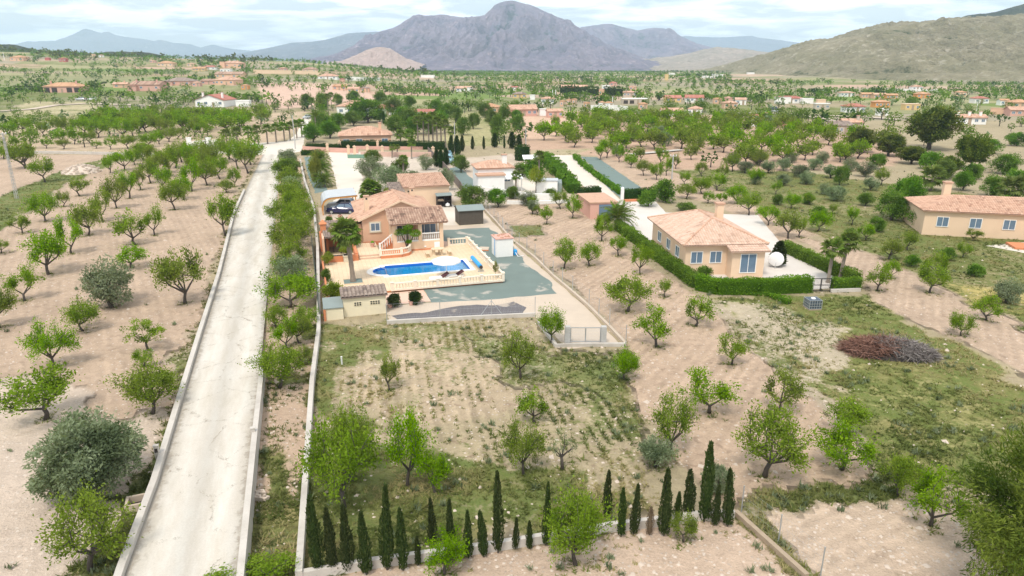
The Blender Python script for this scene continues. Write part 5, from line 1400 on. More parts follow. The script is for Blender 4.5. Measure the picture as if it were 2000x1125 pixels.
def carport():
    H = pthing("carport", 0, 0, "open carport with curved pale grey roof and orange timber frame over two cars", "carport")
    prof = [(-12.2, .9), (-12.15, 1.5), (-11.95, 1.95), (-11.55, 2.25), (-11.0, 2.38), (-7.5, 2.55)]
    b0, b1 = 22.5, 28.6
    mb = MB()
    for (x0, z0), (x1, z1) in zip(prof[:-1], prof[1:]):
        mb.face([(x0, b0, z0), (x1, b0, z1), (x1, b1, z1), (x0, b1, z0)]); mb.face([(x0, b1, z0 - .05), (x1, b1, z1 - .05), (x1, b0, z1 - .05), (x0, b0, z0 - .05)])
    mb.build("roof_sheet", M_SHEET, H, sm=False)
    for b in (b0 + .1, (b0 + b1) / 2, b1 - .1):
        mb = MB(); pts = [(-12.12, b, 0)] + [(x + .08, b, z - .14) for x, z in prof]
        for p, q in zip(pts[:-1], pts[1:]): mb.bar(p, q, .14, .24)
        mb.build("frame", M_ORGW, H)
    for b in (b0 + .1, b1 - .1):
        mb = MB(); mb.box(-7.75, -7.6, b - .07, b + .07, 0, 2.4); mb.build("post", M_ORGW, H)
carport()
sheet("carport_slab", Ws((-12.6, 17.5), (-8.7, 17.5), (-8.2, 28), (-12.6, 28)), M_PALE, .016)
# low patio wall in front of the carport, with two urns and a trough
wall_run("garden_wall", Ws((-12.6, 17.0), (-8.7, 17.0)), .5, .2, M_CREAM, "low cream wall between the parked cars and the outdoor kitchen", hfun=lambda p: .55)
for a, nm in ((-11.4, "small stone urn on the pale slab, nearer the orange chimney"), (-10.1, "small stone urn on the pale slab, nearer the villa wall")):
    o = pthing("urn", a, 18.4, nm, "urn", 0.016, group="stone urns in front of the carport"); mb = MB(); mb.lathe([(.18, 0), (.08, .1), (.08, .35), (.26, .62), (.30, .8)], 8); mb.build("bowl", M_SALM, o); mb = MB(); mb.lathe([(.22, .79), (.16, .84), (.02, .88)], 8); mb.build("soil", M_BARK, o)
o = pthing("trough", -9.0, 18.6, "long terracotta trough on the pale slab beside the villa wall", "planter", .016); mb = MB(); mb.box(-.4, .4, -.15, .15, 0, .35); mb.build("box", M_SALM, o); mb = MB(); mb.box(-.36, .36, -.11, .11, .351, .38); mb.build("soil", M_BARK, o)

# ---- outdoor kitchen and steps at the left of the terrace
def bbq():
    H = pthing("outdoor_kitchen", 0, 0, "outdoor kitchen with grey brown tiled roof and orange chimney at the terrace corner", "outdoor kitchen")
    mb = MB(); mb.box(-12.9, -12.7, .3, 6.2, 0, 2.1); mb.box(-12.7, -9.5, 6.0, 6.2, 0, 2.4); mb.build("wall", M_PEACH, H)
    upv = Vector((0, 4.8, .75)).normalized(); roof(H, (-12.75, 1.2, 2.0), (1, 0, 0), upv, 3.4, 4.9, mat=M_TILEG)
    for a in (-12.6, -11.0, -9.5):
        mb = MB(); mb.box(a - .09, a + .09, 1.3, 1.48, 0, 2.0); mb.build("post", M_DARK, H)
    mb = MB(); mb.box(-12.7, -9.4, 1.3, 1.45, 1.85, 1.99); mb.build("beam", M_DARK, H)
    mb = MB(); mb.box(-12.6, -10.2, 4.9, 5.9, 0, .95); mb.build("counter", M_TERRA, H)
    mb = MB(); mb.box(-13.1, -12.2, 3.0, 3.9, 0, 2.1); mb.box(-12.95, -12.35, 3.15, 3.75, 2.1, 3.0)
    mb.box(-13.05, -12.25, 3.05, 3.85, 3.0, 3.08); c = mb.build("chimney", M_TERRA, H)
    mb = MB(); q = [(-13.0, 3.1), (-12.3, 3.1), (-12.3, 3.8), (-13.0, 3.8)]
    for i in range(4): mb.face([(*q[i], 3.08), (*q[(i + 1) % 4], 3.08), (-12.65, 3.45, 3.5)])
    mb.build("chimney_cap", M_TERRA, c)
bbq()
def steps():
    H = pthing("terrace_steps", -8.2, -2.0, "broad cream tiled steps up from the terrace to the patio beside the villa", "steps", ZT)
    for i in range(2):
        mb = MB(); mb.box(-1.15, 1.1, .0 + .45 * i, 5.6, .17 * i, .17 * (i + 1) - (.003 if i == 0 else 0)); mb.build("step", M_PAVE, H)
        mb = MB(); mb.box(-1.15, 1.1, -.012 + .45 * i, -.001 + .45 * i, .17 * i + .02, .17 * (i + 1) - .02); mb.build("riser", M_TANP, H)
    o = pthing("planter_wall", -11.3, -2.3, "orange rendered raised planter wall left of the terrace steps", "planter", ZT)
    mb = MB(); mb.box(-1.5, .3, 0, .5, 0, .62); mb.box(.9, 1.85, .0, .3, 0, .62); mb.box(1.55, 1.85, .3, 4.4, 0, .75); mb.build("wall", M_TERRA, o)
    mb = MB(); mb.box(-1.45, .25, .05, .45, .621, .66); mb.build("soil", M_BARK, o)
    o = pthing("stone_pot", -10.6, -2.35, "square cream stone pot holding a bushy yellow green plant", "planter", ZT); mb = MB()
    mb.prism([(-.38, -.38), (.38, -.38), (.38, .38), (-.38, .38)], 0, .62); mb.prism([(-.44, -.44), (.44, -.44), (.44, .44), (-.44, .44)], .62, .72); mb.build("pot", M_POT, o)
    mb = MB(); mb.box(-.34, .34, -.34, .34, .721, .74); mb.build("soil", M_BARK, o)
    x, y = W(-10.6, -2.35); plant(YELB, "pot_plant", x, y, 1.0, 1.35, "bushy yellow green plant growing in the square stone pot", "plant", 2.0, 1.2, z=ZT + .72)
    # curved balustraded bed in front of the porch
    H = pthing("balustraded_bed", -7.15, -2.2, "white balustraded planting bed with orange base in front of the porch", "balustrade", ZT)
    P = [(0, 0), (2.2, .05), (2.95, .5), (3.3, 1.2), (3.35, 1.9)]
    for (x0, y0), (x1, y1) in zip(P[:-1], P[1:]):
        l = math.hypot(x1 - x0, y1 - y0)
        mb = MB(); mb.bar((x0, y0, .15), (x1, y1, .15), .26, .30); mb.build("base", M_TERRA, H)
        mb = MB(); mb.bar((x0, y0, .88), (x1, y1, .88), .2, .1); mb.build("top_rail", M_BALU, H)
        mb = MB(); mb.bar((x0, y0, .35), (x1, y1, .35), .22, .1); mb.build("bottom_rail", M_BALU, H)
        for i in range(max(2, int(l / .22))):
            t = (i + .5) / max(2, int(l / .22)); b = link("baluster", BALM, H); b.location = (x0 + (x1 - x0) * t, y0 + (y1 - y0) * t, .4); b.scale = (.9, .9, .78)
    for x0, y0 in (P[0], P[1], P[4]):
        mb = MB(); mb.box(x0 - .13, x0 + .13, y0 - .13, y0 + .13, .3, 1.0); mb.build("post", M_BALU, H)
    mb = MB(); mb.prism([(.1, .15), (2.1, .2), (3.1, 1.0), (3.2, 2.0), (.1, 2.0)], .2, .3); mb.build("soil", M_TERRA, H)
    o = pthing("flower_pot", -7.6, 1.6, "small terracotta pot on the patio beside the porch steps", "pot", ZT + .34); mb = MB(); mb.lathe([(.16, 0), (.26, .4), (.3, .42), (.3, .5)], 8); mb.build("pot", M_SALM, o); mb = MB(); mb.lathe([(.24, .5), (.22, .58), (.05, .7)], 6); mb.build("plant", M_HDG, o)
steps()

# ---- tool hut at the front-left corner
def hut():
    H = pthing("tool_hut", -12.0, -18.8, "pale cream tool hut with corrugated brown tile roof and two grille vents", "hut")
    w, d = 3.45, 1.8
    mb = MB(); mb.prism([(0, 0), (w, 0), (w, d), (0, d)], -.2, 1.68); mb.face([(0, 0, 1.68), (0, d, 1.68), (0, d, 1.90)][::-1]); mb.face([(w, 0, 1.68), (w, d, 1.68), (w, d, 1.90)]); mb.face([(0, d, 1.68), (w, d, 1.68), (w, d, 1.90), (0, d, 1.90)]); mb.build("wall", M_HUT, H)
    upv = Vector((0, 2.0, .25)).normalized(); roof(H, (-.15, -.18, 1.72), (1, 0, 0), upv, w + .3, 2.05, mat=M_TILEG, pitch=.29, rise=.08)
    for x0, n in ((.85, 3), (2.15, 4)):
        f = MB(); f.box(x0 - .02, x0 + n * .2 + .02, -.03, -.002, .87, 1.25); g_ = f.build("vent_frame", M_HUT, H)
        for i in range(n):
            for j in range(2):
                mb = MB(); mb.box(x0 + i * .2 + .03, x0 + i * .2 + .17, -.04, -.028, .91 + .165 * j, .91 + .165 * j + .12); mb.build("vent_hole", M_BLACKM, g_)
    o = pthing("water_tank_wall", -13.55, -19.2, "low cream lean-to wall with grey felt top beside the tool hut", "wall")
    mb = MB(); mb.box(0, 1.5, 0, 1.8, -.2, 1.02); mb.build("wall", M_HUT, o); mb = MB(); mb.face([(-.05, -.08, 1.06), (1.53, -.08, 1.06), (1.53, 1.9, 1.35), (-.05, 1.9, 1.35)]); mb.face([(-.05, -.08, 1.0), (1.53, -.08, 1.0), (1.53, -.08, 1.06), (-.05, -.08, 1.06)]); mb.build("felt_top", M_FELT, o)
    mb = MB(); mb.box(-.06, .12, -.1, .05, -.2, .95); mb.build("corner_post", M_TERRA, o)
hut()
def booth():
    H = pthing("white_booth", 4.75, -4.7, "white cabin with a blue side strip and rubble topped roof on the gravel yard", "cabin")
    w, d = 1.85, 1.9
    mb = MB(); mb.prism([(0, 0), (w, 0), (w, d), (0, d)], 0, 1.95); mb.build("wall", M_WHITE, H)
    mb = MB(); mb.box(-.015, -.002, .55, .75, .05, 1.9); mb.build("blue_strip", M_BLUEC, H)
    mb = MB(); mb.box(-.08, w + .08, -.08, d + .08, 1.951, 2.06); mb.build("roof_slab", M_SALM, H)
    mb = MB(); r = random.Random(3)
    for i in range(14): x_, y_ = r.uniform(0, w - .2), r.uniform(0, d - .2); mb.box(x_, x_ + r.uniform(.12, .35), y_, y_ + r.uniform(.12, .3), 2.061, 2.1 + r.uniform(.02, .1), rot=r.uniform(0, 3))
    mb.build("loose_tiles", M_TILE, H)
    o = pthing("concrete_slab", 3.6, -2.0, "loose pale slab with brick edge lying beside the white cabin", "slab", 0.012); mb = MB(); mb.prism([(-.35, .6), (1.0, .1), (1.4, 1.3), (.5, 1.7)], 0, .14); mb.build("slab", M_PALE, o); mb = MB(); mb.bar((-.35, .57, .06), (1.0, .07, .06), .06, .11); mb.build("brick_edge", M_TERRA, o)
    o = pthing("gas_bottle", 6.95, -4.3, "blue bottle standing against the white cabin", "gas bottle", .012); mb = MB(); mb.lathe([(.2, 0), (.24, .06), (.24, .5), (.12, .64)], 9); mb.build("cylinder", M_BLUEC, o); mb = MB(); mb.lathe([(.05, .63), (.05, .72)], 6); mb.build("valve", M_METAL, o)
    o = pthing("folded_frame", 7.0, -5.2, "folded white metal frame lying by the white cabin", "frame", .012); mb = MB(); mb.bar((0, 0, .05), (.7, .2, .05), .05, .05); mb.bar((0, 0, .05), (-.1, .6, .35), .05, .05); mb.build("tube", M_PLAST, o)
booth()
mb = MB(); o = pthing("palm_bed", -10.57, -9.6, "square slate grey gravel bed around the palm trunk on the terrace", "planting bed", ZT + .003); mb.box(-.85, .85, -.75, .75, 0, .02); mb.build("gravel", M_TEALC, o); mb = MB(); mb.bar((-.87, -.77, .03), (.87, -.77, .03), .06, .07); mb.bar((-.87, .77, .03), (.87, .77, .03), .06, .07); mb.build("edging", M_PAVE, o)
mb = MB(); o = pthing("wall_planter", -12.85, -12.2, "red pot of small flowers on the orange garden wall", "pot", ZT); mb.lathe([(.22, 0), (.32, .45), (.36, .5)], 8); mb.build("pot", M_REDW, o); mb = MB(); mb.lathe([(.3, .5), (.3, .62), (.1, .75)], 7); mb.build("flowers", M_PLAST, o)

# ------------------------------------------------------------------ walls, fences and gates
LW = [at(*p, .55) for p in ((583, 1116), (596, 930), (609, 740), (622, 640))]
LW += [at(*p, .9) for p in ((621.5, 560), (620, 480), (613, 405), (594, 348), (586, 310))]
wall_run("boundary_wall", [(LW[0][0] + (LW[0][0] - LW[1][0]) * .0, LW[0][1])] + LW[1:], .55, .28, M_CONC, "long pale boundary wall between the weedy strip and the villa garden", hfun=lambda p: .55 if p[1] < 52 else .9)
FW = [at(*p, .4) for p in ((583, 1117), (720, 1093), (961, 1060), (1078, 1041), (1195, 1022), (1282, 1012), (1359, 1001), (1434, 997))]
wall_run("front_wall", FW, .4, .24, M_CONC, "low concrete wall behind the row of young cypresses", hfun=lambda p: .42)
# dark green screen along the inside of the boundary wall
SC = [W(-13.95, b) for b in (-19.4, -14, -8, -2, 6)]
wall_run("green_screen", SC, 1.1, .06, surf("dark_green_screen", (0.055, 0.075, 0.06), var=.3, scale=2), "dark green screen standing just inside the pale boundary wall beside the terrace", cat="screen", hfun=lambda p: 1.2)

def wire_fence(name, pts, h, label, gap=2.6, z=0.0, mat=M_METAL, braces=(), plinth=None):
    o = thing(name, pts[0][0], pts[0][1], z, 0, label, "fence")
    bx, by = pts[0]; posts = []
    for (x0, y0), (x1, y1) in zip(pts[:-1], pts[1:]):
        l = math.hypot(x1 - x0, y1 - y0); k = max(1, round(l / gap))
        posts += [(x0 + (x1 - x0) * i / k - bx, y0 + (y1 - y0) * i / k - by) for i in range(k)]
    posts.append((pts[-1][0] - bx, pts[-1][1] - by))
    pm = MB(); pm.tube([(0, 0, -.2), (0, 0, h)], .028, 6); pm = pm.mesh('post', mat)
    for x, y in posts:
        p = link('post', pm, o); p.location = (x, y, 0)
    wm = MB()
    for (x0, y0), (x1, y1) in zip(posts[:-1], posts[1:]):
        for zz in (.06, .5, .95, h - .04):
            if zz < h: wm.tube([(x0, y0, zz), (x1, y1, zz)], .004, 3, False)
        l = math.hypot(x1 - x0, y1 - y0); k = max(2, int(l / .28))
        for i in range(k):
            for s in (0, 1):
                a, b = (i / k, (i + 1) / k)
                wm.tube([(x0 + (x1 - x0) * a, y0 + (y1 - y0) * a, .06 if s else h - .04), (x0 + (x1 - x0) * b, y0 + (y1 - y0) * b, h - .04 if s else .06)], .0022, 3, False)
    w = wm.build('wire_mesh', mat, o); w['kind'] = 'stuff'
    for i, s in braces:
        x, y = posts[i]; dx, dy = posts[i + s][0] - x, posts[i + s][1] - y; l = math.hypot(dx, dy)
        b = MB(); b.tube([(x, y, h * .9), (x + dx / l * 1.1, y + dy / l * 1.1, 0)], .022, 5); b.build('brace', mat, o)
    return o
bed = [at(*p, 0) for p in ((756, 633), (860, 627), (960, 622), (1045, 618))]
wall_run("bed_kerb", bed, .3, .22, M_CONC, "low concrete kerb wall in front of the dark gravel bed", hfun=lambda p: .32)
wire_fence("wire_fence", [(x, y + .02) for x, y in bed], 1.7, "thin wire fence with a braced middle post above the dark gravel bed", 2.9, .0, braces=((2, 1), (2, -1)))
RF = [at(*p, 0) for p in ((935, 398), (965, 430), (1000, 470), (1045, 505), (1080, 540), (1118, 572), (1150, 600), (1190, 640), (1222, 674))]
wall_run("fence_kerb", RF, .2, .22, M_PALE, "low earth coloured kerb along the orchard side of the gravel yard", hfun=lambda p: .22)
wire_fence("wire_fence", RF, 1.6, "long thin wire fence between the gravel yard and the furrowed almond orchard", 3.0, braces=((6, 1),))
GK = [at(*p, 0) for p in ((1052, 632), (1086, 678), (1150, 676), (1222, 676))]
wall_run("gate_kerb", GK, .25, .24, M_CONC, "low concrete kerb under the mesh gate at the yard corner", hfun=lambda p: .25)
def gate():
    x0, y0 = at(1108, 672, 0); x1, y1 = at(1178, 672, 0)
    H = thing("mesh_gate", x0, y0, 0, 0, "double mesh gate between two square concrete block pillars", "gate")
    l = x1 - x0
    for u in (0, l):
        mb = MB()
        for i in range(6): mb.box(u - .2 + .004 * (i % 2), u + .2 - .004 * (i % 2), -.2, .2, i * .235, (i + 1) * .235 - .012)
        mb.box(u - .17, u + .17, -.17, .17, 0, 1.42); mb.build("pillar", M_BLOCK, H)
    for a, b in ((.24, l / 2 - .02), (l / 2 + .02, l - .24)):
        mb = MB()
        for p, q in (((a, .2), (b, .2)), ((a, 1.3), (b, 1.3)), ((a, .2), (a, 1.3)), ((b, .2), (b, 1.3))): mb.bar((p[0], 0, p[1]), (q[0], .001, q[1]), .05, .05)
        lf = mb.build("gate_leaf", M_METAL, H)
        mb = MB()
        for i in range(1, 14): u = a + (b - a) * i / 14; mb.tube([(u, 0, .2), (u, 0, 1.3)], .006, 3, False)
        for i in range(1, 10): mb.tube([(a, 0, .2 + .11 * i), (b, 0, .2 + .11 * i)], .006, 3, False)
        w = mb.build("mesh", M_METAL, lf); w['kind'] = 'stuff'
gate()
x0, y0 = at(1436, 1006, 0); x1, y1 = at(1575, 1132, 0)
wall_run("timber_kerb", [(x0, y0), (x1, y1)], .3, .22, M_TIMB, "brown timber kerb running away from the last cypress at the plot corner", hfun=lambda p: .28)
wire_fence("wire_fence", [(x0 + .3, y0 + .1), (x1 + .6, y1 + .1)], 1.5, "short wire fence with thin posts above the brown timber kerb", 1.9)
# furniture of the road side
x, y = at_road(318, 895); o = thing("concrete_post", x - .25, y, road_z(y), A0, "small concrete meter post standing beside the road kerb near the big olive", "post")
mb = MB(); mb.box(-.11, .11, -.09, .09, 0, .72); mb.build("post_body", M_CONC, o); mb = MB(); mb.box(-.07, .07, -.10, -.091, .38, .6); mb.build("recess", M_DARK, o); mb = MB(); mb.box(-.13, .13, -.11, .11, .721, .76); mb.build("cap", M_CONC, o)
x, y = at_road(492, 853); o = thing("concrete_stub", x + .1, y, road_z(y), A0, "short concrete stub on the strip side of the pale road", "post"); mb = MB(); mb.box(-.11, .11, -.1, .1, 0, .52); mb.build("body", M_CONC, o); mb = MB(); mb.box(-.13, .13, -.12, .12, .521, .57); mb.build("cap", M_CONC, o)
x, y = at(272, 985, .1); o = thing("concrete_chamber", x, y, 0, A0 + R(5), "open square concrete water chamber sunk beside the road kerb", "water chamber")
for q in ((-.55, .55, -.45, -.33), (-.55, .55, .33, .45), (-.55, -.43, -.328, .328), (.43, .55, -.328, .328)):
    mb = MB(); mb.box(*q, 0, .38); mb.build("side", M_PALE, o)
mb = MB(); mb.box(-.43, .43, -.33, .33, .01, .06); mb.build("floor", M_DARK, o)
rr_ = random.Random(5)
for i, (px, py) in enumerate(((500, 970), (512, 968), (505, 978), (516, 976), (495, 976))):
    x, y = at(px, py, 0); o = thing("broken_slab", x, y, 0.02, rr_.uniform(0, 3), "broken pale concrete lump in the heap beside the road wall", "rubble", "broken concrete lumps by the road wall"); mb = MB(); mb.prism([(-.22, -.1), (.1, -.18), (.28, .02), (.05, .15)], 0, rr_.uniform(.1, .22)); mb.build("lump", M_ROCK, o); mb = MB(); mb.prism([(-.05, -.05), (.08, -.06), (.1, .06)], .2, .27); mb.build("chip", M_ROCK, o)
x, y = at(668, 712, 0); o = thing("white_pipe", x, y, 0, 0, "short white pipe marker standing in the weeds beside the boundary wall", "pipe"); mb = MB(); mb.tube([(0, 0, -.1), (0, 0, .55)], .055, 7); mb.build("pipe", M_PIPE, o); mb = MB(); mb.tube([(0, 0, .55), (0, 0, .60)], .07, 7); mb.build("cap", M_PIPE, o)

def pole(px, py, top, label, mat=M_CONC, arms=0, lattice=False, name="utility_pole", r=.13):
    x, y = at(px, py); z = gz(x, y); zc = depth(x, y, z); h = (py - top) * zc / FPX * 1.02
    o = thing(name, x, y, z, 0, label, "utility pole")
    if lattice:
        for sx in (-1, 1):
            for sy in (-1, 1):
                mb = MB(); mb.bar((sx * .18, sy * .18, -.2), (sx * .08, sy * .08, h), .05, .05); mb.build("leg", mat, o)
        mb = MB(); n = int(h / .5)
        for i in range(n):
            t0, t1 = i / n, (i + 1) / n; w0, w1 = .18 - .1 * t0, .18 - .1 * t1; s = 1 if i % 2 else -1
            for f in (-1, 1):
                mb.bar((-s * w0, f * w0, t0 * h), (s * w1, f * w1, t1 * h), .025, .025); mb.bar((f * w0, -s * w0, t0 * h), (f * w1, s * w1, t1 * h), .025, .025)
        b = mb.build("lattice", mat, o); b['kind'] = 'stuff'
    else:
        mb = MB(); mb.tube([(0, 0, -.2), (0, 0, h)], [r, r * .7], 8); mb.build("pole", mat, o)
    if arms:
        mb = MB(); mb.bar((-.55, 0, h - .1), (.55, 0, h - .1), .09, .09); mb.build("crossarm", mat, o)
        for u in (-.5, 0, .5):
            mb = MB(); mb.lathe([(.04, h - .05), (.07, h + .02), (.05, h + .12), (.02, h + .16)], 6, (u, 0, 0)); mb.build("insulator", M_PLAST, o)
    return o
pole(33, 388, 265, "tall lattice steel utility pole at the edge of the orchard field", M_BLOCK, 1, True)
pole(577, 291, 228, "pale concrete utility pole on the white lane corner among palms", M_BLOCK, 0)
pole(600, 274, 238, "thin metal lamp post near the dark garden hedge corner", M_METAL, 0, name="lamp_post", r=.07)
pole(889, 303, 242, "tall pale concrete pole behind the turquoise car", M_BLOCK, 0)
pole(1312, 350, 305, "thin concrete pole among the almond trees behind the gravel plot", M_BLOCK, 1)
pole(1027, 288, 252, "slim concrete pole standing beside the dark cypress clump", M_BLOCK, 0)
pole(1079, 193, 176, "far white utility pole in the green orchard, western one of the pair", M_PLAST, 0, r=.2)
pole(1085, 193, 176, "far white utility pole in the green orchard, eastern one of the pair", M_PLAST, 0, r=.2)
pole(1196, 208, 190, "far pale utility pole near the conical orange roofs", M_PLAST, 0, r=.2)
pole(1907, 217, 203, "far pale utility pole in front of the red roofed cottage", M_PLAST, 0, r=.15)
pole(9, 118, 103, "far thin pole on the hillside beside the pale hipped house", M_PLAST, 0, r=.2)

# lane and low walls behind the orchard
ln = [at(*p, .3) for p in ((-160, 292), (0, 296.5), (120, 297.5), (220, 299.5), (312, 302))]
wall_run("lane_wall", ln, .5, .5, M_CONC, "long low whitish wall between the two almond orchards on the west side", hfun=lambda p: .55)
sheet("white_lane", pxs((504, 302), (553, 302), (588, 296), (590, 291), (604, 240), (612, 228), (596, 228), (578, 262), (560, 276), (440, 283), (370, 296), (372, 301), (430, 300)), M_DRIVE, .006, .4, 2.0, 12)
sheet("entrance_pad", pxs((368, 277), (425, 272), (440, 298), (372, 302)), M_DRIVE, .012, .2, 2.0, 13)
for px, nm in ((371, "white gate pillar of the orchard entrance, the one nearer the utility pole side"), (409, "white gate pillar of the orchard entrance, the one nearer the pale road")):
    x, y = at(px, 291, 0); o = thing("gate_pillar", x, y, 0, A0, nm, "gate pillar", "white pillars of the orchard entrance"); mb = MB(); mb.box(-.5, .5, -.5, .5, 0, 2.5); mb.build("shaft", M_WHITE, o); mb = MB(); mb.box(-.58, .58, -.58, .58, 2.501, 2.62); mb.build("cap", M_WHITE, o)
x, y = at(374, 291, 0); x2, y2 = at(407, 289, 0); o = thing("rail_gate", x, y, 0, 0, "white tubular rail gate between the white entrance pillars", "gate"); mb = MB(); mb.bar((.5, 0, 1.8), (x2 - x - .5, y2 - y, 1.8), .12, .14); mb.bar((.5, 0, .25), (x2 - x - .5, y2 - y, .25), .12, .14); mb.build("rail", M_WHITE, o)
# back wall of the villa plot with its pillars
def px_wall(name, pts, h, w, mat, label, z=0.0, cat='wall', **k): return wall_run(name, [at(*p, z) for p in pts], h, w, mat, label, cat, hfun=lambda p: h, **k)
px_wall("garden_wall", ((592, 294), (640, 297), (700, 299)), 1.0, .25, M_SALM, "salmon garden wall beside the white drive entrance")
px_wall("garden_wall", ((705, 305), (780, 306), (845, 306)), 1.0, .25, M_WALLP, "long pinkish garden wall with cream pillars behind the villa garden")
px_wall("garden_wall", ((690, 291), (760, 292), (850, 292)), .7, .3, M_SALM, "salmon wall of the neighbour below the dark hedge")
for i, (px, py) in enumerate(((640, 297), (664, 291), (681, 301), (693, 302), (718, 300), (738, 291), (747, 302), (846, 304))):
    x, y = at(px, py, 0); o = thing("wall_pillar", x, y, 0, A0, ("cream pillar at the white drive entrance, on the palm bed side", "tall cream pillar rising from the hedge at the terracotta villa's drive end", "cream pillar at the white drive entrance, on the villa garden side", "cream pillar of the pinkish wall, first after the drive entrance", "cream pillar of the pinkish wall beside the dark round tree", "tall cream pillar by the hedge at the middle of the neighbour wall", "cream pillar of the pinkish wall behind the small fan palms", "cream end pillar of the pinkish wall near the brown fence")[i], "pillar"); mb = MB(); mb.box(-.28, .28, -.28, .28, 0, 1.7); mb.build("shaft", M_CREAM, o); mb = MB(); mb.box(-.36, .36, -.36, .36, 1.701, 1.82); mb.build("cap", M_CREAM, o); mb = MB(); mb.lathe([(.12, 1.82), (.16, 1.95), (.04, 2.1)], 6); mb.build("finial", M_CREAM, o)
px_wall("green_gate", ((679, 309), (716, 309)), .8, .06, surf("green_metal", (.17, .30, .22), var=.1), "green sheet metal gate at the back of the white drive", cat='gate')
px_wall("board_fence", ((836, 299), (866, 330), (900, 372), (912, 398)), 1.4, .08, surf("grey_brown_fence", (.17, .135, .115), var=.3, scale=3), "grey brown solid fence between the villa garden and the white neighbour house", cat='fence')

# ------------------------------------------------------------------ hedges
HR = np.random.default_rng(5)
def hedge(pts, w, h, label, mat=None, leaf=.12, dens=130, wob=.1, z=0.0, name="hedge"):
    P = [at(*p, z) for p in pts]; x0, y0 = P[0]
    o = thing(name, x0, y0, 0, 0, label, "hedge")
    me = hedge_mesh([(x - x0, y - y0) for x, y in P], w, h, HR, mat or M_HDG, leaf, dens, wob)
    c = link("foliage", me, o)
    mb = MB()
    for x, y in P: mb.tube([(x - x0, y - y0, -.1), (x - x0, y - y0, h * .7)], .05, 5)
    mb.build("stem", M_BARK, o)
    return o
hedge(((1206, 448), (1250, 480), (1300, 519), (1360, 562)), .9, 1.15, "long bright green clipped hedge between the furrowed orchard and the big villa drive", dens=170)
hedge(((1362, 565), (1400, 573), (1480, 573), (1580, 569)), 1.0, 1.35, "bright green clipped hedge in front of the big villa, ending at the black gate", dens=190)
hedge(((1460, 575), (1500, 578), (1540, 594)), .55, .35, "low bright green creeper tongue spilling from the hedge beside the dark crate", dens=220, wob=.3)
hedge(((1530, 490), (1570, 508), (1620, 532), (1672, 556)), .9, 1.15, "bright green clipped hedge on the far side of the big villa yard", dens=170)
hedge(((1626, 566), (1676, 564)), .9, 1.05, "short bright green hedge block on a concrete kerb beside the black gate", dens=190)
px_wall("hedge_kerb", ((1622, 571), (1680, 569)), .3, .2, M_CONC, "short concrete kerb under the hedge block beside the black gate")
hedge(((1217, 389), (1245, 389), (1277, 387)), 1.3, 1.5, "dark green clipped hedge behind the big villa drive pillars", M_DHG, .15, 80)
hedge(((1131, 388), (1150, 386), (1169, 383)), 1.2, 1.5, "dark green hedge behind the flat salmon roof", M_DHG, .15, 80)
hedge(((1122, 307), (1140, 325), (1165, 345), (1200, 370), (1211, 380)), .8, .7, "low leafy green hedge between the white drive and the grey green gravel plot", M_BSH, .18, 60, .3)
hedge(((1062, 312), (1080, 330), (1100, 352), (1122, 378)), 2.0, 1.6, "tall loose green hedge between the white drive and the white neighbour garden", M_BSH, .2, 60, .4)
hedge(((600, 290), (630, 291), (664, 292)), 1.4, 1.1, "low clipped hedge behind the salmon wall by the white lane", M_DHG, .2, 45)
hedge(((664, 290), (720, 290), (790, 291), (868, 292)), 1.6, 1.7, "long dark clipped hedge in front of the terracotta roofed neighbour", M_DHG, .2, 45)
hedge(((590, 303), (618, 303)), 1.3, 1.0, "short dark hedge at the top of the grey green gravel strip", M_DHG, .18, 60)
hedge(((1010, 314), (1030, 312)), 1.8, 3.0, "tall square dark hedge block right of the white neighbour house", M_DHG, .2, 45)
hedge(((35, 190), (90, 192), (150, 188), (205, 180), (222, 172)), 3.0, 5.5, "long tall dark cypress hedge in front of the pink porch house", M_CYP, .55, 7, .5)
hedge(((1096, 182), (1120, 183), (1145, 185), (1168, 186)), 2.5, 3.8, "far dark cypress hedge in front of the red brick houses", M_CYP, .9, 4, .8)
hedge(((1182, 186), (1200, 187), (1214, 187)), 2.5, 4.4, "far dark conifer hedge beside the stone house", M_CYP, .9, 4, .8)
hedge(((0, 190), (25, 191)), 3.0, 3.5, "dark green hedge at the western edge of the valley below the hill", M_DHG, .6, 6, .5)

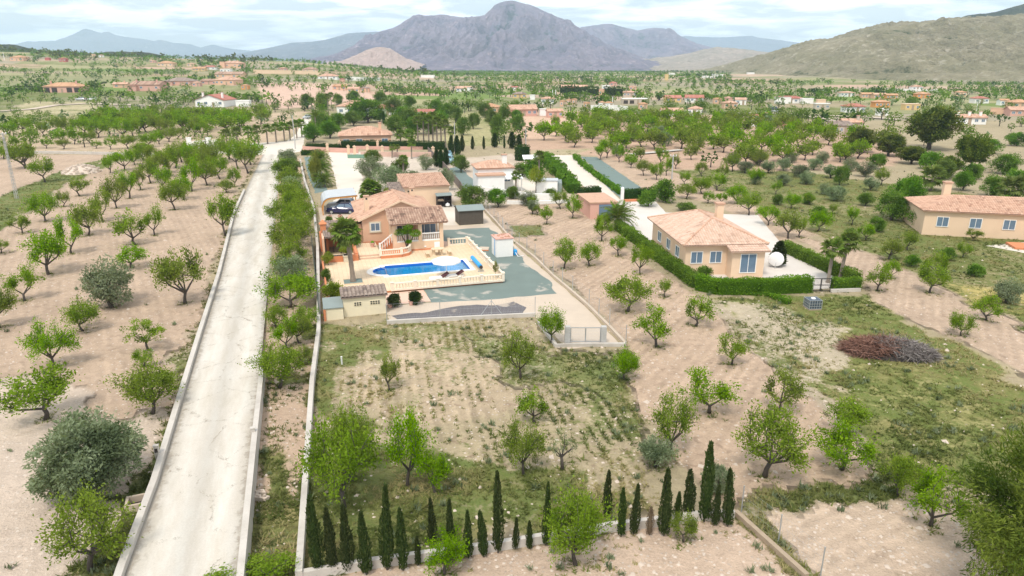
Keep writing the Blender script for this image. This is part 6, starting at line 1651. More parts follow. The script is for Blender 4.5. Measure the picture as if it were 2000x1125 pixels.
# ------------------------------------------------------------------ houses of the valley
WALLS = dict(w=M_WHITE, c=M_CREAM, p=M_SALM, y=M_YELW, o=M_ORNG, r=M_REDW, s=M_STONE, k=M_PEACH)
def house(px, py, wpx, label, wall='c', rt='s', kind='hip', hpx=None, d=.75, rot=0, chim=0, win=3, cat='house', wing=None, detail=0, awn=None, z=None, name=None, door=True, rise=None, open_=False):
    """house whose front wall base centre stands at photo pixel px, py and is wpx wide"""
    x, y = at(px, py, z); zz = gz(x, y); zc = depth(x, y, zz)
    w = wpx * zc / FPX; h = min(max((hpx or wpx * .13) * zc / FPX * 1.03, 2.3), 7.5)
    dp = w * d if w < 16 else 10 * d + 3
    o = thing(name or "house", x, y, zz, R(rot), label, cat)
    mb = MB(); mb.box(-w / 2, w / 2, 0, dp, -2.0, h)
    rs = rise if rise is not None else min(w, dp) * .20
    ov = min(.4, w * .05); T = TILES.get(rt); far = y > 300
    if kind == 'flat' and T: kind, rs = 'hip', min(rs, h * .3)
    pk = dict(pitch=.9 if far else .45, row=0 if far else .9, rise=.06)
    if kind == 'gable':      # ridge along x
        mb.face([(w / 2, 0, h), (w / 2, dp, h), (w / 2, dp / 2, h + rs)]); mb.face([(-w / 2, dp, h), (-w / 2, 0, h), (-w / 2, dp / 2, h + rs)])
        hh = math.hypot(dp / 2 + ov, rs * (1 + 2 * ov / dp))
        up = Vector((0, dp / 2, rs)).normalized(); roof(o, (-w / 2 - ov, -ov, h - rs * 2 * ov / dp + .03), (1, 0, 0), up, w + 2 * ov, hh, mat=T, **pk)
        up = Vector((0, -dp / 2, rs)).normalized(); roof(o, (w / 2 + ov, dp + ov, h - rs * 2 * ov / dp + .03), (-1, 0, 0), up, w + 2 * ov, hh, mat=T, **pk)
    elif kind == 'front':    # gable faces the viewer, ridge along y
        mb.face([(-w / 2, 0, h), (w / 2, 0, h), (0, 0, h + rs)]); mb.face([(w / 2, dp, h), (-w / 2, dp, h), (0, dp, h + rs)])
        hh = math.hypot(w / 2 + ov, rs * (1 + 2 * ov / w))
        up = Vector((w / 2, 0, rs)).normalized(); roof(o, (-w / 2 - ov, dp + ov, h - rs * 2 * ov / w + .03), (0, -1, 0), up, dp + 2 * ov, hh, mat=T, **pk)
        up = Vector((-w / 2, 0, rs)).normalized(); roof(o, (w / 2 + ov, -ov, h - rs * 2 * ov / w + .03), (0, 1, 0), up, dp + 2 * ov, hh, mat=T, **pk)
    elif kind == 'hip':
        W2, D2 = w + 2 * ov, dp + 2 * ov; rn = min(W2, D2) / 2
        up = Vector((0, rn, rs)).normalized(); hh = math.hypot(rn, rs)
        fl = [((-w / 2 - ov, -ov, h), (1, 0, 0), Vector((0, rn, rs)), W2), ((w / 2 + ov, dp + ov, h), (-1, 0, 0), Vector((0, -rn, rs)), W2), ((w / 2 + ov, -ov, h), (0, 1, 0), Vector((-rn, 0, rs)), D2), ((-w / 2 - ov, dp + ov, h), (0, -1, 0), Vector((rn, 0, rs)), D2)]
        for p, e, u, wd in fl:
            roof(o, (p[0], p[1], p[2] + .03), e, u.normalized(), wd, hh, inl=rn, inr=rn, mat=T, **pk)
    elif kind == 'mono':
        up = Vector((0, dp, rs)).normalized(); roof(o, (-w / 2 - ov, -ov, h + .05), (1, 0, 0), up, w + 2 * ov, math.hypot(dp + ov, rs), mat=T, **pk)
    else:                    # flat slab roof
        s = MB(); s.box(-w / 2 - .15, w / 2 + .15, -.15, dp + .15, h + .003, h + .25); s.build("roof", T or WALLS.get(rt, M_CONC), o)
    mb.build("wall", WALLS.get(wall, M_CREAM), o)
    if win:
        n = win + (1 if door else 0); di = n // 2
        for i in range(n):
            u = -w / 2 + w * (i + .5) / n
            if door and i == di:
                s = MB(); s.box(u - .5, u + .5, -.06, -.004, 0, min(2.0, h - .3)); dd = s.build("door", M_TIMB, o); s = MB(); s.box(u + .36, u + .44, -.10, -.062, .95, 1.1); s.build("handle", M_METAL, dd)
            elif open_:
                s = MB(); s.box(u - w / n * .36, u + w / n * .36, -.05, -.004, .1, h - .6); s.build("porch_opening", M_DARK, o)
            else:
                window(o, (u, 0, h * .55), min(1.5, w / n * .55), min(1.15, h * .4), glass=M_GLASSB, d=.1)
    for i in range(chim):
        u = -w * .34 + i * w * .68 / max(1, chim - 1) if chim > 1 else w * .3
        s = MB(); s.box(u - .35, u + .35, dp * .3 - .35, dp * .3 + .35, h - .2, h + rs + .9); c = s.build("chimney", WALLS.get(wall, M_CREAM), o); s = MB(); s.box(u - .45, u + .45, dp * .3 - .45, dp * .3 + .45, h + rs + .9, h + rs + 1.05); s.build("chimney_cap", T or M_TILE, c)
    if awn:
        s = MB(); s.face([(-awn, -2.6, 2.0), (awn, -2.6, 2.0), (awn, -.05, 2.5), (-awn, -.05, 2.5)]); s.face([(-awn, -2.6, 1.94), (-awn, -.05, 2.44), (awn, -.05, 2.44), (awn, -2.6, 1.94)]); s.build("awning", M_CLOTHW, o)
        for u in (-awn + .1, awn - .1):
            s = MB(); s.box(u - .05, u + .05, -2.5, -2.4, 0, 2.0); s.build("awning_post", M_WHITE, o)
    if wing:
        wx_, ww, wh = wing
        s = MB(); s.box(wx_ * w - ww / 2, wx_ * w + ww / 2, -.8 - ww * .3, -.003 if abs(wx_) < .5 else dp * .7, -2, wh); s.build("wing", WALLS.get(wall, M_CREAM), o)
        s = MB(); s.box(wx_ * w - ww / 2 - .2, wx_ * w + ww / 2 + .2, -1 - ww * .3, -.01 if abs(wx_) < .5 else dp * .7 + .2, wh + .002, wh + .22); s.build("wing_roof", T or M_TILE, o)
    return o

HOUSES = [
 (33, 119, 26, "far pale peach hipped house alone high on the western hillside", 'k', 'o', 'hip', 6, .8, 0, 0, 2),
 (122, 121, 13, "far small flat roofed red house above the green strip on the western hill", 'r', 'r', 'flat', 6, .7, 0, 0, 2),
 (92, 118, 8, "tiny dark red hut west of the small red house on the hill", 'r', 'r', 'flat', 4, .8, 0, 0, 0),
 (122, 181, 70, "pink porch house with orange hipped roof and two chimneys behind tall dark hedge", 'p', 'o', 'hip', 11, .7, 4, 2, 4, 'house', None, 0, None, None, None, True, None, True),
 (235, 172, 26, "low peach outbuilding between the tall dark hedge and the pink brown roofed house", 'k', 's', 'gable', 6, .6, 8, 1, 1),
 (181, 111, 9, "tiny cream cottage on the dark western ridge, the lower one", 'c', 's', 'flat', 3, .7, 0, 0, 1),
 (197, 112, 8, "tiny pale cottage on the dark western ridge beside its twin", 'w', 's', 'flat', 3, .7, 0, 0, 1),
 (284, 178, 62, "pale pink house with brown red roof and two cream chimneys above the orchard", 'p', 'b', 'gable', 12, .6, -6, 2, 3, 'house', (-.36, 5, 2.6)),
 (322, 130, 30, "far cream house with orange hipped roof below the bare hilltop", 'c', 'o', 'hip', 6, .7, 0, 0, 3),
 (298, 123, 10, "tiny pinkish cottage beside the dark trees on the western slope", 'p', 's', 'flat', 4, .7, 0, 0, 1),
 (347, 167, 52, "wide mauve grey roofed house between the pink houses", 'p', 'g', 'hip', 8, .8, -4, 0, 3, 'house', (-.25, 3.5, 2.2)),
 (383, 169, 15, "small flat pink outbuilding beside the mauve grey roof", 'p', 's', 'flat', 6, .8, 0, 0, 1),
 (408, 165, 32, "long low terracotta roofed wing west of the pyramid roof", 'p', 'b', 'mono', 6, .5, 0, 0, 2),
 (438, 166, 40, "peach house with broad terracotta pyramid roof on the western rise", 'k', 's', 'hip', 9, .9, -10, 1, 3),
 (447, 153, 56, "long brown roofed house with dark porch behind the terracotta pyramid roof", 'k', 'b', 'gable', 8, .5, -6, 0, 4),
 (478, 175, 13, "tiny orange hut with pointed roof east of the terracotta pyramid roof", 'o', 'o', 'hip', 7, 1, 0, 0, 1),
 (410, 209, 60, "white house with red gabled roof and turquoise windows facing the orchard", 'w', 'r', 'front', 13, .8, -9, 2, 3),
 (474, 208, 26, "white flat canopy roof beside the white house with red gable", 'w', 'w', 'flat', 5, .5, 0, 0, 0),
 (388, 139, 24, "far ochre bungalow with orange roof on the western rise", 'y', 'o', 'gable', 5, .6, 0, 0, 3),
 (408, 136, 26, "far red roofed house with white end east of the ochre bungalow", 'w', 'r', 'hip', 4, .6, 0, 0, 2),
 (372, 130, 14, "far cream block house left of the red roofed house", 'c', 's', 'flat', 5, .7, 0, 0, 1),
 (452, 133, 40, "large pale peach villa with tower on the western skyline", 'k', 's', 'hip', 9, .7, -5, 1, 4, 'house', (-.40, 5, 6)),
 (440, 141, 20, "white terrace annex below the large skyline villa", 'w', 'w', 'flat', 5, .6, 0, 0, 2),
 (552, 140, 15, "far pink house behind the long cream wall", 'p', 's', 'flat', 6, .7, 0, 0, 2),
 (604, 143, 27, "far cream villa with brown roof standing on the long cream wall", 'c', 'b', 'hip', 7, .7, 0, 0, 3),
 (640, 155, 38, "far pale house with wide pinkish roof below the long cream wall", 'w', 's', 'hip', 5, .6, 0, 0, 2),
 (668, 161, 9, "tiny brick red hut east of the wide pinkish roof", 'p', 'r', 'flat', 5, .8, 0, 0, 0),
 (663, 176, 26, "far low house with orange brown roof among bushes behind the palms", 'k', 'o', 'mono', 5, .6, 0, 0, 2),
 (690, 181, 22, "far cream house with grey door behind the white terracotta roofed house", 'c', 's', 'gable', 7, .7, 0, 0, 2),
 (713, 180, 16, "far peach house with mauve roof beside the cream grey door house", 'k', 'g', 'hip', 6, .8, 0, 0, 1),
 (692, 226, 68, "white house with terracotta hipped roof and dark window behind the palm garden", 'w', 's', 'hip', 17, .75, -4, 1, 3),
 (750, 224, 30, "white end building with sloping red roof beside the terracotta hipped house", 'w', 'r', 'mono', 11, .9, -12, 0, 1),
 (825, 234, 38, "orange house with flat red roof and white awning", 'o', 'r', 'mono', 11, .7, -6, 0, 2, 'house', None, 0, 1.9),
 (906, 179, 30, "far white house with pale roof on the grassy bank", 'w', 's', 'gable', 6, .6, 4, 0, 3, 'house', (.4, 4, 3)),
 (835, 152, 26, "far white greenhouse roof on the central plateau edge", 'w', 'w', 'flat', 3, .5, 0, 0, 0),
 (954, 221, 36, "peach house with pale orange pyramid roof among dark shrubs", 'k', 'o', 'hip', 9, .9, -8, 0, 2),
 (1024, 227, 52, "large pink house with pale gabled roof above the bare orange field", 'p', 's', 'gable', 13, .7, 14, 0, 4),
 (1085, 230, 30, "small pink cottage with salmon roof east of the large pink house", 'p', 's', 'gable', 8, .7, 8, 0, 2),
 (1061, 226, 14, "low white annex wall between the pink house and pink cottage", 'w', 'w', 'flat', 5, .5, 0, 0, 0),
 (1005, 177, 13, "far pale blue white house with red roof by the green plain", 'w', 'r', 'gable', 5, .7, 0, 0, 1),
 (1015, 192, 26, "far tan house with grey roof behind the large pink house", 'y', 'g', 'hip', 8, .7, 0, 0, 2),
 (1040, 195, 10, "tiny square white building behind the large pink house", 'w', 'w', 'flat', 6, .8, 0, 0, 0),
 (1070, 203, 26, "far pale house with pinkish tall roof beside the conical roofs", 'w', 's', 'hip', 6, .7, 0, 0, 2),
 (1110, 180, 26, "far red brick house behind the dark cypress hedge, western one", 'r', 's', 'gable', 10, .6, 0, 0, 3),
 (1134, 180, 26, "far red brick house behind the dark cypress hedge, eastern one", 'p', 's', 'gable', 10, .6, 0, 0, 3),
 (1175, 188, 11, "far narrow cream tower house between two dark hedges", 'k', 's', 'flat', 12, .9, 0, 0, 1),
 (1184, 175, 15, "far white house rising behind the narrow cream tower house", 'w', 'w', 'flat', 7, .8, 0, 0, 1),
 (1230, 189, 26, "far pale stone house with dark openings beside the conifer hedge", 's', 's', 'flat', 8, .7, 0, 0, 3),
 (1198, 168, 14, "far house with orange red pyramid roof above the conifer hedge", 'p', 'r', 'hip', 3, .9, 0, 0, 1),
 (1236, 176, 14, "far cream block house above the pale stone house", 'k', 's', 'flat', 6, .8, 0, 0, 1),
 (1099, 208, 10, "small hut with conical orange roof, westernmost of the conical roofs", 'k', 'o', 'hip', 3, 1, 0, 0, 1),
 (1111, 205, 9, "small hut with conical orange roof standing behind the western one", 'k', 'o', 'hip', 3, 1, 0, 0, 1),
 (1122, 204, 9, "small hut with conical orange roof, easternmost of the western trio", 'k', 'o', 'hip', 3, 1, 0, 0, 1),
 (1146, 212, 11, "small hut with conical orange roof alone beside the orchard edge", 'k', 'o', 'hip', 4, 1, 0, 0, 1),
 (1176, 211, 12, "pale building with pointed orange roof on the white terrace, western half", 'w', 'o', 'hip', 3, 1, 0, 0, 1),
 (1190, 212, 15, "pale building with pointed orange roof on the white terrace, eastern half", 'w', 'o', 'hip', 4, 1, 0, 0, 1),
 (1240, 203, 48, "long low pale barn with blue roof and dark openings", 's', 'w', 'flat', 7, .4, 0, 0, 3, 'barn', None, 0, None, None, 'barn', True, None, True),
 (1256, 214, 16, "small hipped orange roofed house in front of the blue roofed barn", 'k', 'o', 'hip', 4, .8, 0, 0, 1),
 (1315, 200, 30, "yellow house with red tiled roof beside a dark conifer", 'y', 'r', 'gable', 7, .7, 0, 0, 2),
 (1356, 200, 34, "white house with wide red tiled roof east of the yellow house", 'w', 'r', 'gable', 6, .7, -10, 0, 3),
 (1356, 225, 25, "white house with pointed salmon pyramid roof among dense trees", 'w', 's', 'hip', 9, 1, -20, 0, 2),
 (1313, 228, 40, "long low house with salmon roof in front of the yellow house", 'w', 's', 'gable', 6, .5, 0, 0, 3),
 (1337, 240, 28, "low white walled yard building below the pyramid roofed house", 'w', 'w', 'flat', 5, .5, -15, 0, 1),
 (1423, 204, 13, "tall salmon house standing above low terracotta roofs", 'p', 's', 'flat', 12, .9, 0, 0, 1),
 (1427, 212, 26, "low terracotta roofed house at the foot of the tall salmon house", 'k', 's', 'hip', 4, .7, 0, 0, 2),
 (1402, 203, 15, "low orange roofed hut west of the tall salmon house", 'k', 'o', 'flat', 4, .7, 0, 0, 1),
 (1446, 205, 20, "white house with pale grey sloping roof beside a dark round tree", 'w', 'w', 'mono', 5, .8, -15, 0, 1),
 (1485, 247, 34, "open pavilion with bright orange hipped roof at the orchard edge", 'w', 'o', 'hip', 7, .8, -5, 1, 2),
 (1474, 240, 16, "small brown red roofed annex behind the orange pavilion", 'w', 'r', 'mono', 5, .6, 0, 0, 0),
 (1535, 249, 17, "low orange roofed hut among the almond trees east of the pavilion", 'k', 'o', 'gable', 3, .7, 0, 0, 0),
 (1467, 145, 13, "far white domed shed roof at the foot of the olive hill", 'w', 'w', 'flat', 3, .6, 0, 0, 0),
 (1402, 149, 20, "far long white shed on the green plain", 'w', 'w', 'flat', 3, .5, 0, 0, 0),
 (1385, 153, 22, "far long white shed in front of its twin on the green plain", 'w', 'w', 'flat', 3, .4, 8, 0, 0),
 (1302, 157, 6, "far narrow ochre tower standing on the plain", 'y', 'y', 'flat', 11, 1, 0, 0, 0),
 (1313, 147, 9, "far white cottage by the pale low hill", 'w', 'w', 'flat', 4, .8, 0, 0, 0),
 (1545, 202, 44, "white farm complex with small red pyramid roof in the valley", 'w', 'r', 'hip', 7, .5, -4, 0, 4, 'house', (-.42, 7, 3.2)),
 (1577, 203, 22, "far low white flat roofed shed beside the white farm complex", 'w', 'w', 'flat', 3, .5, 0, 0, 0),
 (1604, 205, 16, "far low cream shed, easternmost of the flat sheds by the farm", 'c', 'c', 'flat', 3, .5, 0, 0, 0),
 (1606, 214, 28, "far low grey green warehouse between round dark trees", 's', 'w', 'flat', 5, .4, 0, 0, 2),
 (1670, 220, 38, "white house with bright red hipped roof beside a round green tree", 'w', 'r', 'hip', 7, .7, -6, 0, 3),
 (1725, 226, 18, "small blue and white house with yard on the pale lane", 'w', 'w', 'flat', 8, .8, 0, 0, 2),
 (1723, 210, 28, "orange house with arched porch and hipped roof above the bright meadow", 'o', 'o', 'hip', 6, .7, 0, 0, 3),
 (1695, 192, 24, "far terraced orange house on the bare slope, western block", 'k', 'o', 'gable', 7, .5, 0, 0, 3),
 (1719, 193, 24, "far terraced orange house on the bare slope, middle block", 'k', 's', 'gable', 7, .5, 0, 0, 3),
 (1742, 194, 22, "far terraced orange house on the bare slope, eastern block", 'o', 'o', 'gable', 7, .5, 0, 0, 3),
 (1655, 189, 27, "far cream and white house beside a dark hedge on the slope", 'w', 's', 'flat', 6, .6, 0, 0, 3),
 (1782, 215, 29, "yellow flat roofed house beside a dark conifer and meadow", 'y', 'c', 'flat', 8, .6, 0, 0, 2),
 (1803, 192, 24, "orange house with pale orange hipped roof above the green orchard strip", 'o', 'o', 'hip', 5, .8, -8, 0, 2),
 (1792, 176, 20, "far white hipped house with long pale wall under the olive hill", 'w', 's', 'hip', 5, .7, 0, 0, 2),
 (1878, 188, 18, "far small cream house on the bare brown field", 'c', 'o', 'flat', 5, .7, 0, 0, 2),
 (1893, 243, 60, "long white house with salmon roof and three white chimneys", 'w', 's', 'gable', 9, .4, -7, 3, 4),
 (1917, 202, 27, "red roofed white cottage in the green orchard strip", 'w', 'r', 'hip', 3, .7, 0, 0, 2),
 (1962, 206, 18, "small orange roofed white house east of the red roofed cottage", 'w', 'o', 'gable', 3, .7, 0, 0, 1),
 (1996, 211, 34, "large orange hipped roof at the valley edge beyond the small orange roof", 'k', 'o', 'hip', 6, .8, 0, 0, 2),
 (1996, 227, 44, "pinkish house with pale blue roof edge by the grey field", 'p', 's', 'gable', 8, .6, -8, 0, 3),
 (1647, 262, 36, "pale stone farmhouse front with mauve sloping roof among almond trees", 's', 'g', 'mono', 9, .9, -4, 0, 3),
 (1665, 254, 36, "tall pale stone block of the farmhouse with pinkish roof", 's', 's', 'gable', 12, .8, -4, 1, 1),
]
for h in HOUSES: house(*h)
px_wall("cream_wall", ((495, 145), (560, 145), (625, 146)), 3.2, .6, M_CREAM, "long high cream retaining wall on the western plateau", z=None) if False else None
def far_wall(pts, h, mat, label):
    P = [at(*p) for p in pts]; z = gz(*P[0]); o = thing("retaining_wall", P[0][0], P[0][1], z, 0, label, "wall")
    for (x0, y0), (x1, y1) in zip(P[:-1], P[1:]):
        mb = MB(); mb.bar((x0 - P[0][0], y0 - P[0][1], h / 2 - .5 + gz(x0, y0) - z), (x1 - P[0][0], y1 - P[0][1], h / 2 - .5 + gz(x1, y1) - z), .6, h + 1); mb.build("wall_body", mat, o)
        mb = MB(); mb.bar((x0 - P[0][0], y0 - P[0][1], h + .1 + gz(x0, y0) - z), (x1 - P[0][0], y1 - P[0][1], h + .1 + gz(x1, y1) - z), .8, .2); mb.build("coping", mat, o)
far_wall(((495, 144), (560, 145), (625, 147), (690, 148)), 3.2, M_CREAM, "long high cream retaining wall on the western plateau")
far_wall(((676, 156), (705, 158), (742, 158)), 2.6, M_WHITE, "long white wall east of the wide pinkish roof")
far_wall(((1154, 215), (1200, 215), (1225, 218)), 1.8, M_WHITE, "white terrace wall in front of the two pointed orange roofs")
far_wall(((1750, 178), (1800, 179), (1838, 180)), 1.4, M_WHITE, "long pale wall below the far white hipped house under the hill")
far_wall(((1933, 223), (1968, 224)), 2.2, M_PEACH, "peach yard wall in the grey field before the pinkish house")
far_wall(((815, 245), (880, 250)), .8, M_CONC, "low grey wall behind the fan palm clump")
def far_road(pts, w, label_seed, mat=M_PALE):
    P = [at(*p) for p in pts]; V = []; F = []
    Q = []
    for (x0, y0), (x1, y1) in zip(P[:-1], P[1:]):
        for i in range(8): Q.append((x0 + (x1 - x0) * i / 8, y0 + (y1 - y0) * i / 8))
    Q.append(P[-1])
    for i, (x, y) in enumerate(Q):
        a = Q[max(i - 1, 0)]; b = Q[min(i + 1, len(Q) - 1)]; dx, dy = b[0] - a[0], b[1] - a[1]; l = math.hypot(dx, dy)
        for s in (-1, 1): xx, yy = x - dy / l * w / 2 * s, y + dx / l * w / 2 * s; V.append((xx, yy, gz(xx, yy) + .25))
    for i in range(len(Q) - 1): F.append((2 * i, 2 * i + 1, 2 * i + 3, 2 * i + 2))
    o = link("track", np_mesh("track", V, F, mat)); o['kind'] = 'structure'
far_road(((1440, 222), (1520, 222), (1600, 226), (1700, 230), (1760, 235)), 5, 1)
far_road(((1570, 224), (1620, 236), (1660, 246)), 5, 2)
far_road(((0, 218), (60, 214), (110, 206), (170, 203), (300, 207)), 4, 3)
far_road(((1230, 303), (1290, 298), (1330, 294)), 2.0, 4, M_CONC)
x, y = at(1506, 221); o = car(x, y, R(8), M_SILV, "far silver van parked on the pale valley track", 6.0, 2.2, 2.4, z=gz(x, y) + .25, cat='van')
x, y = at(877, 318, 0); car(x, y, R(86), M_AQUA, "pale turquoise car parked on the gravel beside dark conifers, nearer one", 4.0, 1.75, 1.42)
x, y = at(874, 308, 0); car(x, y, R(88), M_AQUA, "pale turquoise car parked behind its twin beside the dark conifers", 4.0, 1.75, 1.42)
x, y = at(158, 196); car(x, y, R(5), M_SILV, "far silver car parked below the tall dark hedge, western one", 4.4, 1.8, 1.5, z=gz(x, y))
x, y = at(181, 196); car(x, y, R(5), M_WCAR, "far white car parked below the tall dark hedge, eastern one", 4.4, 1.8, 1.5, z=gz(x, y))
x, y = at(601, 232, 0); car(x, y, R(70), M_SILV, "silver car on the white lane beside the palm row", 4.2, 1.8, 1.45)

# ------------------------------------------------------------------ neighbours hidden by blur in the photograph: plausible whole houses
house(715, 288, 98, "villa with terracotta hipped roof half hidden behind the long dark hedge", 'k', 's', 'hip', 22, .75, 12, 1, 3, z=0, name="villa")
def white_neighbour():
    house(968, 372, 70, "white neighbour house with salmon hipped roof beside the dark conifers", 'w', 's', 'hip', 42, .85, 12, 1, 2, z=0, wing=(-.18, 4.2, 2.7))
    x0, y0 = at(1000, 374, 0); o = thing("pergola", x0, y0, 0, R(14), "white canopied pergola with blue side cloth beside the white neighbour house", "pergola")
    for sx in (-1.6, 1.6):
        for sy in (0, 2.4):
            mb = MB(); mb.box(sx - .06, sx + .06, sy - .06, sy + .06, 0, 2.0); mb.build("post", M_WHITE, o)
    mb = MB(); mb.face([(-1.8, -.2, 2.0), (1.8, -.2, 2.0), (1.8, 1.2, 2.5), (-1.8, 1.2, 2.5)]); mb.face([(-1.8, 1.2, 2.5), (1.8, 1.2, 2.5), (1.8, 2.6, 2.0), (-1.8, 2.6, 2.0)]); mb.build("canopy", M_CLOTHW, o)
    mb = MB(); mb.box(-1.6, .2, 2.3, 2.35, .1, 1.9); mb.build("side_cloth", M_BLUEC, o)
    px_wall("garden_wall", ((930, 376), (985, 384), (1040, 392), (1083, 392)), 1.1, .25, M_WHITE, "white garden wall in front of the white neighbour house")
    px_wall("garden_wall", ((990, 398), (1040, 399), (1112, 396)), .45, .3, M_WHITE, "low white wall at the top of the furrowed almond orchard")
    x0, y0 = at(1070, 377, 0); o = thing("white_shed", x0, y0, 0, R(-3), "white flat shed with grey side wall among fruit trees", "shed"); mb = MB(); mb.box(-1.9, 1.5, 0, 2.2, 0, 1.9); mb.build("wall", M_WHITE, o); mb = MB(); mb.box(-2.0, 1.6, -.1, 2.3, 1.901, 2.02); mb.build("roof", M_SHEET, o); mb = MB(); mb.box(1.51, 2.2, .4, 4.2, 0, 1.5); mb.build("side_wall", M_FELT, o)
    x0, y0 = at(1038, 330, 0); o = thing("white_canopy", x0, y0, 0, R(10), "small white canopy behind the palm in the white neighbour garden", "canopy"); mb = MB(); mb.face([(-1.6, 0, 1.9), (1.6, 0, 1.9), (1.4, 2.4, 2.4), (-1.4, 2.4, 2.4)]); mb.build("cloth", M_CLOTHW, o)
    for sx in (-1.4, 1.4):
        mb = MB(); mb.box(sx - .05, sx + .05, .1, .2, 0, 1.9); mb.build("post", M_WHITE, o)
    sheet("neighbour_yard", pxs((868, 330), (895, 325), (935, 360), (925, 378), (905, 372), (885, 350)), M_TEALC, .012, .4, 1.0, 21)
    sheet("neighbour_patio", pxs((930, 376), (1085, 392), (1085, 352), (1000, 330), (930, 345)), M_DRIVE, .009, .2, 1.0, 22)
white_neighbour()
sheet("villa_drive", pxs((1061, 303), (1119, 303), (1139, 321), (1171, 350), (1212, 391), (1190, 392), (1165, 384), (1097, 330)), M_DRIVE, .007, .15, 1.0, 23)
sheet("gravel_plot", pxs((1134, 306), (1166, 307), (1253, 367), (1214, 374)), M_TEALC, .008, .12, 1.0, 24)
sheet("gravel_strip", pxs((1119, 305), (1133, 308), (1212, 372), (1212, 388)), M_TEALC, .010, .12, 1.0, 25)
sheet("villa_yard", pxs((1165, 384), (1210, 391), (1280, 393), (1300, 415), (1480, 420), (1535, 487), (1672, 552), (1640, 562), (1580, 566), (1440, 567), (1372, 556), (1300, 510), (1215, 445), (1195, 425)), surf("pale_grey_paving", (0.60, 0.55, 0.50), var=.12, scale=.5, dirt=(.5, .45, .4), dirt_amt=.3), .009, .1, 1.0, 26)
def big_villa():
    x0, y0 = at(1336, 538, 0); H = thing("villa", x0, y0, 0, R(5), "large peach villa with broad salmon hipped roof inside the bright green hedge", "house")
    w, d, h = 7.5, 11.5, 3.1
    mb = MB(); mb.box(0, w, 0, d, -.1, h); mb.box(w - 3.4, w - .2, -1.4, 0, -.1, 2.85); mb.build("wall", M_CREAM, H)
    ov = .5; W2, D2 = w + 2 * ov, d + 2 * ov; rn = W2 / 2; rs = 1.7; hh = math.hypot(rn, rs)
    for p, e, u, wd in (((-ov, -ov), (1, 0, 0), (0, rn, rs), W2), ((w + ov, d + ov), (-1, 0, 0), (0, -rn, rs), W2), ((w + ov, -ov), (0, 1, 0), (-rn, 0, rs), D2), ((-ov, d + ov), (0, -1, 0), (rn, 0, rs), D2)):
        roof(H, (*p, h + .02), e, Vector(u).normalized(), wd, hh, inl=rn, inr=rn, mat=M_TILEP)
    for q in ((-ov, -ov), (w + ov, -ov)): ridge(H, (*q, h + .08), (w / 2, rn - ov, h + rs + .05))
    for q in ((-ov, d + ov), (w + ov, d + ov)): ridge(H, (*q, h + .08), (w / 2, d + ov - rn, h + rs + .05))
    ridge(H, (w / 2, rn - ov, h + rs + .05), (w / 2, d + ov - rn, h + rs + .05))
    up = Vector((0, 2.5, .6)).normalized(); roof(H, (w - 3.7, -1.8, 2.75), (1, 0, 0), up, 3.9, 2.7, mat=M_TILEP)
    for u in (1.1, 3.0): window(H, (u, 0, 1.8), 1.2, 1.2, glass=M_GLASSB)
    window(H, (w - 1.8, -1.4, 1.5), 1.6, 1.9, mull=1, glass=M_GLASSB)
    for v in (2.4, 5.4, 8.6): window(H, (0, v, 1.8), 1.2, 1.1, axis='y', out=-1, glass=M_GLASSB)
    mb = MB(); mb.box(-.75, -.02, -.3, d, .001, .16); mb.build("plinth_path", M_TERRA, H)
    mb = MB(); mb.box(5.2, 5.9, 6.2, 6.9, h + .5, h + 2.6); c = mb.build("chimney", M_CREAM, H); mb = MB(); mb.box(5.1, 6.0, 6.1, 7.0, h + 2.6, h + 2.75); mb.build("chimney_cap", M_TILE, c)
    # what stands in the yard
    x, y = at(1514, 524, 0); o = thing("satellite_dish", x, y, 0, R(-20), "large white satellite dish on the paving at the yard corner", "satellite dish")
    mb = MB(); n = 14
    for k in range(3):
        r0, r1 = .75 * k / 3, .75 * (k + 1) / 3
        for i in range(n):
            a, b = 2 * math.pi * i / n, 2 * math.pi * (i + 1) / n; f = lambda r, t: (r * math.cos(t), -.25 * r * r * -1 - .1, .95 + r * math.sin(t))
            q = [f(r1, a), f(r1, b), f(r0, b), f(r0, a)]; mb.face(q if k else q[:3])
    mb.build("dish", M_PLAST, o); mb = MB(); mb.tube([(0, .15, 0), (0, .1, .95)], .06, 6); mb.build("mast", M_METAL, o); mb = MB(); mb.tube([(0, -.05, .25), (0, -.75, .8)], .02, 4); mb.build("feed_arm", M_METAL, o)
    x, y = at(1524, 522, 0); plant(CYP_W, "conifer", x, y + .6, 2.6, 1.5, "dark columnar conifer right behind the white satellite dish", "tree", 3.0, .34, 0)
    x, y = at(1368, 543, 0); plant(BUSH[0], "garden_bush", x, y - 1.0, 1.5, 1.6, "round green bush at the front corner of the large peach villa", "bush", 2.0, 1.2, 0)
    x0, y0 = at(1582, 570, 0); x1, y1 = at(1621, 570, 0); o = thing("black_gate", x0, y0, 0, math.atan2(y1 - y0, x1 - x0), "black metal double gate between the bright green hedge blocks", "gate"); l = math.hypot(x1 - x0, y1 - y0)
    for a, b in ((0, l / 2 - .01), (l / 2 + .01, l)):
        mb = MB()
        for z_ in (.1, .65, 1.25): mb.bar((a, 0, z_), (b, 0, z_), .05, .06)
        for i in range(9): u = a + .03 + (b - a - .06) * i / 8; mb.bar((u, 0, .1), (u, 0.001, 1.25), .05 if i in (0, 8) else .018, .05 if i in (0, 8) else .018)
        mb.build("gate_leaf", M_BLACKM, o)
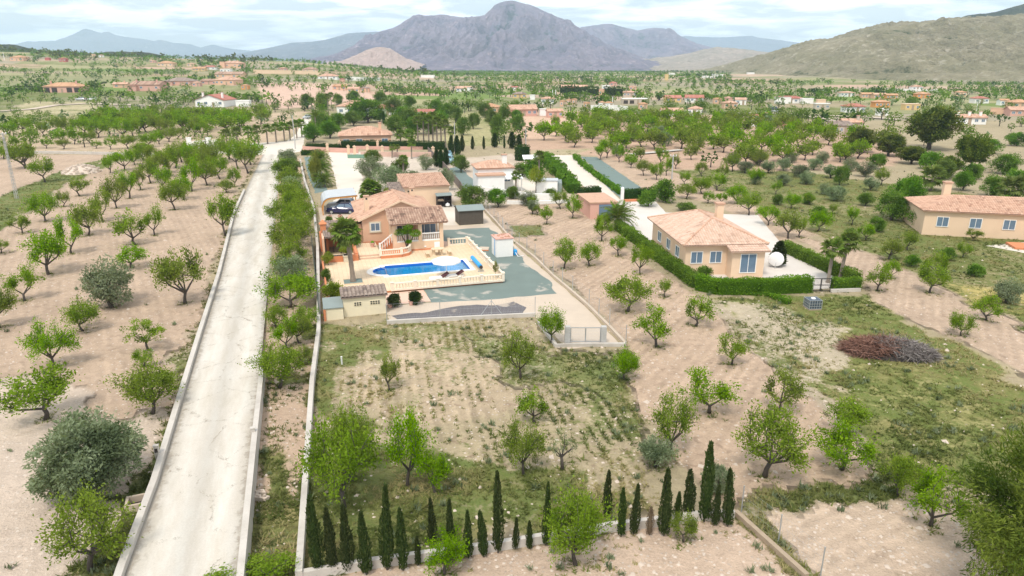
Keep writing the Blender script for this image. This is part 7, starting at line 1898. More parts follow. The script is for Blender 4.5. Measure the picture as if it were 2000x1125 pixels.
    for px, py in ((1215, 391), (1171, 382)):
        x, y = at(px, py, 0); o = thing("gate_pillar", x, y, 0, R(10), "white pillar with ball finial at the big villa drive, beside the dark clipped hedge" if px > 1200 else "short white pillar at the big villa drive, beside the flat salmon roof", "pillar"); mb = MB(); mb.box(-.2, .2, -.2, .2, 0, 1.75 if px > 1200 else 1.3); mb.build("shaft", M_WHITE, o); mb = MB(); mb.lathe([(.26, 1.751 if px > 1200 else 1.301), (.26, 1.85 if px > 1200 else 1.4), (.05, 2.0 if px > 1200 else 1.5)], 8); mb.build("cap", M_WHITE, o)
    px_wall("brick_wall", ((1218, 394), (1252, 393)), .35, .25, M_TERRA, "low brick wall under the dark hedge at the big villa drive")
    x, y = at(1586, 602, 0); o = thing("water_crate", x, y, 0, R(4), "dark blue grey caged crate on the dry ground outside the black gate", "crate")
    mb = MB(); mb.box(-.5, .5, -.5, .5, .1, .86); mb.build("tank", M_CRATE, o)
    mb = MB()
    for z_ in (.12, .34, .56, .84): 
        for s in (-.53, .53): mb.bar((-.55, s, z_), (.55, s, z_), .03, .03); mb.bar((s, -.55, z_), (s, .55, z_), .03, .03)
    for i in range(6):
        u = -.53 + i * .212
        for s in (-.55, .55): mb.bar((u, s, .1), (u, s + .001, .86), .03, .03); mb.bar((s, u, .1), (s, u + .001, .86), .03, .03)
    c = mb.build("cage", M_METAL, o)
    mb = MB(); mb.box(-.56, .56, -.56, .56, 0, .1); mb.build("pallet", M_TIMB, o); mb = MB(); mb.prism([(.2 * math.cos(t), .2 * math.sin(t)) for t in np.linspace(0, 6.28, 9)[:-1]], .861, .92); mb.build("lid", M_PLAST, o)
    # flat salmon garage
    x, y = at(1205, 428, 0); o = thing("salmon_garage", x - 2.0, y + .3, 0, R(9), "salmon garage with flat salmon roof and pale blue door beside the date palm", "garage")
    mb = MB(); mb.box(-1.6, 2.0, 0, 6.5, -.1, 2.1); mb.build("wall", M_SALM, o); mb = MB(); mb.box(-1.75, 2.15, -.15, 6.65, 2.102, 2.25); mb.build("roof", M_TILE, o); mb = MB(); mb.box(-.4, 1.6, -.05, -.004, .05, 1.9); mb.build("door", M_GLASSB, o)
    x, y = at(1142, 404, 0); o = thing("white_tank", x, y, 0, 0, "white rounded water tank at the end of the flat salmon garage", "tank"); mb = MB(); mb.lathe([(.7, 0), (.75, .9), (.6, 1.3), (.25, 1.5)], 12); mb.build("tank", M_PLAST, o); mb = MB(); mb.lathe([(.18, 1.5), (.18, 1.58)], 8); mb.build("lid", M_METAL, o)
CYP_W = gen_cypress(290, H=3.0, r=.34, n=2600, mat=M_DHG)
big_villa()
def east_villa():
    x0, y0 = at(1872, 462, 0); H = thing("villa", x0, y0, 0, R(-14), "long cream villa with salmon roofs and tall square chimney by the grassy slope", "house")
    mb = MB(); mb.box(-4, 9, 0, 8, -.1, 3.0); mb.box(9, 22, -2.5, 7, -.1, 3.2); mb.build("wall", M_CREAM, H)
    up = Vector((0, 4.4, 1.3)).normalized()
    roof(H, (-4.4, -.4, 3.0), (1, 0, 0), up, 13.4, 4.6, inl=4.4); roof(H, (9.0, 8.4, 3.0), (-1, 0, 0), Vector((0, -4.4, 1.3)).normalized(), 13.4, 4.6, inr=4.4); roof(H, (-4.4, 8.4, 3.0), (0, -1, 0), Vector((4.4, 0, 1.3)).normalized(), 8.8, 4.6, inl=4.4, inr=4.4)
    up = Vector((0, 5.2, 1.7)).normalized(); roof(H, (8.6, -2.9, 3.2), (1, 0, 0), up, 13.8, 5.5, inl=5.0); roof(H, (22.4, 7.4, 3.2), (-1, 0, 0), Vector((0, -5.2, 1.7)).normalized(), 13.8, 5.5)
    mb = MB(); mb.box(-1.0, -.2, 4.6, 5.4, 3.6, 5.6); c = mb.build("chimney", M_CREAM, H); mb = MB(); mb.box(-1.1, -.1, 4.5, 5.5, 5.6, 5.75); mb.build("chimney_cap", M_TILE, c)
    for u in (-2, 1.5, 5): window(H, (u, 0, 1.7), 1.3, 1.2, glass=M_GLASSB)
    for u in (11.5, 15): window(H, (u, -2.5, 1.8), 1.3, 1.3, glass=M_GLASSB)
    mb = MB(); mb.box(4, 20, -5.2, -2.6, .02, .25); mb.build("terrace", M_TERRA, H)
    sheet("villa_forecourt", pxs((1925, 480), (2010, 472), (2100, 500), (2100, 520), (1990, 492)), M_DRIVE, .008, .1)
east_villa()

# ------------------------------------------------------------------ almond trees placed one by one
ORD = ("first second third fourth fifth sixth seventh eighth ninth tenth eleventh twelfth thirteenth fourteenth fifteenth sixteenth seventeenth eighteenth nineteenth twentieth").split()
TENS = ["", "", "twenty", "thirty", "forty", "fifty", "sixty", "seventy", "eighty", "ninety"]
def ordinal(n):
    if n <= 20: return ORD[n - 1]
    if n % 10 == 0: return TENS[n // 10][:-1] + "ieth" if n < 100 else str(n)
    if n > 100: return "hundred and " + ordinal(n - 100)
    return TENS[n // 10] + "-" + ORD[n % 10 - 1]
def grove(trees, where, group, meshes=None, name="almond_tree", kind="almond", H0=3.1, R0=1.75, cat="almond tree", far=None):
    """trees: (px, base py, height px, width px[, label[, mesh index or list]])"""
    trees = sorted(trees, key=lambda t: -t[1])
    for i, t in enumerate(trees):
        x, y, H, Wd = px_size(*t[:4])
        H = min(max(H, .8), 7); Wd = min(max(Wd, .6), 8)
        ms = meshes or ALM
        if far and y > far: ms = ALMFAR
        lab = t[4] if len(t) > 4 and t[4] else None
        if not lab:
            r = Wd / H
            look = "spreading" if r > 1.45 else "slender" if r < .8 else "small" if H < 1.7 else "tall" if H > 4 else "rounded"
            lab = f"{look} {kind} tree, {ordinal(i + 1)} from the front {where}"
        m = ms[(i * 7 + int(t[0])) % len(ms)]
        if len(t) > 5: m = t[5]
        plant(m, name, x, y, H, Wd, lab, cat, H0, R0, group=group)

LEFT = [(88,356,48,50),(50,328,50,55),(156,383,36,46),(89,433,58,55),(124,404,33,28),(44,456,38,48),(2,495,30,40),(228,407,62,46),(253,388,54,52),(275,371,44,36),(295,358,46,46),(243,333,38,46),
 (263,322,30,34),(215,338,34,32),(342,410,58,52),(359,390,46,44),(375,374,62,52),(412,339,52,52),(458,365,40,30),(443,376,26,36),(441,461,84,66,"tall almond tree leaning beside the road kerb, halfway along the pale road"),(201,433,58,54),(172,460,64,56),(139,495,74,60),
 (95,536,90,98,"broad dark green almond tree with forked trunk, west of the silvery round olive"),(48,588,68,74),(302,460,54,50),(265,478,72,80),(256,522,52,80,"low wide almond tree growing right behind the silvery round olive"),(361,593,108,100,"large bushy almond tree with one branch arching out towards the road kerb"),(162,646,64,66,"small thin almond tree in front of the silvery round olive"),(0,640,84,70),
 (108,718,92,90,"bright green dense almond tree with short bare trunk at the orchard front",ALMBIG[0]),(280,716,40,44,"tiny almond sapling directly behind the dark round almond tree by the kerb"),(297,808,108,116,"dark round almond tree with bent trunk, last before the kerb weeds",ALMBIG[1]),(90,819,112,150,"wide leaning almond tree with black twisted trunk right behind the big round olive",ALM[9]),
 (177,1114,165,180,"large open almond tree in the bottom corner below the big round olive",ALMBIG[2]),
 (485,339,60,56),(490,322,48,50),(448,312,44,50),(355,317,40,46),(343,328,44,50),(330,338,46,46),(315,347,46,46),(281,314,34,40),(395,322,46,48),(425,318,44,48),(388,345,50,48),(465,330,50,48),(300,322,34,40),(372,330,46,46),(430,350,48,48),(405,362,48,48),(322,372,48,46)]
grove(LEFT, "of the orchard beside the road", "almond trees of the orchard beside the pale road")
# the two odd ones out
x, y, H, Wd = px_size(290, 684, 74, 100); plant(gen_round(301, M_ALM, "vine", H=3.0, Rr=1.9, nleaf=2600, leaf=.12, base=.28, nclump=34, trunk=.09, csz=.17, narrow=.6), "pruned_tree", x, y, H, Wd, "pruned tree with tight dark green leaf balls on thin limbs, behind the dark round almond", "tree", 3.0, 1.9)
x, y, H, Wd = px_size(480, 1165, 80, 200); plant(ALMBIG[0], "almond_tree", x, y, H, Wd, "almond tree poking up at the very bottom beside the road wall", "almond tree", 3.1, 1.75)
x, y, H, Wd = px_size(178, 968, 182, 228); plant(OLVBIG, "olive_tree", x, y, H, Wd, "huge round grey green olive tree at the orchard front", "olive tree", 3.0, 1.75)
x, y, H, Wd = px_size(220, 600, 100, 112); plant(OLV[0], "olive_tree", x, y, H, Wd, "silvery round olive tree in the middle of the almond orchard", "olive tree", 3.0, 1.7)

STRIP = [(580,520,62,76),(552,545,50,60),(548,440,48,50),(590,430,44,50),(578,405,44,54),(600,640,48,50),(540,640,46,50),(565,600,72,104,"big green almond tree in the road strip just in front of the silvery olive"),(556,500,66,74),(582,478,60,72),(585,455,60,72),(572,425,56,66),(568,400,50,62),(585,670,64,58,None,ALM[7]),(560,682,60,66),
 (545,758,92,100,"low spreading almond tree leaning over the road wall",ALMBIG[1]),(592,712,40,40,"small round green shrubby almond in the strip beside the boundary wall"),(566,370,44,54),(556,345,34,46)]
grove(STRIP, "of the weedy road strip", "almond trees in the road strip")
for px, py, h, w, lab, m in ((570, 560, 66, 78, "silvery olive tree between two almonds in the road strip", OLV[1]), (575, 465, 44, 52, "grey olive tree in the road strip beside the orange chimney", OLV[2]), (570, 388, 44, 56, "silvery olive tree in the road strip level with the carport", OLV[0]), (564, 322, 30, 44, "grey round olive tree at the far end of the road strip", OLV[1])):
    x, y, H, Wd = px_size(px, py, h, w); plant(m, "olive_tree", x, y, H, Wd, lab, "olive tree", 3.0, 1.7)
x, y, H, Wd = px_size(562, 345, 36, 56); plant(DENSE[0], "fig_tree", x, y, H, Wd, "dense dark green fig tree at the narrow top of the road strip", "tree", 4.0, 2.2)

PLOT = [(1017,740,95,80,"compact bright green almond tree in the upper part of the weedy plot",ALMBIG[2]),(761,763,68,52,"slender young almond tree alone in the weedy plot near the boundary wall"),(1045,826,74,82,"sparse airy almond tree with grey twigs in the middle of the weedy plot",ALM[6]),(1022,926,106,84,"tall bright almond tree in the weedy plot behind the cypress row",ALMBIG[0]),
 (796,950,150,112,"tall soft green almond tree amid weeds behind the cypress row",ALMBIG[2]),(850,962,84,84,"low almond bush beside the tall soft green almond in the weeds"),(672,992,175,150,"wide drooping almond tree hanging over the boundary wall corner",ALMBIG[0]),(690,940,150,80,"upright almond tree standing behind the drooping wall corner almond",ALMBIG[1]),
 (1075,670,72,58,"dense almond tree growing against the mesh gate kerb",ALMBIG[1]),(1220,742,64,52,"bushy green almond shrub at the outer corner of the mesh gate"),(1125,1104,150,132,"round full almond tree standing in front of the low concrete wall",ALMBIG[1]),(868,1122,92,104,"thin bright almond sapling in front of the cypress row"),(1335,1058,62,66,"low bright leafy almond shoot in front of the cypress cluster"),
 (1310,885,122,94,"upright vivid green almond tree beside the blue grey olive bush",ALMBIG[2])]
grove(PLOT, "of the weedy plot", "almond trees of the weedy plot")
x, y, H, Wd = px_size(1098, 917, 84, 60); plant(OLVSP, "olive_tree", x, y, H, Wd, "thin sparse grey olive tree in the weedy plot", "olive tree", 3.0, 1.4)
x, y, H, Wd = px_size(1280, 912, 66, 78); plant(OLV[1], "olive_tree", x, y, H, Wd, "blue grey round olive bush beside the upright vivid almond", "olive tree", 3.0, 1.7)
x, y, H, Wd = px_size(1398, 962, 62, 66); plant(OLV[2], "olive_tree", x, y, H, Wd, "blue grey olive bush hidden behind the tallest cypress cluster", "olive tree", 3.0, 1.7)

RIGHT = [(1067,438,36,32),(1117,426,50,42),(1095,408,38,36),(1175,470,48,44),(1208,500,42,42),(1250,536,60,42),(1151,519,48,46),(1102,525,62,58,"bushiest almond tree close to the gravel yard fence",ALMBIG[2]),(1298,581,38,34),(1226,609,74,86),
 (1282,677,76,90),(1357,637,68,76),(1429,712,62,72),(1385,806,88,120,"wide forked almond tree with split crown in the furrowed orchard",ALM[4]),(1518,803,96,98),(1493,931,150,165,"largest almond tree of the furrowed orchard, with broad leafy arms",ALMBIG[2]),(1643,917,96,130,"wide almond tree at the furrowed orchard edge by the green meadow",ALM[9]),(1657,848,76,100,"rounded soft almond tree rooted in the green meadow edge"),
 (1050,420,22,24),(1040,404,24,26),(1180,445,30,30)]
grove(RIGHT, "of the furrowed orchard", "almond trees of the furrowed orchard")
CORNER = [(1753,969,84,80,"dark leaning almond tree on the bank at the meadow corner"),(1818,1027,118,120,"bright almond tree with leaning dark trunk beside the big pine",ALM[3]),(1600,700,10,10)]
grove(CORNER[:2], "at the corner", "almond trees at the meadow corner")
FIELD = [(1877,656,48,46),(1926,626,52,66),(1715,568,58,58),(1815,572,60,64),(1736,507,44,56),(1772,489,40,42),(1539,466,62,66),(1562,464,48,40),(1596,452,42,44),(1545,408,32,32),(1626,418,20,24),(1663,440,36,32),(1720,362,34,34),(1880,503,30,32),(1828,540,50,50),(1740,545,40,40,"tiny topped almond behind the pale soil band's western tree"),(1690,470,34,40),(1900,470,24,30)]
grove(FIELD, "of the band beyond the villa", "almond trees of the pale soil band")
BACK = [(1257,343,30,30),(1301,343,34,32),(1283,351,32,28),(1338,361,26,26),(1371,378,34,40),(1340,388,30,40),(1381,397,26,34),(1409,398,22,24),(1462,420,46,50),(1232,328,26,26),(1209,317,34,30),(1185,309,40,34),(1289,322,40,38),(1172,312,30,26),(1250,316,28,28),(1400,372,34,50),(1440,398,40,50),(1500,440,40,46),(1475,360,32,32),(1412,350,30,30),(1515,380,26,26),(1370,345,30,30),(1430,335,34,36),(1482,325,32,34),(1580,400,22,28),(1320,330,30,30)]
grove(BACK, "of the soil behind the gravel plot", "almond trees behind the gravel plot")
WEST = [(65,277,28,36),(121,282,30,36),(146,282,32,34),(191,269,34,44),(242,269,36,46),(261,267,34,40),(311,265,38,44),(294,287,28,34),(312,282,28,34),(330,277,26,34),(346,272,26,36),(215,292,26,32),(250,290,26,36),(177,280,24,34),(187,290,16,28),(90,290,22,30),(125,291,20,30),(280,312,34,40),(49,329,46,60),(135,262,34,36),(44,260,30,36),(21,267,30,36),(357,255,36,44),(395,270,34,44),(380,267,34,44),(112,262,34,30),(87,266,30,28),(165,264,36,44),(215,262,36,44),(285,258,36,46),(335,252,34,46),(25,292,26,40),(8,310,26,40)]
grove(WEST, "behind the long low wall", "almond trees behind the long low wall", far=0)

# regular rows farther off, laid out on the ground
def rows(poly, dx, dy, ang, where, group, hmin=3.0, hmax=4.2, jitter=.8, skip=.08, limit=999, seed=3, meshes=None, start=0):
    P = [at(*p) for p in poly]; ca, sa = math.cos(R(ang)), math.sin(R(ang)); rng = random.Random(seed)
    us = [x * ca + y * sa for x, y in P]; vs = [-x * sa + y * ca for x, y in P]
    rws = []; v = min(vs)
    while v < max(vs):
        u = min(us); r = []
        while u < max(us):
            x = u * ca - v * sa + rng.gauss(0, jitter); y = u * sa + v * ca + rng.gauss(0, jitter); u += dx
            if bool(inpoly(np.array([x]), np.array([y]), P)[0]) and rng.random() > skip: r.append((x, y))
        if r: rws.append(r)
        v += dy
    n = 0
    for ri, r in enumerate(rws):
        for ti, (x, y) in enumerate(sorted(r)):
            if n >= limit: return n
            H = rng.uniform(hmin, hmax); Wd = H * rng.uniform(1.0, 1.35)
            m = (meshes or ALMFAR)[rng.randrange(len(meshes or ALMFAR))]
            plant(m, "almond_tree", x, y, H, Wd, f"almond tree, {ordinal(ti + 1)} from the west in the {ordinal(ri + 1)} row {where}", "almond tree", 3.1, 1.75, group=group); n += 1
    return n
n1 = rows(((1030, 268), (1090, 245), (1150, 233), (1480, 238), (1640, 268), (1740, 290), (1690, 325), (1400, 322), (1230, 298), (1120, 292)), 7.5, 8.5, 12, "of the orange soil orchard", "almond trees of the orange soil orchard", 3.0, 4.6, 1.1, .12, limit=112, meshes=ALMFAR, seed=8)
n2 = rows(((140, 250), (200, 232), (560, 214), (575, 228), (500, 255), (420, 268), (360, 262), (250, 262)), 8.0, 10.5, 0, "of the dense western orchard", "almond trees of the dense western orchard", 3.6, 5.0, .9, .06, limit=40, seed=9)

# ------------------------------------------------------------------ cypress row
CYPS = [(622,1122,150,30),(651,1118,126,26),(680,1115,128,27),(716,1122,122,27),(756,1113,164,26),(788,1114,118,25),(817,1104,58,15),(845,1064,92,18),(879,1095,120,20),(915,1090,92,19),(945,1088,92,21),(973,1080,158,23),(1006,1072,62,14),(1034,1072,57,14),(1066,1065,124,17),
 (1185,1012,94,19),(1213,1048,96,19),(1237,1044,98,19),(1296,1046,130,26),(1321,1021,64,17),(1343,1012,96,25),(1375,1019,152,28),(1396,1026,82,18),(1421,1028,112,23)]
nt = ["beside the boundary wall corner"] + [f"{ordinal(i + 1)} along the low wall from the boundary wall corner" for i in range(1, len(CYPS))]
for i, (px, py, h, w) in enumerate(CYPS):
    x, y, H, Wd = px_size(px, py, h, w, 0)
    look = "tall" if H > 3.4 else "short" if H < 2 else "slim"
    plant(CYP[i % 5], "cypress", x, y, H, Wd, f"{look} dark columnar cypress, {nt[i]}", "cypress", 3.0, .34, 0, group="young cypresses along the low wall", lean=.03)
x, y, H, Wd = px_size(1268, 1045, 58, 17); plant(CYPD, "cypress", x, y, H, Wd, "dead brown cypress among the green ones by the low wall", "cypress", 3.0, .34, 0)

# ------------------------------------------------------------------ garden trees, palms, pines
wx, wy = W(-10.57, -9.6); palm(wx, wy, "tall fan palm with thick trunk in the slate bed on the pool terrace", 4.7, 'fan', 1.75, 30, .24, (-.25, -.2), z=ZT, seed=4)
def umbrella_tree(px, py, label, H, r, balls, z=ZT):
    x, y = at(px, py, z); o = thing("topiary_tree", x, y, z, 0, label, "tree"); mb = MB()
    for bx, by, bz, br in balls:
        mb.tube([(0, 0, 0), (bx * .35, by * .35, H * .45), (bx, by, bz)], [.09, .06, .04], 6)
    mb.build("trunk", M_BARK, o)
    rng = np.random.default_rng(int(px)); P = []
    for bx, by, bz, br in balls:
        d = rng.normal(size=(1500, 3)); d /= np.linalg.norm(d, axis=1, keepdims=True); P.append(np.array([bx, by, bz]) + d * br * rng.uniform(.5, 1, (1500, 1)) ** .5 * np.array([1, 1, .55]))
    P = np.concatenate(P); V, F = leaf_faces(P, .11, rng, .5, .3); link("crown", np_mesh("topiary_crown", V, F, M_HDG, tint_of(P, rng)), o)
umbrella_tree(797, 491, "pair of thin trunked umbrella topiary trees with flat green crowns before the porch", 2.4, .9, ((-.75, 0, 2.15, .72), (.1, .05, 2.75, .62), (.85, 0, 2.05, .66), (.15, -.2, 1.15, .30), (-.1, .3, 2.2, .6)))
for px, lab in ((770, "dark green ball shrub on the pink slab, beside the tool hut"), (811, "dark green ball shrub on the pink slab, beside the gravel")):
    x, y = at(px, 599 if px == 770 else 594, 0); o = plant(BALL, "ball_shrub", x, y, 1.15, 1.15, lab, "shrub", 1.0, .5, 0.018, group="clipped ball shrubs")
    o2 = thing("shrub_pot", x - .3, y - .25, .018, 0, "terracotta pot beside the clipped ball shrub nearer the " + ("tool hut" if px == 770 else "gravel"), "pot"); mb = MB(); mb.lathe([(.15, 0), (.22, .32), (.25, .36)], 8); mb.build("pot", M_SALM, o2); mb = MB(); mb.lathe([(.2, .361), (.05, .4)], 8); mb.build("soil", M_BARK, o2)
x, y = at(652, 590, 0); plant(YELB, "flowering_bush", x, y, 1.8, 1.9, "yellow green bush leaning over the grey felt lean-to", "bush", 2.0, 1.2, 0)
for px, py, h, w, lab, m, H0, R0 in ((641, 520, 26, 24, "small bright bush inside the green screen beside the orange planter", YELB, 2, 1.2), (640, 552, 26, 22, "dark green shrub inside the green screen beside the palm bed", BUSH[1], 2, 1.2), (644, 400 + 40, 16, 16, "small green potted tree beside the orange chimney", BUSH[0], 2, 1.2), (636, 485, 34, 22, "slim pot tree in front of the outdoor kitchen, nearer the boundary wall", YPIN, 3, 1.3), (652, 492, 50, 26, "slim pot tree in front of the outdoor kitchen, nearer the tall palm", YPIN, 3, 1.3), (968, 548, 34, 12, "thin young tree rising behind the balustrade corner", YPIN, 3, 1.3)):
    x, y, H, Wd = px_size(px, py, h, w, 0); plant(m, "garden_shrub", x, y, H, Wd, lab, "shrub", H0, R0, ZT)
# behind the carport: palms and olives of the drive
for px, py, H, c, lab, k in ((632, 365, .9, 1.9, "squat date palm on the gravel strip, closest to the carport", 'date'), (626, 345, 1.5, 2.2, "date palm on the gravel strip, second from the carport", 'date'), (625, 326, 1.6, 2.2, "date palm on the gravel strip beside the salmon wall", 'date'), (725, 388, 1.2, 2.2, "bushy fan palm right behind the villa roof by the white drive", 'fan')):
    x, y = at(px, py, 0); palm(x, y, lab, H, k, c, 44, .28, seed=px)
x, y, H, Wd = px_size(618, 362, 62, 24, 0); plant(YELB, "flowering_bush", x, y, H, Wd, "yellow flowered slim shrub on the gravel strip between the palms", "shrub", 2.0, 1.2, 0)
for px, py, h, w, lab, m, nm, cat, H0, R0 in (
 (722, 352, 44, 54, "silvery olive tree beside the white drive, just behind the fan palm", OLV[0], "olive_tree", "olive tree", 3, 1.7), (760, 368, 46, 58, "wide grey olive tree behind the villa roof ridge", OLV[1], "olive_tree", "olive tree", 3, 1.7), (805, 366, 36, 50, "grey olive tree behind the tall garage roof", OLV[2], "olive_tree", "olive tree", 3, 1.7), (832, 332, 30, 34, "small silvery olive tree on the pale garden soil near the brown fence", OLV[0], "olive_tree", "olive tree", 3, 1.7), (872, 372, 44, 36, "grey green olive tree between the garage and the brown fence", OLV[1], "olive_tree", "olive tree", 3, 1.7),
 (731, 322, 30, 40, "dark round citrus tree beside the green metal gate", DENSE[0], "citrus_tree", "tree", 4, 2.2), (780, 342, 32, 40, "dark round tree on the pale garden soil with a palm growing through", DENSE[1], "garden_tree", "tree", 4, 2.2), (925, 408, 50, 66, "large dense green tree beside the garden shed and white wall", DENSE[0], "fig_tree", "tree", 4, 2.2), (972, 405, 40, 46, "bushy green fruit tree second from the shed by the white wall", DENSE[1], "fruit_tree", "tree", 4, 2.2), (770, 385, 24, 40, "yellow green shrub behind the villa roof beside the fan palm", YELB, "garden_shrub", "shrub", 2, 1.2),
 (900, 336, 34, 40, "pale flowering oleander tree beside the turquoise cars", DENSE[1], "oleander", "tree", 4, 2.2), (1002, 388, 26, 34, "dark leafy fruit tree in front of the pergola", DENSE[0], "fruit_tree", "tree", 4, 2.2), (1047, 378, 50, 34, "slim yellow green tree beside the white flat shed", YPIN, "garden_tree", "tree", 3, 1.3), (1075, 390, 24, 32, "small round green tree in front of the white flat shed", DENSE[1], "fruit_tree", "tree", 4, 2.2), (1030, 402, 30, 36, "grey green olive bush below the low white orchard wall, western one", OLV[0], "olive_tree", "olive tree", 3, 1.7), (1040, 418, 28, 26, "grey green olive bush below the low white orchard wall, eastern one", OLV[1], "olive_tree", "olive tree", 3, 1.7),
 (1300, 395, 46, 50, "large grey twiggy shrub block beside the dark hedge and gravel plot", BUSH[1], "garden_shrub", "shrub", 2, 1.2), (1266, 403, 34, 38, "round dark green shrub in front of the dark hedge", BUSH[2], "garden_shrub", "shrub", 2, 1.2), (1340, 412, 18, 40, "low bright green shrub behind the big villa roof", BUSH[0], "garden_shrub", "shrub", 2, 1.2), (1040, 350, 40, 44, "brown green conifer bush in the white neighbour garden", BUSH[2], "garden_shrub", "shrub", 2, 1.2), (1020, 345, 26, 40, "dark leafy tree beside the small white canopy", DENSE[0], "garden_tree", "tree", 4, 2.2),
 (1966, 592, 52, 64, "round grey green olive bush on the pale soil band edge", OLV[0], "olive_tree", "olive tree", 3, 1.7), (1630, 392, 32, 44, "round dark grey shrub alone on the grassy slope", OLV[2], "olive_tree", "olive tree", 3, 1.7), (1640, 362, 40, 36, "yellow green round tree on the grassy slope", DENSE[1], "carob_tree", "tree", 4, 2.2), (1740, 430, 60, 70, "large dark shrub thicket beside the eastern villa's lower corner", DENSE[0], "carob_tree", "tree", 4, 2.2), (1765, 405, 62, 70, "grey green tall tree above the shrub thicket by the eastern villa", DENSE[1], "carob_tree", "tree", 4, 2.2), (1800, 445, 44, 60, "bright green rounded tree at the eastern villa's wall", DENSE[0], "carob_tree", "tree", 4, 2.2), (1960, 410, 30, 44, "brownish shrub behind the eastern villa roof", BUSH[1], "garden_shrub", "shrub", 2, 1.2),
 (1475, 360, 20, 24, "small dark round shrub on the brown slope behind the soil band", OLV[2], "olive_tree", "olive tree", 3, 1.7)):
    x, y, H, Wd = px_size(px, py, h, w, 0); plant(m, nm, x, y, H, Wd, lab, cat, H0, R0, 0)
for px, py, H, c, lab in ((788, 345, 3.0, 1.2, "fan palm with pale trunk growing through the dark round garden tree"), (766, 308, 2.2, .95, "small fan palm before the pinkish wall, western one of the pair"), (776, 304, 1.9, .8, "small fan palm before the pinkish wall, eastern one of the pair"), (804, 310, 3.4, 1.3, "fan palm with red brown trunk rising over the pinkish wall"), (1052, 352, 4.2, 1.3, "fan palm with bare trunk in the white neighbour garden"), (1007, 375, 2.6, 1.0, "fan palm trunk in front of the pergola"), (1617, 552, 3.3, 1.35, "fan palm with dry skirt beside the black gate"), (1640, 546, 3.7, 1.35, "taller leaning fan palm right behind the black gate palm")):
    x, y = at(px, py, 0); palm(x, y, lab, H, 'fan', c, 22, .17, (.35 if px == 1640 else .1, .1), seed=px)
x, y = at(1206, 447, 0); palm(x, y, "broad date palm with arching fronds beside the flat salmon garage", 1.4, 'date', 2.3, 40, .3, seed=77)
# palm rows and clumps round the white lane
PLMR = [(445, 292), (465, 288), (487, 285), (505, 283), (523, 281), (540, 278), (556, 276), (567, 274), (580, 270), (590, 268)]
for i, (px, py) in enumerate(PLMR):
    x, y = at(px, py, 0); palm(x, y, f"fan palm of the row along the white lane, {ordinal(i + 1)} from the white entrance pillars", 3.6, 'fan', 1.7, 18, .2, parts=False, seed=i, group="fan palms along the white lane")
PLMC = [(817, 287, 6.2), (828, 284, 6.8), (838, 286, 6.4), (846, 283, 6.9), (854, 288, 6.0), (862, 286, 6.6), (870, 290, 5.6), (800, 290, 3.2), (783, 288, 3.0), (884, 291, 4.2)]
for i, (px, py, H) in enumerate(PLMC):
    x, y = at(px, py, 0); palm(x, y, f"tall fan palm of the clump behind the dark hedge, {ordinal(i + 1)} from the tall pale pole", H, 'fan', 1.7, 18, .2, parts=False, seed=i + 30, group="fan palms in the clump behind the dark hedge") if i < 7 else palm(x, y, ("fan palm below the orange house, beside the dark hedge", "low bushy fan palm behind the terracotta villa", "fan palm right behind the tall pale concrete pole")[i - 7], H, 'fan', 1.7, 18, .2, parts=False, seed=i + 30)
for i, (px, py, H, lab) in enumerate(((642, 226, 7, "tall fan palm in front of the terracotta hipped house, western one"), (610, 222, 5, "fan palm west of the terracotta hipped house"), (648, 214, 6, "fan palm rising behind the tall pair at the terracotta hipped house"), (618, 262, 5, "leafy date palm in the palm garden by the white lane corner"), (632, 250, 5.5, "date palm in the middle of the palm garden by the white lane"), (628, 236, 6, "date palm at the back of the palm garden by the white lane"), (1818, 372, 2.2, "fan palm in the shrubs above the eastern villa roof"), (1970, 400, 2.4, "fan palm behind the eastern villa's long roof"))):
    x, y = at(px, py, 0); palm(x, y, lab, H, 'fan' if i in (0, 1, 2, 6, 7) else 'date', 1.6 if i < 3 else 2.4, 22, .2, parts=False, seed=i + 60)
# conifers
for i, (px, py, h, w, lab) in enumerate(((853, 326, 34, 16, "dark clipped conifer of the trio beside the turquoise cars, first from the brown fence"), (862, 328, 36, 16, "dark clipped conifer of the trio beside the turquoise cars, middle one"), (871, 323, 34, 15, "dark clipped conifer of the trio beside the turquoise cars, next to the cars"), (881, 305, 40, 13, "dark column conifer beside the tall pale concrete pole, on the turquoise cars' side"), (893, 303, 38, 16, "dark column conifer beside the tall pale concrete pole, behind it"), (903, 296, 32, 10, "slim dark conifer between the pole and the white neighbour house"), (923, 292, 26, 8, "short dark conifer west of the white neighbour roof"), (945, 292, 26, 6, "thin dark conifer just behind the white neighbour roof"), (966, 288, 28, 14, "rounded dark conifer behind the white neighbour roof"), (985, 290, 26, 5, "thinnest dark conifer between the rounded ones"), (1000, 290, 32, 17, "broad dark conifer of the pair by the slim concrete pole"), (1014, 292, 30, 13, "narrow dark conifer of the pair by the slim concrete pole"), (1104, 365, 26, 9, "small pointed dark conifer by the loose green hedge"), (1110, 370, 18, 8, "tiny pointed dark conifer beside its taller twin"), (750, 243, 26, 7, "slim dark cypress before the white end building"))):
    x, y, H, Wd = px_size(px, py, h, w, 0); plant(CYP_W, "conifer", x, y, H, Wd, lab, "conifer", 3.0, .36, 0)
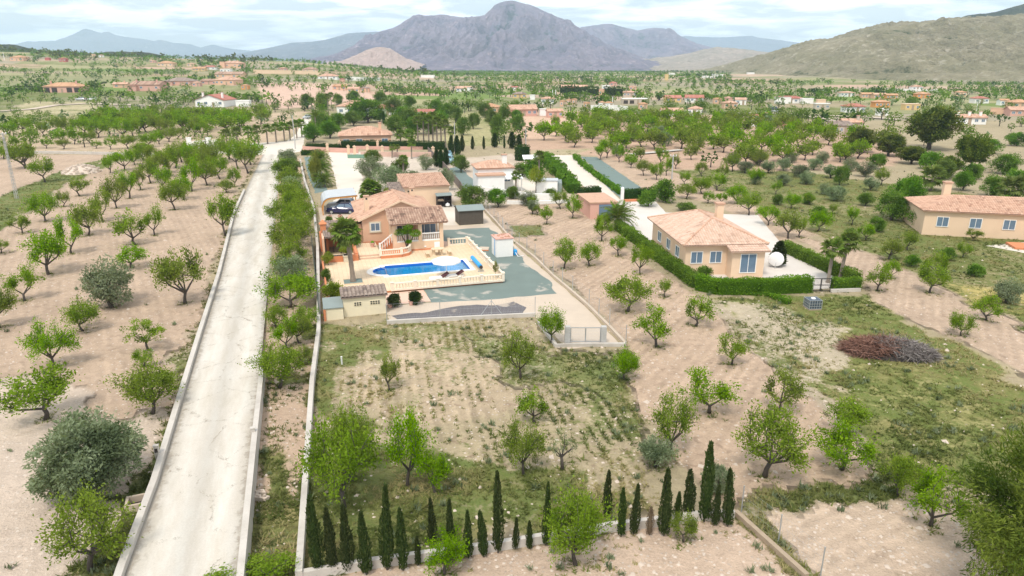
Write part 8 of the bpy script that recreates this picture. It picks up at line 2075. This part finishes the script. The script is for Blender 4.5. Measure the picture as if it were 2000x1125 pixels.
for px, py, h, w, lab, m in ((1813, 292, 84, 104, "huge dark umbrella pine dominating the eastern valley", PINE[0]), (1895, 330, 66, 74, "brownish green pine beside the huge dark umbrella pine", PINE[1]), (1850, 345, 40, 50, "dark ragged pine below the huge umbrella pine", PINE[0]), (1680, 298, 48, 62, "dark green pine in front of the stone farmhouse", PINE[1]), (1735, 305, 42, 60, "grey green pine between the farmhouse pine and the huge pine", PINE[0]), (1780, 320, 34, 60, "low dark pine at the foot of the huge umbrella pine", PINE[1])):
    x, y, H, Wd = px_size(px, py, h, w); plant(m, "pine_tree", x, y, H, Wd, lab, "pine tree", 6.0, 3.2)
x, y = at(2040, 1225, 0); plant(PINEBIG, "pine_tree", x, y, 8.6, 7.6, "big bushy yellow green pine filling the near eastern corner", "pine tree", 6.0, 3.2, 0)
MIDB = [(625,258,40,52,0),(645,270,36,48,1),(662,252,32,42,0),(612,278,38,46,1),(718,240,48,76,0),(690,246,30,42,1),(742,238,24,34,1),(775,264,40,46,1),(798,254,44,52,0),(768,226,36,38,1),(785,241,34,36,0),(812,262,36,44,1),(842,262,40,44,0),(858,250,34,40,1),(905,264,36,34,0),(925,252,32,30,1),(890,240,34,34,0),(972,270,46,36,0),(960,246,34,30,1),(948,230,30,34,0),(984,240,34,34,1),(1012,254,30,36,0),(872,230,30,34,1),(850,222,28,30,0),(800,212,26,30,1),(745,205,26,30,0),(690,200,24,30,1),(1010,238,24,26,1),(630,215,34,36,0),(600,212,30,34,1),(660,205,22,26,0)]
for i, (px, py, h, w, k) in enumerate(sorted(MIDB, key=lambda t: -t[1])):
    x, y, H, Wd = px_size(px, py, h, w); plant(DENSE[k], "broadleaf_tree", x, y, H, Wd, f"leafy broadleaf tree in the green belt behind the hedged villa, {ordinal(i + 1)} from the front", "tree", 4.0, 2.2, group="leafy trees of the green belt")
MIDO = [(1500,338,24,34),(1530,333,24,34),(1562,346,26,36),(1590,332,24,34),(1480,322,22,32),(1622,348,26,36),(1455,338,24,32),(1432,320,22,30),(1660,334,24,32),(1545,318,22,32),(1605,318,22,32),(1575,360,26,36),(1690,345,28,40),(1530,362,24,30),(1235,275,24,36),(1295,285,28,36),(1285,272,26,34),(1205,305,22,26),(1700,372,26,34),(1610,380,22,28)]
for i, (px, py, h, w) in enumerate(sorted(MIDO, key=lambda t: -t[1])):
    x, y, H, Wd = px_size(px, py, h, w, 0); plant(OLV[i % 3], "olive_tree", x, y, H, Wd, f"grey olive tree of the brown grassy slope, {ordinal(i + 1)} from the front", "olive tree", 3.0, 1.7, 0, group="olive trees on the brown slope")
MIDS = [(1690,402,28,36),(1658,470,26,34),(1712,452,30,40),(1600,425,24,30),(1780,520,26,34),(1850,508,28,36),(1905,540,26,34),(1840,350,40,46),(1880,372,40,44),(1935,385,44,54),(1990,375,44,60),(1960,340,40,56),(1900,350,30,40),(1780,380,40,46),(1710,330,30,40),(1650,312,28,38),(1815,330,34,44),(1985,440,26,36),(1930,300,30,50),(1985,285,26,40),(1575,398,22,28),(1520,400,22,28)]
for i, (px, py, h, w) in enumerate(sorted(MIDS, key=lambda t: -t[1])):
    x, y, H, Wd = px_size(px, py, h, w); plant(DENSE[i % 2] if i % 3 else BUSH[i % 2], "wild_shrub", x, y, H, Wd, f"wild green shrub of the eastern slope and thickets, {ordinal(i + 1)} from the front", "shrub", 4.0 if i % 3 else 2.0, 2.2 if i % 3 else 1.2, group="wild shrubs of the eastern slope")
# heaps
def brush_pile():
    x, y = at(1735, 690, 0); o = thing("brush_pile", x, y, 0, R(-12), "large heap of dead branches, rusty brown on one side and grey on the other", "brush pile")
    rng = np.random.default_rng(9)
    for nm, cx, mat, n in (("rusty_branches", -1.35, leaf_mat("rusty_twigs", (.13, .07, .045), (.23, .125, .08), (.34, .20, .135), 0), 5200), ("grey_branches", 1.2, leaf_mat("grey_twigs", (.10, .085, .08), (.19, .165, .155), (.31, .28, .26), 0), 5200)):
        u = rng.uniform(0, 6.28, n); r = rng.uniform(0, 1, n) ** .5
        px_ = cx + np.cos(u) * r * 1.9; py_ = np.sin(u) * r * 1.5
        hh = np.clip(1.0 - (px_ / 3.2) ** 2 - (py_ / 1.8) ** 2, 0, 1) ** .6 * 1.05
        P = np.stack([px_, py_, hh * rng.uniform(.3, 1, n) ** .4], 1)
        V, F = leaf_faces(P, .55, rng, .5, .06, np.stack([rng.normal(size=n), rng.normal(size=n), rng.normal(size=n) * .10 - .1], 1)); b = link(nm, np_mesh(nm, V, F, mat, np.clip(.5 + rng.normal(size=n) * .3, 0, 1)), o); b['kind'] = 'stuff'
    mb = MB(); nn = 20
    for i in range(6):
        for k in range(nn):
            a, b = 2 * math.pi * k / nn, 2 * math.pi * (k + 1) / nn; r0, r1 = i / 6, (i + 1) / 6; f = lambda r, t: (2.9 * r * math.cos(t), 1.5 * r * math.sin(t), .9 * (1 - r * r))
            mb.face([f(r0, a), f(r1, a), f(r1, b), f(r0, b)] if i else [f(0, 0), f(r1, a), f(r1, b)])
    mb.build("heap_core", M_DARK, o)
brush_pile()
def mound(px, py, rx, ry, h, label, n=120):
    x, y = at(px, py, 0); o = thing("rubble_mound", x, y, 0, 0, label, "rubble"); mb = MB(); nn = 18; r_ = random.Random(4)
    for i in range(5):
        for k in range(nn):
            f = lambda r, t: (rx * r * math.cos(t), ry * r * math.sin(t), h * (1 - r * r) * (.85 + .3 * float(vnoise(r * 3 + math.cos(t), math.sin(t) * 2, 3))))
            a, b = 2 * math.pi * k / nn, 2 * math.pi * ((k + 1) % nn) / nn; r0, r1 = i / 5, (i + 1) / 5
            mb.face([f(r0, a), f(r1, a), f(r1, b), f(r0, b)] if i else [f(0, 0), f(r1, a), f(r1, b)])
    mb.build("earth_core", M_ROCK, o); mb = MB()
    for i in range(n):
        t, r = r_.uniform(0, 6.28), r_.random() ** .5; s = r_.uniform(.1, .3); px_, py_ = rx * r * math.cos(t), ry * r * math.sin(t); z0 = h * (1 - r * r)
        mb.box(px_ - s, px_ + s, py_ - s * .7, py_ + s * .7, z0 - s * .4, z0 + s * .6, rot=r_.uniform(0, 3))
    b = mb.build("stones", M_ROCK, o); b['kind'] = 'stuff'
mound(160, 336, 3.4, 3.6, 1.3, "pale stony earth mound at the grassy bank between the fields")

# ------------------------------------------------------------------ what nobody could count: far trees, weeds, stones
def stuff_trees():
    rng = np.random.default_rng(77)
    XY = []
    ca, sa = math.cos(R(20)), math.sin(R(20))
    def cell(x, y):
        wx = x + 14 * (fbm(x / 60, y / 60, 51, 2) - .5); wy = y + 14 * (fbm(x / 60, y / 60, 52, 2) - .5)
        u = (wx * ca + wy * sa) / 75; v = (-wx * sa + wy * ca) / 42; u = u + 0.35 * np.floor(v)
        iu, iv = np.floor(u), np.floor(v)
        return vnoise(iu * 3.0, iv * 3.0, 191), vnoise(iu * 3.0, iv * 3.0, 92)
    # rows in the fields
    for d, y0, y1 in ((7.5, 165, 520), (8.5, 520, 1000), (13, 1000, 2300)):
        gu, gv = np.meshgrid(np.arange(-1900, 1900, d * .78), np.arange(-900, 2500, d * 1.5))
        a = R(14); x = (gu * math.cos(a) - gv * math.sin(a)).ravel(); y = (gu * math.sin(a) + gv * math.cos(a)).ravel()
        m = (y > y0) & (y < y1) & (np.abs(x) < .80 * y + 15); x, y = x[m], y[m]
        c, w = cell(x, y)
        dens = np.where(c < .36, .05, np.where(c < .48, .30, .92)) * np.clip(.25 + 1.5 * fbm(x / 50, y / 50, 33, 3), .2, 1)
        # the near plain east of the orchards is open grassland
        east = (x > .30 * y) & (y < 420); dens = np.where(east, dens * .32, dens)
        k = rng.random(len(x)) < dens
        x = x[k] + rng.normal(size=k.sum()) * d * .09; y = y[k] + rng.normal(size=k.sum()) * d * .09
        XY.append(np.stack([x, y, rng.uniform(2.4, 4.4, len(x))], 1))
    # bushes anywhere, gathering along edges and round houses
    n = 3200; y = np.exp(rng.uniform(math.log(125), math.log(1500), n)); x = rng.uniform(-.8, .8, n) * y
    cl = fbm(x / 22, y / 22, 34, 4); k = cl > np.where(y < 260, .60, .53)
    XY.append(np.stack([x[k], y[k], rng.uniform(1.4, 4.0, k.sum())], 1))
    HS = np.array([(o.location.x, o.location.y) for o in COL.objects if o.parent is None and o.get('category') in ('house', 'barn')])
    hx = []
    for hx_, hy_ in HS:
        if hy_ < 200: continue
        for _ in range(14): hx.append((hx_ + rng.normal() * 15, hy_ + 8 + abs(rng.normal()) * 13, rng.uniform(2.5, 5.5)))
    XY.append(np.array(hx))
    P = np.concatenate(XY)
    # keep clear of yards, lanes, houses and of the trees that stand there singly
    keep = np.ones(len(P), bool)
    for poly in (pxs((-50, 300), (520, 300), (600, 215), (640, 300), (860, 300), (1060, 296), (1140, 300), (1560, 440), (2050, 640), (2600, 900), (2000, 1400), (-900, 1400), (-500, 560)),
                 pxs((560, 300), (575, 262), (612, 222), (622, 222), (610, 300)), pxs((640, 250), (790, 246), (800, 296), (620, 300)), pxs((880, 225), (1000, 222), (990, 245), (960, 290), (870, 292)), pxs((990, 226), (1160, 232), (1100, 262), (1000, 268))):
        keep &= ~inpoly(P[:, 0], P[:, 1], poly)
    pts = np.array([(o.location.x, o.location.y) for o in COL.objects if o.parent is None and o.get('category') and o.location.y > 110])
    hs = np.array([(o.location.x, o.location.y) for o in COL.objects if o.parent is None and o.get('category') in ('house', 'barn')])
    g = {}
    for x, y in pts: g.setdefault((int(x // 4), int(y // 4)), []).append((x, y))
    for i, (x, y, h) in enumerate(P):
        if not keep[i]: continue
        if y < 700:
            ix, iy = int(x // 4), int(y // 4)
            for a in (-1, 0, 1):
                for b in (-1, 0, 1):
                    for qx, qy in g.get((ix + a, iy + b), ()):
                        if (qx - x) ** 2 + (qy - y) ** 2 < 10: keep[i] = False
        d = (hs[:, 0] - x) ** 2 + ((hs[:, 1] + 4 - y)) ** 2
        if (d < 100).any(): keep[i] = False
        # leave the fronts of the houses in view
        f = (np.abs(hs[:, 0] - x * hs[:, 1] / max(y, 1)) < 9) & (hs[:, 1] > y) & (hs[:, 1] - y < 16 + .10 * hs[:, 1])
        if f.any() and y > 150 and rng.random() < .85: keep[i] = False
    P = P[keep]
    # right hill and mountain feet stay bare
    P = P[~((P[:, 1] > 660) & (P[:, 0] > .30 * P[:, 1]))]
    Z = terrain(P[:, 0], P[:, 1]); Z = np.where(P[:, 1] > 240, Z, 0)
    kinds = rng.random(len(P))
    for nm, mat, sel, (lo, hi), lv in (("far_orchard_trees", M_FAR, kinds < .80, (130, 330), 170), ("far_orchard_trees", M_FAR, kinds < .80, (330, 700), 30), ("far_orchard_trees", M_FAR, kinds < .80, (700, 2400), 12), ("far_olive_trees", M_OLV, (kinds >= .80) & (kinds < .90), (130, 2400), 34), ("far_dark_trees", M_DHG, kinds >= .90, (130, 2400), 40)):
        m = sel & (P[:, 1] >= lo) & (P[:, 1] < hi)
        if not m.any(): continue
        q = P[m]; z = Z[m]; n = len(q)
        H = q[:, 2] * (1.15 if 'dark' in nm else 1); Wd = H * rng.uniform(.42, .62, n)
        d = rng.normal(size=(n, lv, 3)); d /= np.linalg.norm(d, axis=2, keepdims=True); r = rng.uniform(.35, 1, (n, lv, 1)) ** .6
        c = d * r * np.stack([Wd, Wd, H * .36], 1)[:, None, :]
        c += rng.normal(size=(n, 1, 3)) * 0
        c[:, :, 2] += (z + H * .60)[:, None]; c[:, :, 0] += q[:, 0][:, None]; c[:, :, 1] += q[:, 1][:, None]
        C = c.reshape(-1, 3); sz = np.repeat(H, lv) * (1.4 / math.sqrt(lv)) 
        V, F = leaf_faces(C, 1.0, rng, .5, .8)
        V = C.repeat(4, 0) + (V - C.repeat(4, 0)) * sz.repeat(4)[:, None]
        tt = np.clip(np.repeat(rng.normal(size=n) * .17 + .5, lv) + rng.normal(size=n * lv) * .15, 0, 1)
        # short trunks
        T = []
        w = .12 * H / 3
        b = np.stack([q[:, 0], q[:, 1], z], 1)
        tv = np.stack([b + np.stack([-w, 0 * w, 0 * w - .3], 1), b + np.stack([w, 0 * w, 0 * w - .3], 1), b + np.stack([w * .7, 0 * w, H * .5], 1), b + np.stack([-w * .7, 0 * w, H * .5], 1)], 1).reshape(-1, 3)
        tv2 = np.stack([b + np.stack([0 * w, -w, 0 * w - .3], 1), b + np.stack([0 * w, w, 0 * w - .3], 1), b + np.stack([0 * w, w * .7, H * .5], 1), b + np.stack([0 * w, -w * .7, H * .5], 1)], 1).reshape(-1, 3)
        o = link(nm, np_mesh(nm, V, F, mat, tt)); o['kind'] = 'stuff'
        if lo < 700:
            tv = np.concatenate([tv, tv2]); o = link("far_tree_trunks", np_mesh("far_tree_trunks", tv, np.arange(len(tv)).reshape(-1, 4), M_BARK)); o['kind'] = 'stuff'
    # dark pines along the western skyline and ridge
    n = 900; x = rng.uniform(-1000, -60, n); y = rng.uniform(760, 900, n); k = (np.abs(x) < .82 * y) & (fbm(x / 60, y / 60, 38, 3) > np.where(x < -420, .40, .55))
    x, y = x[k], y[k]; n = len(x); z = terrain(x, y); H = rng.uniform(3, 8.5, n); lv = 14
    d = rng.normal(size=(n, lv, 3)); d /= np.linalg.norm(d, axis=2, keepdims=True)
    C = d * rng.uniform(.4, 1, (n, lv, 1)) * np.stack([H * .5, H * .5, H * .36], 1)[:, None, :]; C[:, :, 2] += (z + H * .55)[:, None]; C[:, :, 0] += x[:, None]; C[:, :, 1] += y[:, None]
    C = C.reshape(-1, 3); V, F = leaf_faces(C, 1.0, rng, .5, .8); V = C.repeat(4, 0) + (V - C.repeat(4, 0)) * (np.repeat(H, lv) * .36).repeat(4)[:, None]
    o = link("ridge_pines", np_mesh("ridge_pines", V, F, M_PIN, np.clip(.4 + rng.normal(size=len(C)) * .2, 0, 1))); o['kind'] = 'stuff'
stuff_trees()

def tri_tufts(name, P, size, mat, rng, nb=7, spread=.5, tint=None, flat=.6):
    n = len(P); a = rng.uniform(0, 6.283, (n, nb)); el = rng.uniform(.25, 1.25, (n, nb)) * flat + .1
    L_ = size[:, None] * rng.uniform(.6, 1.15, (n, nb)); d = np.stack([np.cos(a) * np.cos(el), np.sin(a) * np.cos(el), np.sin(el)], 2)
    off = rng.normal(size=(n, nb, 3)) * size[:, None, None] * .28; off[:, :, 2] = 0
    b = P[:, None, :] + off; s = np.stack([-np.sin(a), np.cos(a), 0 * a], 2) * (L_ * .13)[:, :, None]
    V = np.stack([b - s, b + s, b + d * L_[:, :, None] + s * .5, ], 2).reshape(-1, 3)
    t = np.repeat(np.clip((tint if tint is not None else .5 + rng.normal(size=n) * .2), 0, 1), nb) + rng.normal(size=n * nb) * .1
    o = link(name, np_mesh(name, V, np.arange(len(V)).reshape(-1, 3), mat, np.clip(t, 0, 1))); o['kind'] = 'stuff'
def weeds_and_stones():
    rng = np.random.default_rng(15)
    n = 420000
    y = 14 + 150 * rng.random(n) ** 1.7; x = rng.uniform(-.86, .86, n) * y + rng.normal(size=n)
    col, weed, fur, ph, sto = zone_eval(x, y)
    keep = np.ones(n, bool)
    YARD = [Ws((-13.4, -20.8), (-12, -20.8), (-12, -18.9), (-8.4, -18.9), (-8.2, -21.4), (2.6, -22.8), (8, -30), (8.2, 2), (9.6, 22), (11, 50), (13.5, 84), (-12.5, 97), (-13.6, 30)), [W(*loc(*p)) for p in ((1061, 303), (1135, 305), (1253, 366), (1300, 400), (1490, 420), (1680, 552), (1640, 566), (1440, 572), (1360, 562), (1205, 445), (1140, 415), (1130, 385))], [(fL(6) - .4, 6), (fR(6) + .4, 6), (fR(165) + .4, 165), (fL(165) - .4, 165)], pxs((930, 376), (1085, 392), (1085, 352), (1000, 330), (930, 345)), pxs((360, 303), (620, 304), (640, 200), (560, 200), (360, 270))]
    for p in YARD: keep &= ~inpoly(x, y, p)
    pn = fbm(x / 2.2, y / 2.2, 61, 4)
    pr = np.clip((weed - .22) * 1.35 + (pn - .5) * 2.2 * np.clip(weed * 2, 0, 1), 0, 1) * np.clip(weed * 2.2, 0, 1)
    k = keep & (rng.random(n) < pr * .60)
    P = np.stack([x[k], y[k], np.zeros(k.sum())], 1); m = len(P)
    size = np.clip(rng.lognormal(-1.85, .40, m), .07, .42) * (.8 + .5 * weed[k])
    big = fbm(P[:, 0] / 5, P[:, 1] / 5, 66, 3)
    rowm = (fur[k] > .55)
    nrm_ = np.array([-math.sin(R(100)), math.cos(R(100))]); dph = (np.round(ph[k] / .62) * .62 - ph[k]) * rowm * .62
    P[:, 0] += nrm_[0] * dph; P[:, 1] += nrm_[1] * dph
    tint = np.clip(.47 + .22 * rowm * (rng.random(m) < .65) + (big - .5) * 2.2 + rng.normal(size=m) * .17, 0, 1)
    tri_tufts("weeds", P, size, M_GRS, rng, 7, tint=tint)
    # sprouts at the feet of the orchard trees
    Q = []
    for o in COL.objects:
        if o.parent is None and o.get('category') in ('almond tree', 'olive tree') and o.location.y < 120:
            c = o.location
            for _ in range(26):
                r = abs(rng.normal()) * .55; a = rng.uniform(0, 6.28); Q.append((c.x + r * math.cos(a), c.y + r * math.sin(a), 0))
    Q = np.array(Q); kq = np.ones(len(Q), bool)
    for p in YARD: kq &= ~inpoly(Q[:, 0], Q[:, 1], p)
    Q = Q[kq]; tri_tufts("weeds_under_trees", Q, rng.uniform(.10, .28, len(Q)), M_GRS, rng, 6)
    # weeds along the foot of the road walls
    m = 1500; yy = 12 + 140 * rng.random(m) ** 1.5; lf = rng.random(m) < .55
    xx = np.where(lf, np.interp(yy, [p[1] for p in RL], [p[0] for p in RL]) - .40 - np.abs(rng.normal(size=m)) * .35, np.interp(yy, [p[1] for p in RR_], [p[0] for p in RR_]) + .42 + np.abs(rng.normal(size=m)) * .35)
    kk = fbm(xx / 1.5, yy / 1.5, 81, 3) > .47
    tri_tufts("verge_weeds", np.stack([xx, yy, 0 * xx], 1)[kk], rng.uniform(.15, .42, kk.sum()), M_GRS, rng, 8)
    # low grey shrubs
    k = keep & (rng.random(n) < .012 * np.clip(weed * 1.6, 0, 1) * (pn > .5)); P = np.stack([x[k], y[k], np.full(k.sum(), .05)], 1)
    tri_tufts("low_shrubs", P, rng.uniform(.16, .36, len(P)), M_OLV, rng, 22, flat=1.1)
    # stones
    n = 60000; y = 14 + 90 * rng.random(n) ** 1.9; x = rng.uniform(-.86, .86, n) * y
    _, _, _, _, sto = zone_eval(x, y)
    keep = rng.random(n) < sto * .24
    for p in YARD: keep &= ~inpoly(x, y, p)
    x, y = x[keep], y[keep]; m = len(x); s = np.clip(rng.lognormal(-2.75, .42, m), .035, .24)
    U = np.array([(1, 0, 0), (0, 1, 0), (-1, 0, 0), (0, -1, 0), (0, 0, .7), (0, 0, -.4)]); T = np.array([(0, 1, 4), (1, 2, 4), (2, 3, 4), (3, 0, 4)])
    V = U[None] * s[:, None, None] * rng.uniform(.6, 1.25, (m, 6, 1)); a = rng.uniform(0, 6.28, m); c_, s_ = np.cos(a)[:, None], np.sin(a)[:, None]
    V = np.stack([V[:, :, 0] * c_ - V[:, :, 1] * s_ + x[:, None], V[:, :, 0] * s_ + V[:, :, 1] * c_ + y[:, None], V[:, :, 2]], 2).reshape(-1, 3)
    F = (np.arange(m)[:, None, None] * 6 + T[None]).reshape(-1, 3)
    o = link("stones", np_mesh("stones", V, F, M_ROCK)); o['kind'] = 'stuff'
weeds_and_stones()
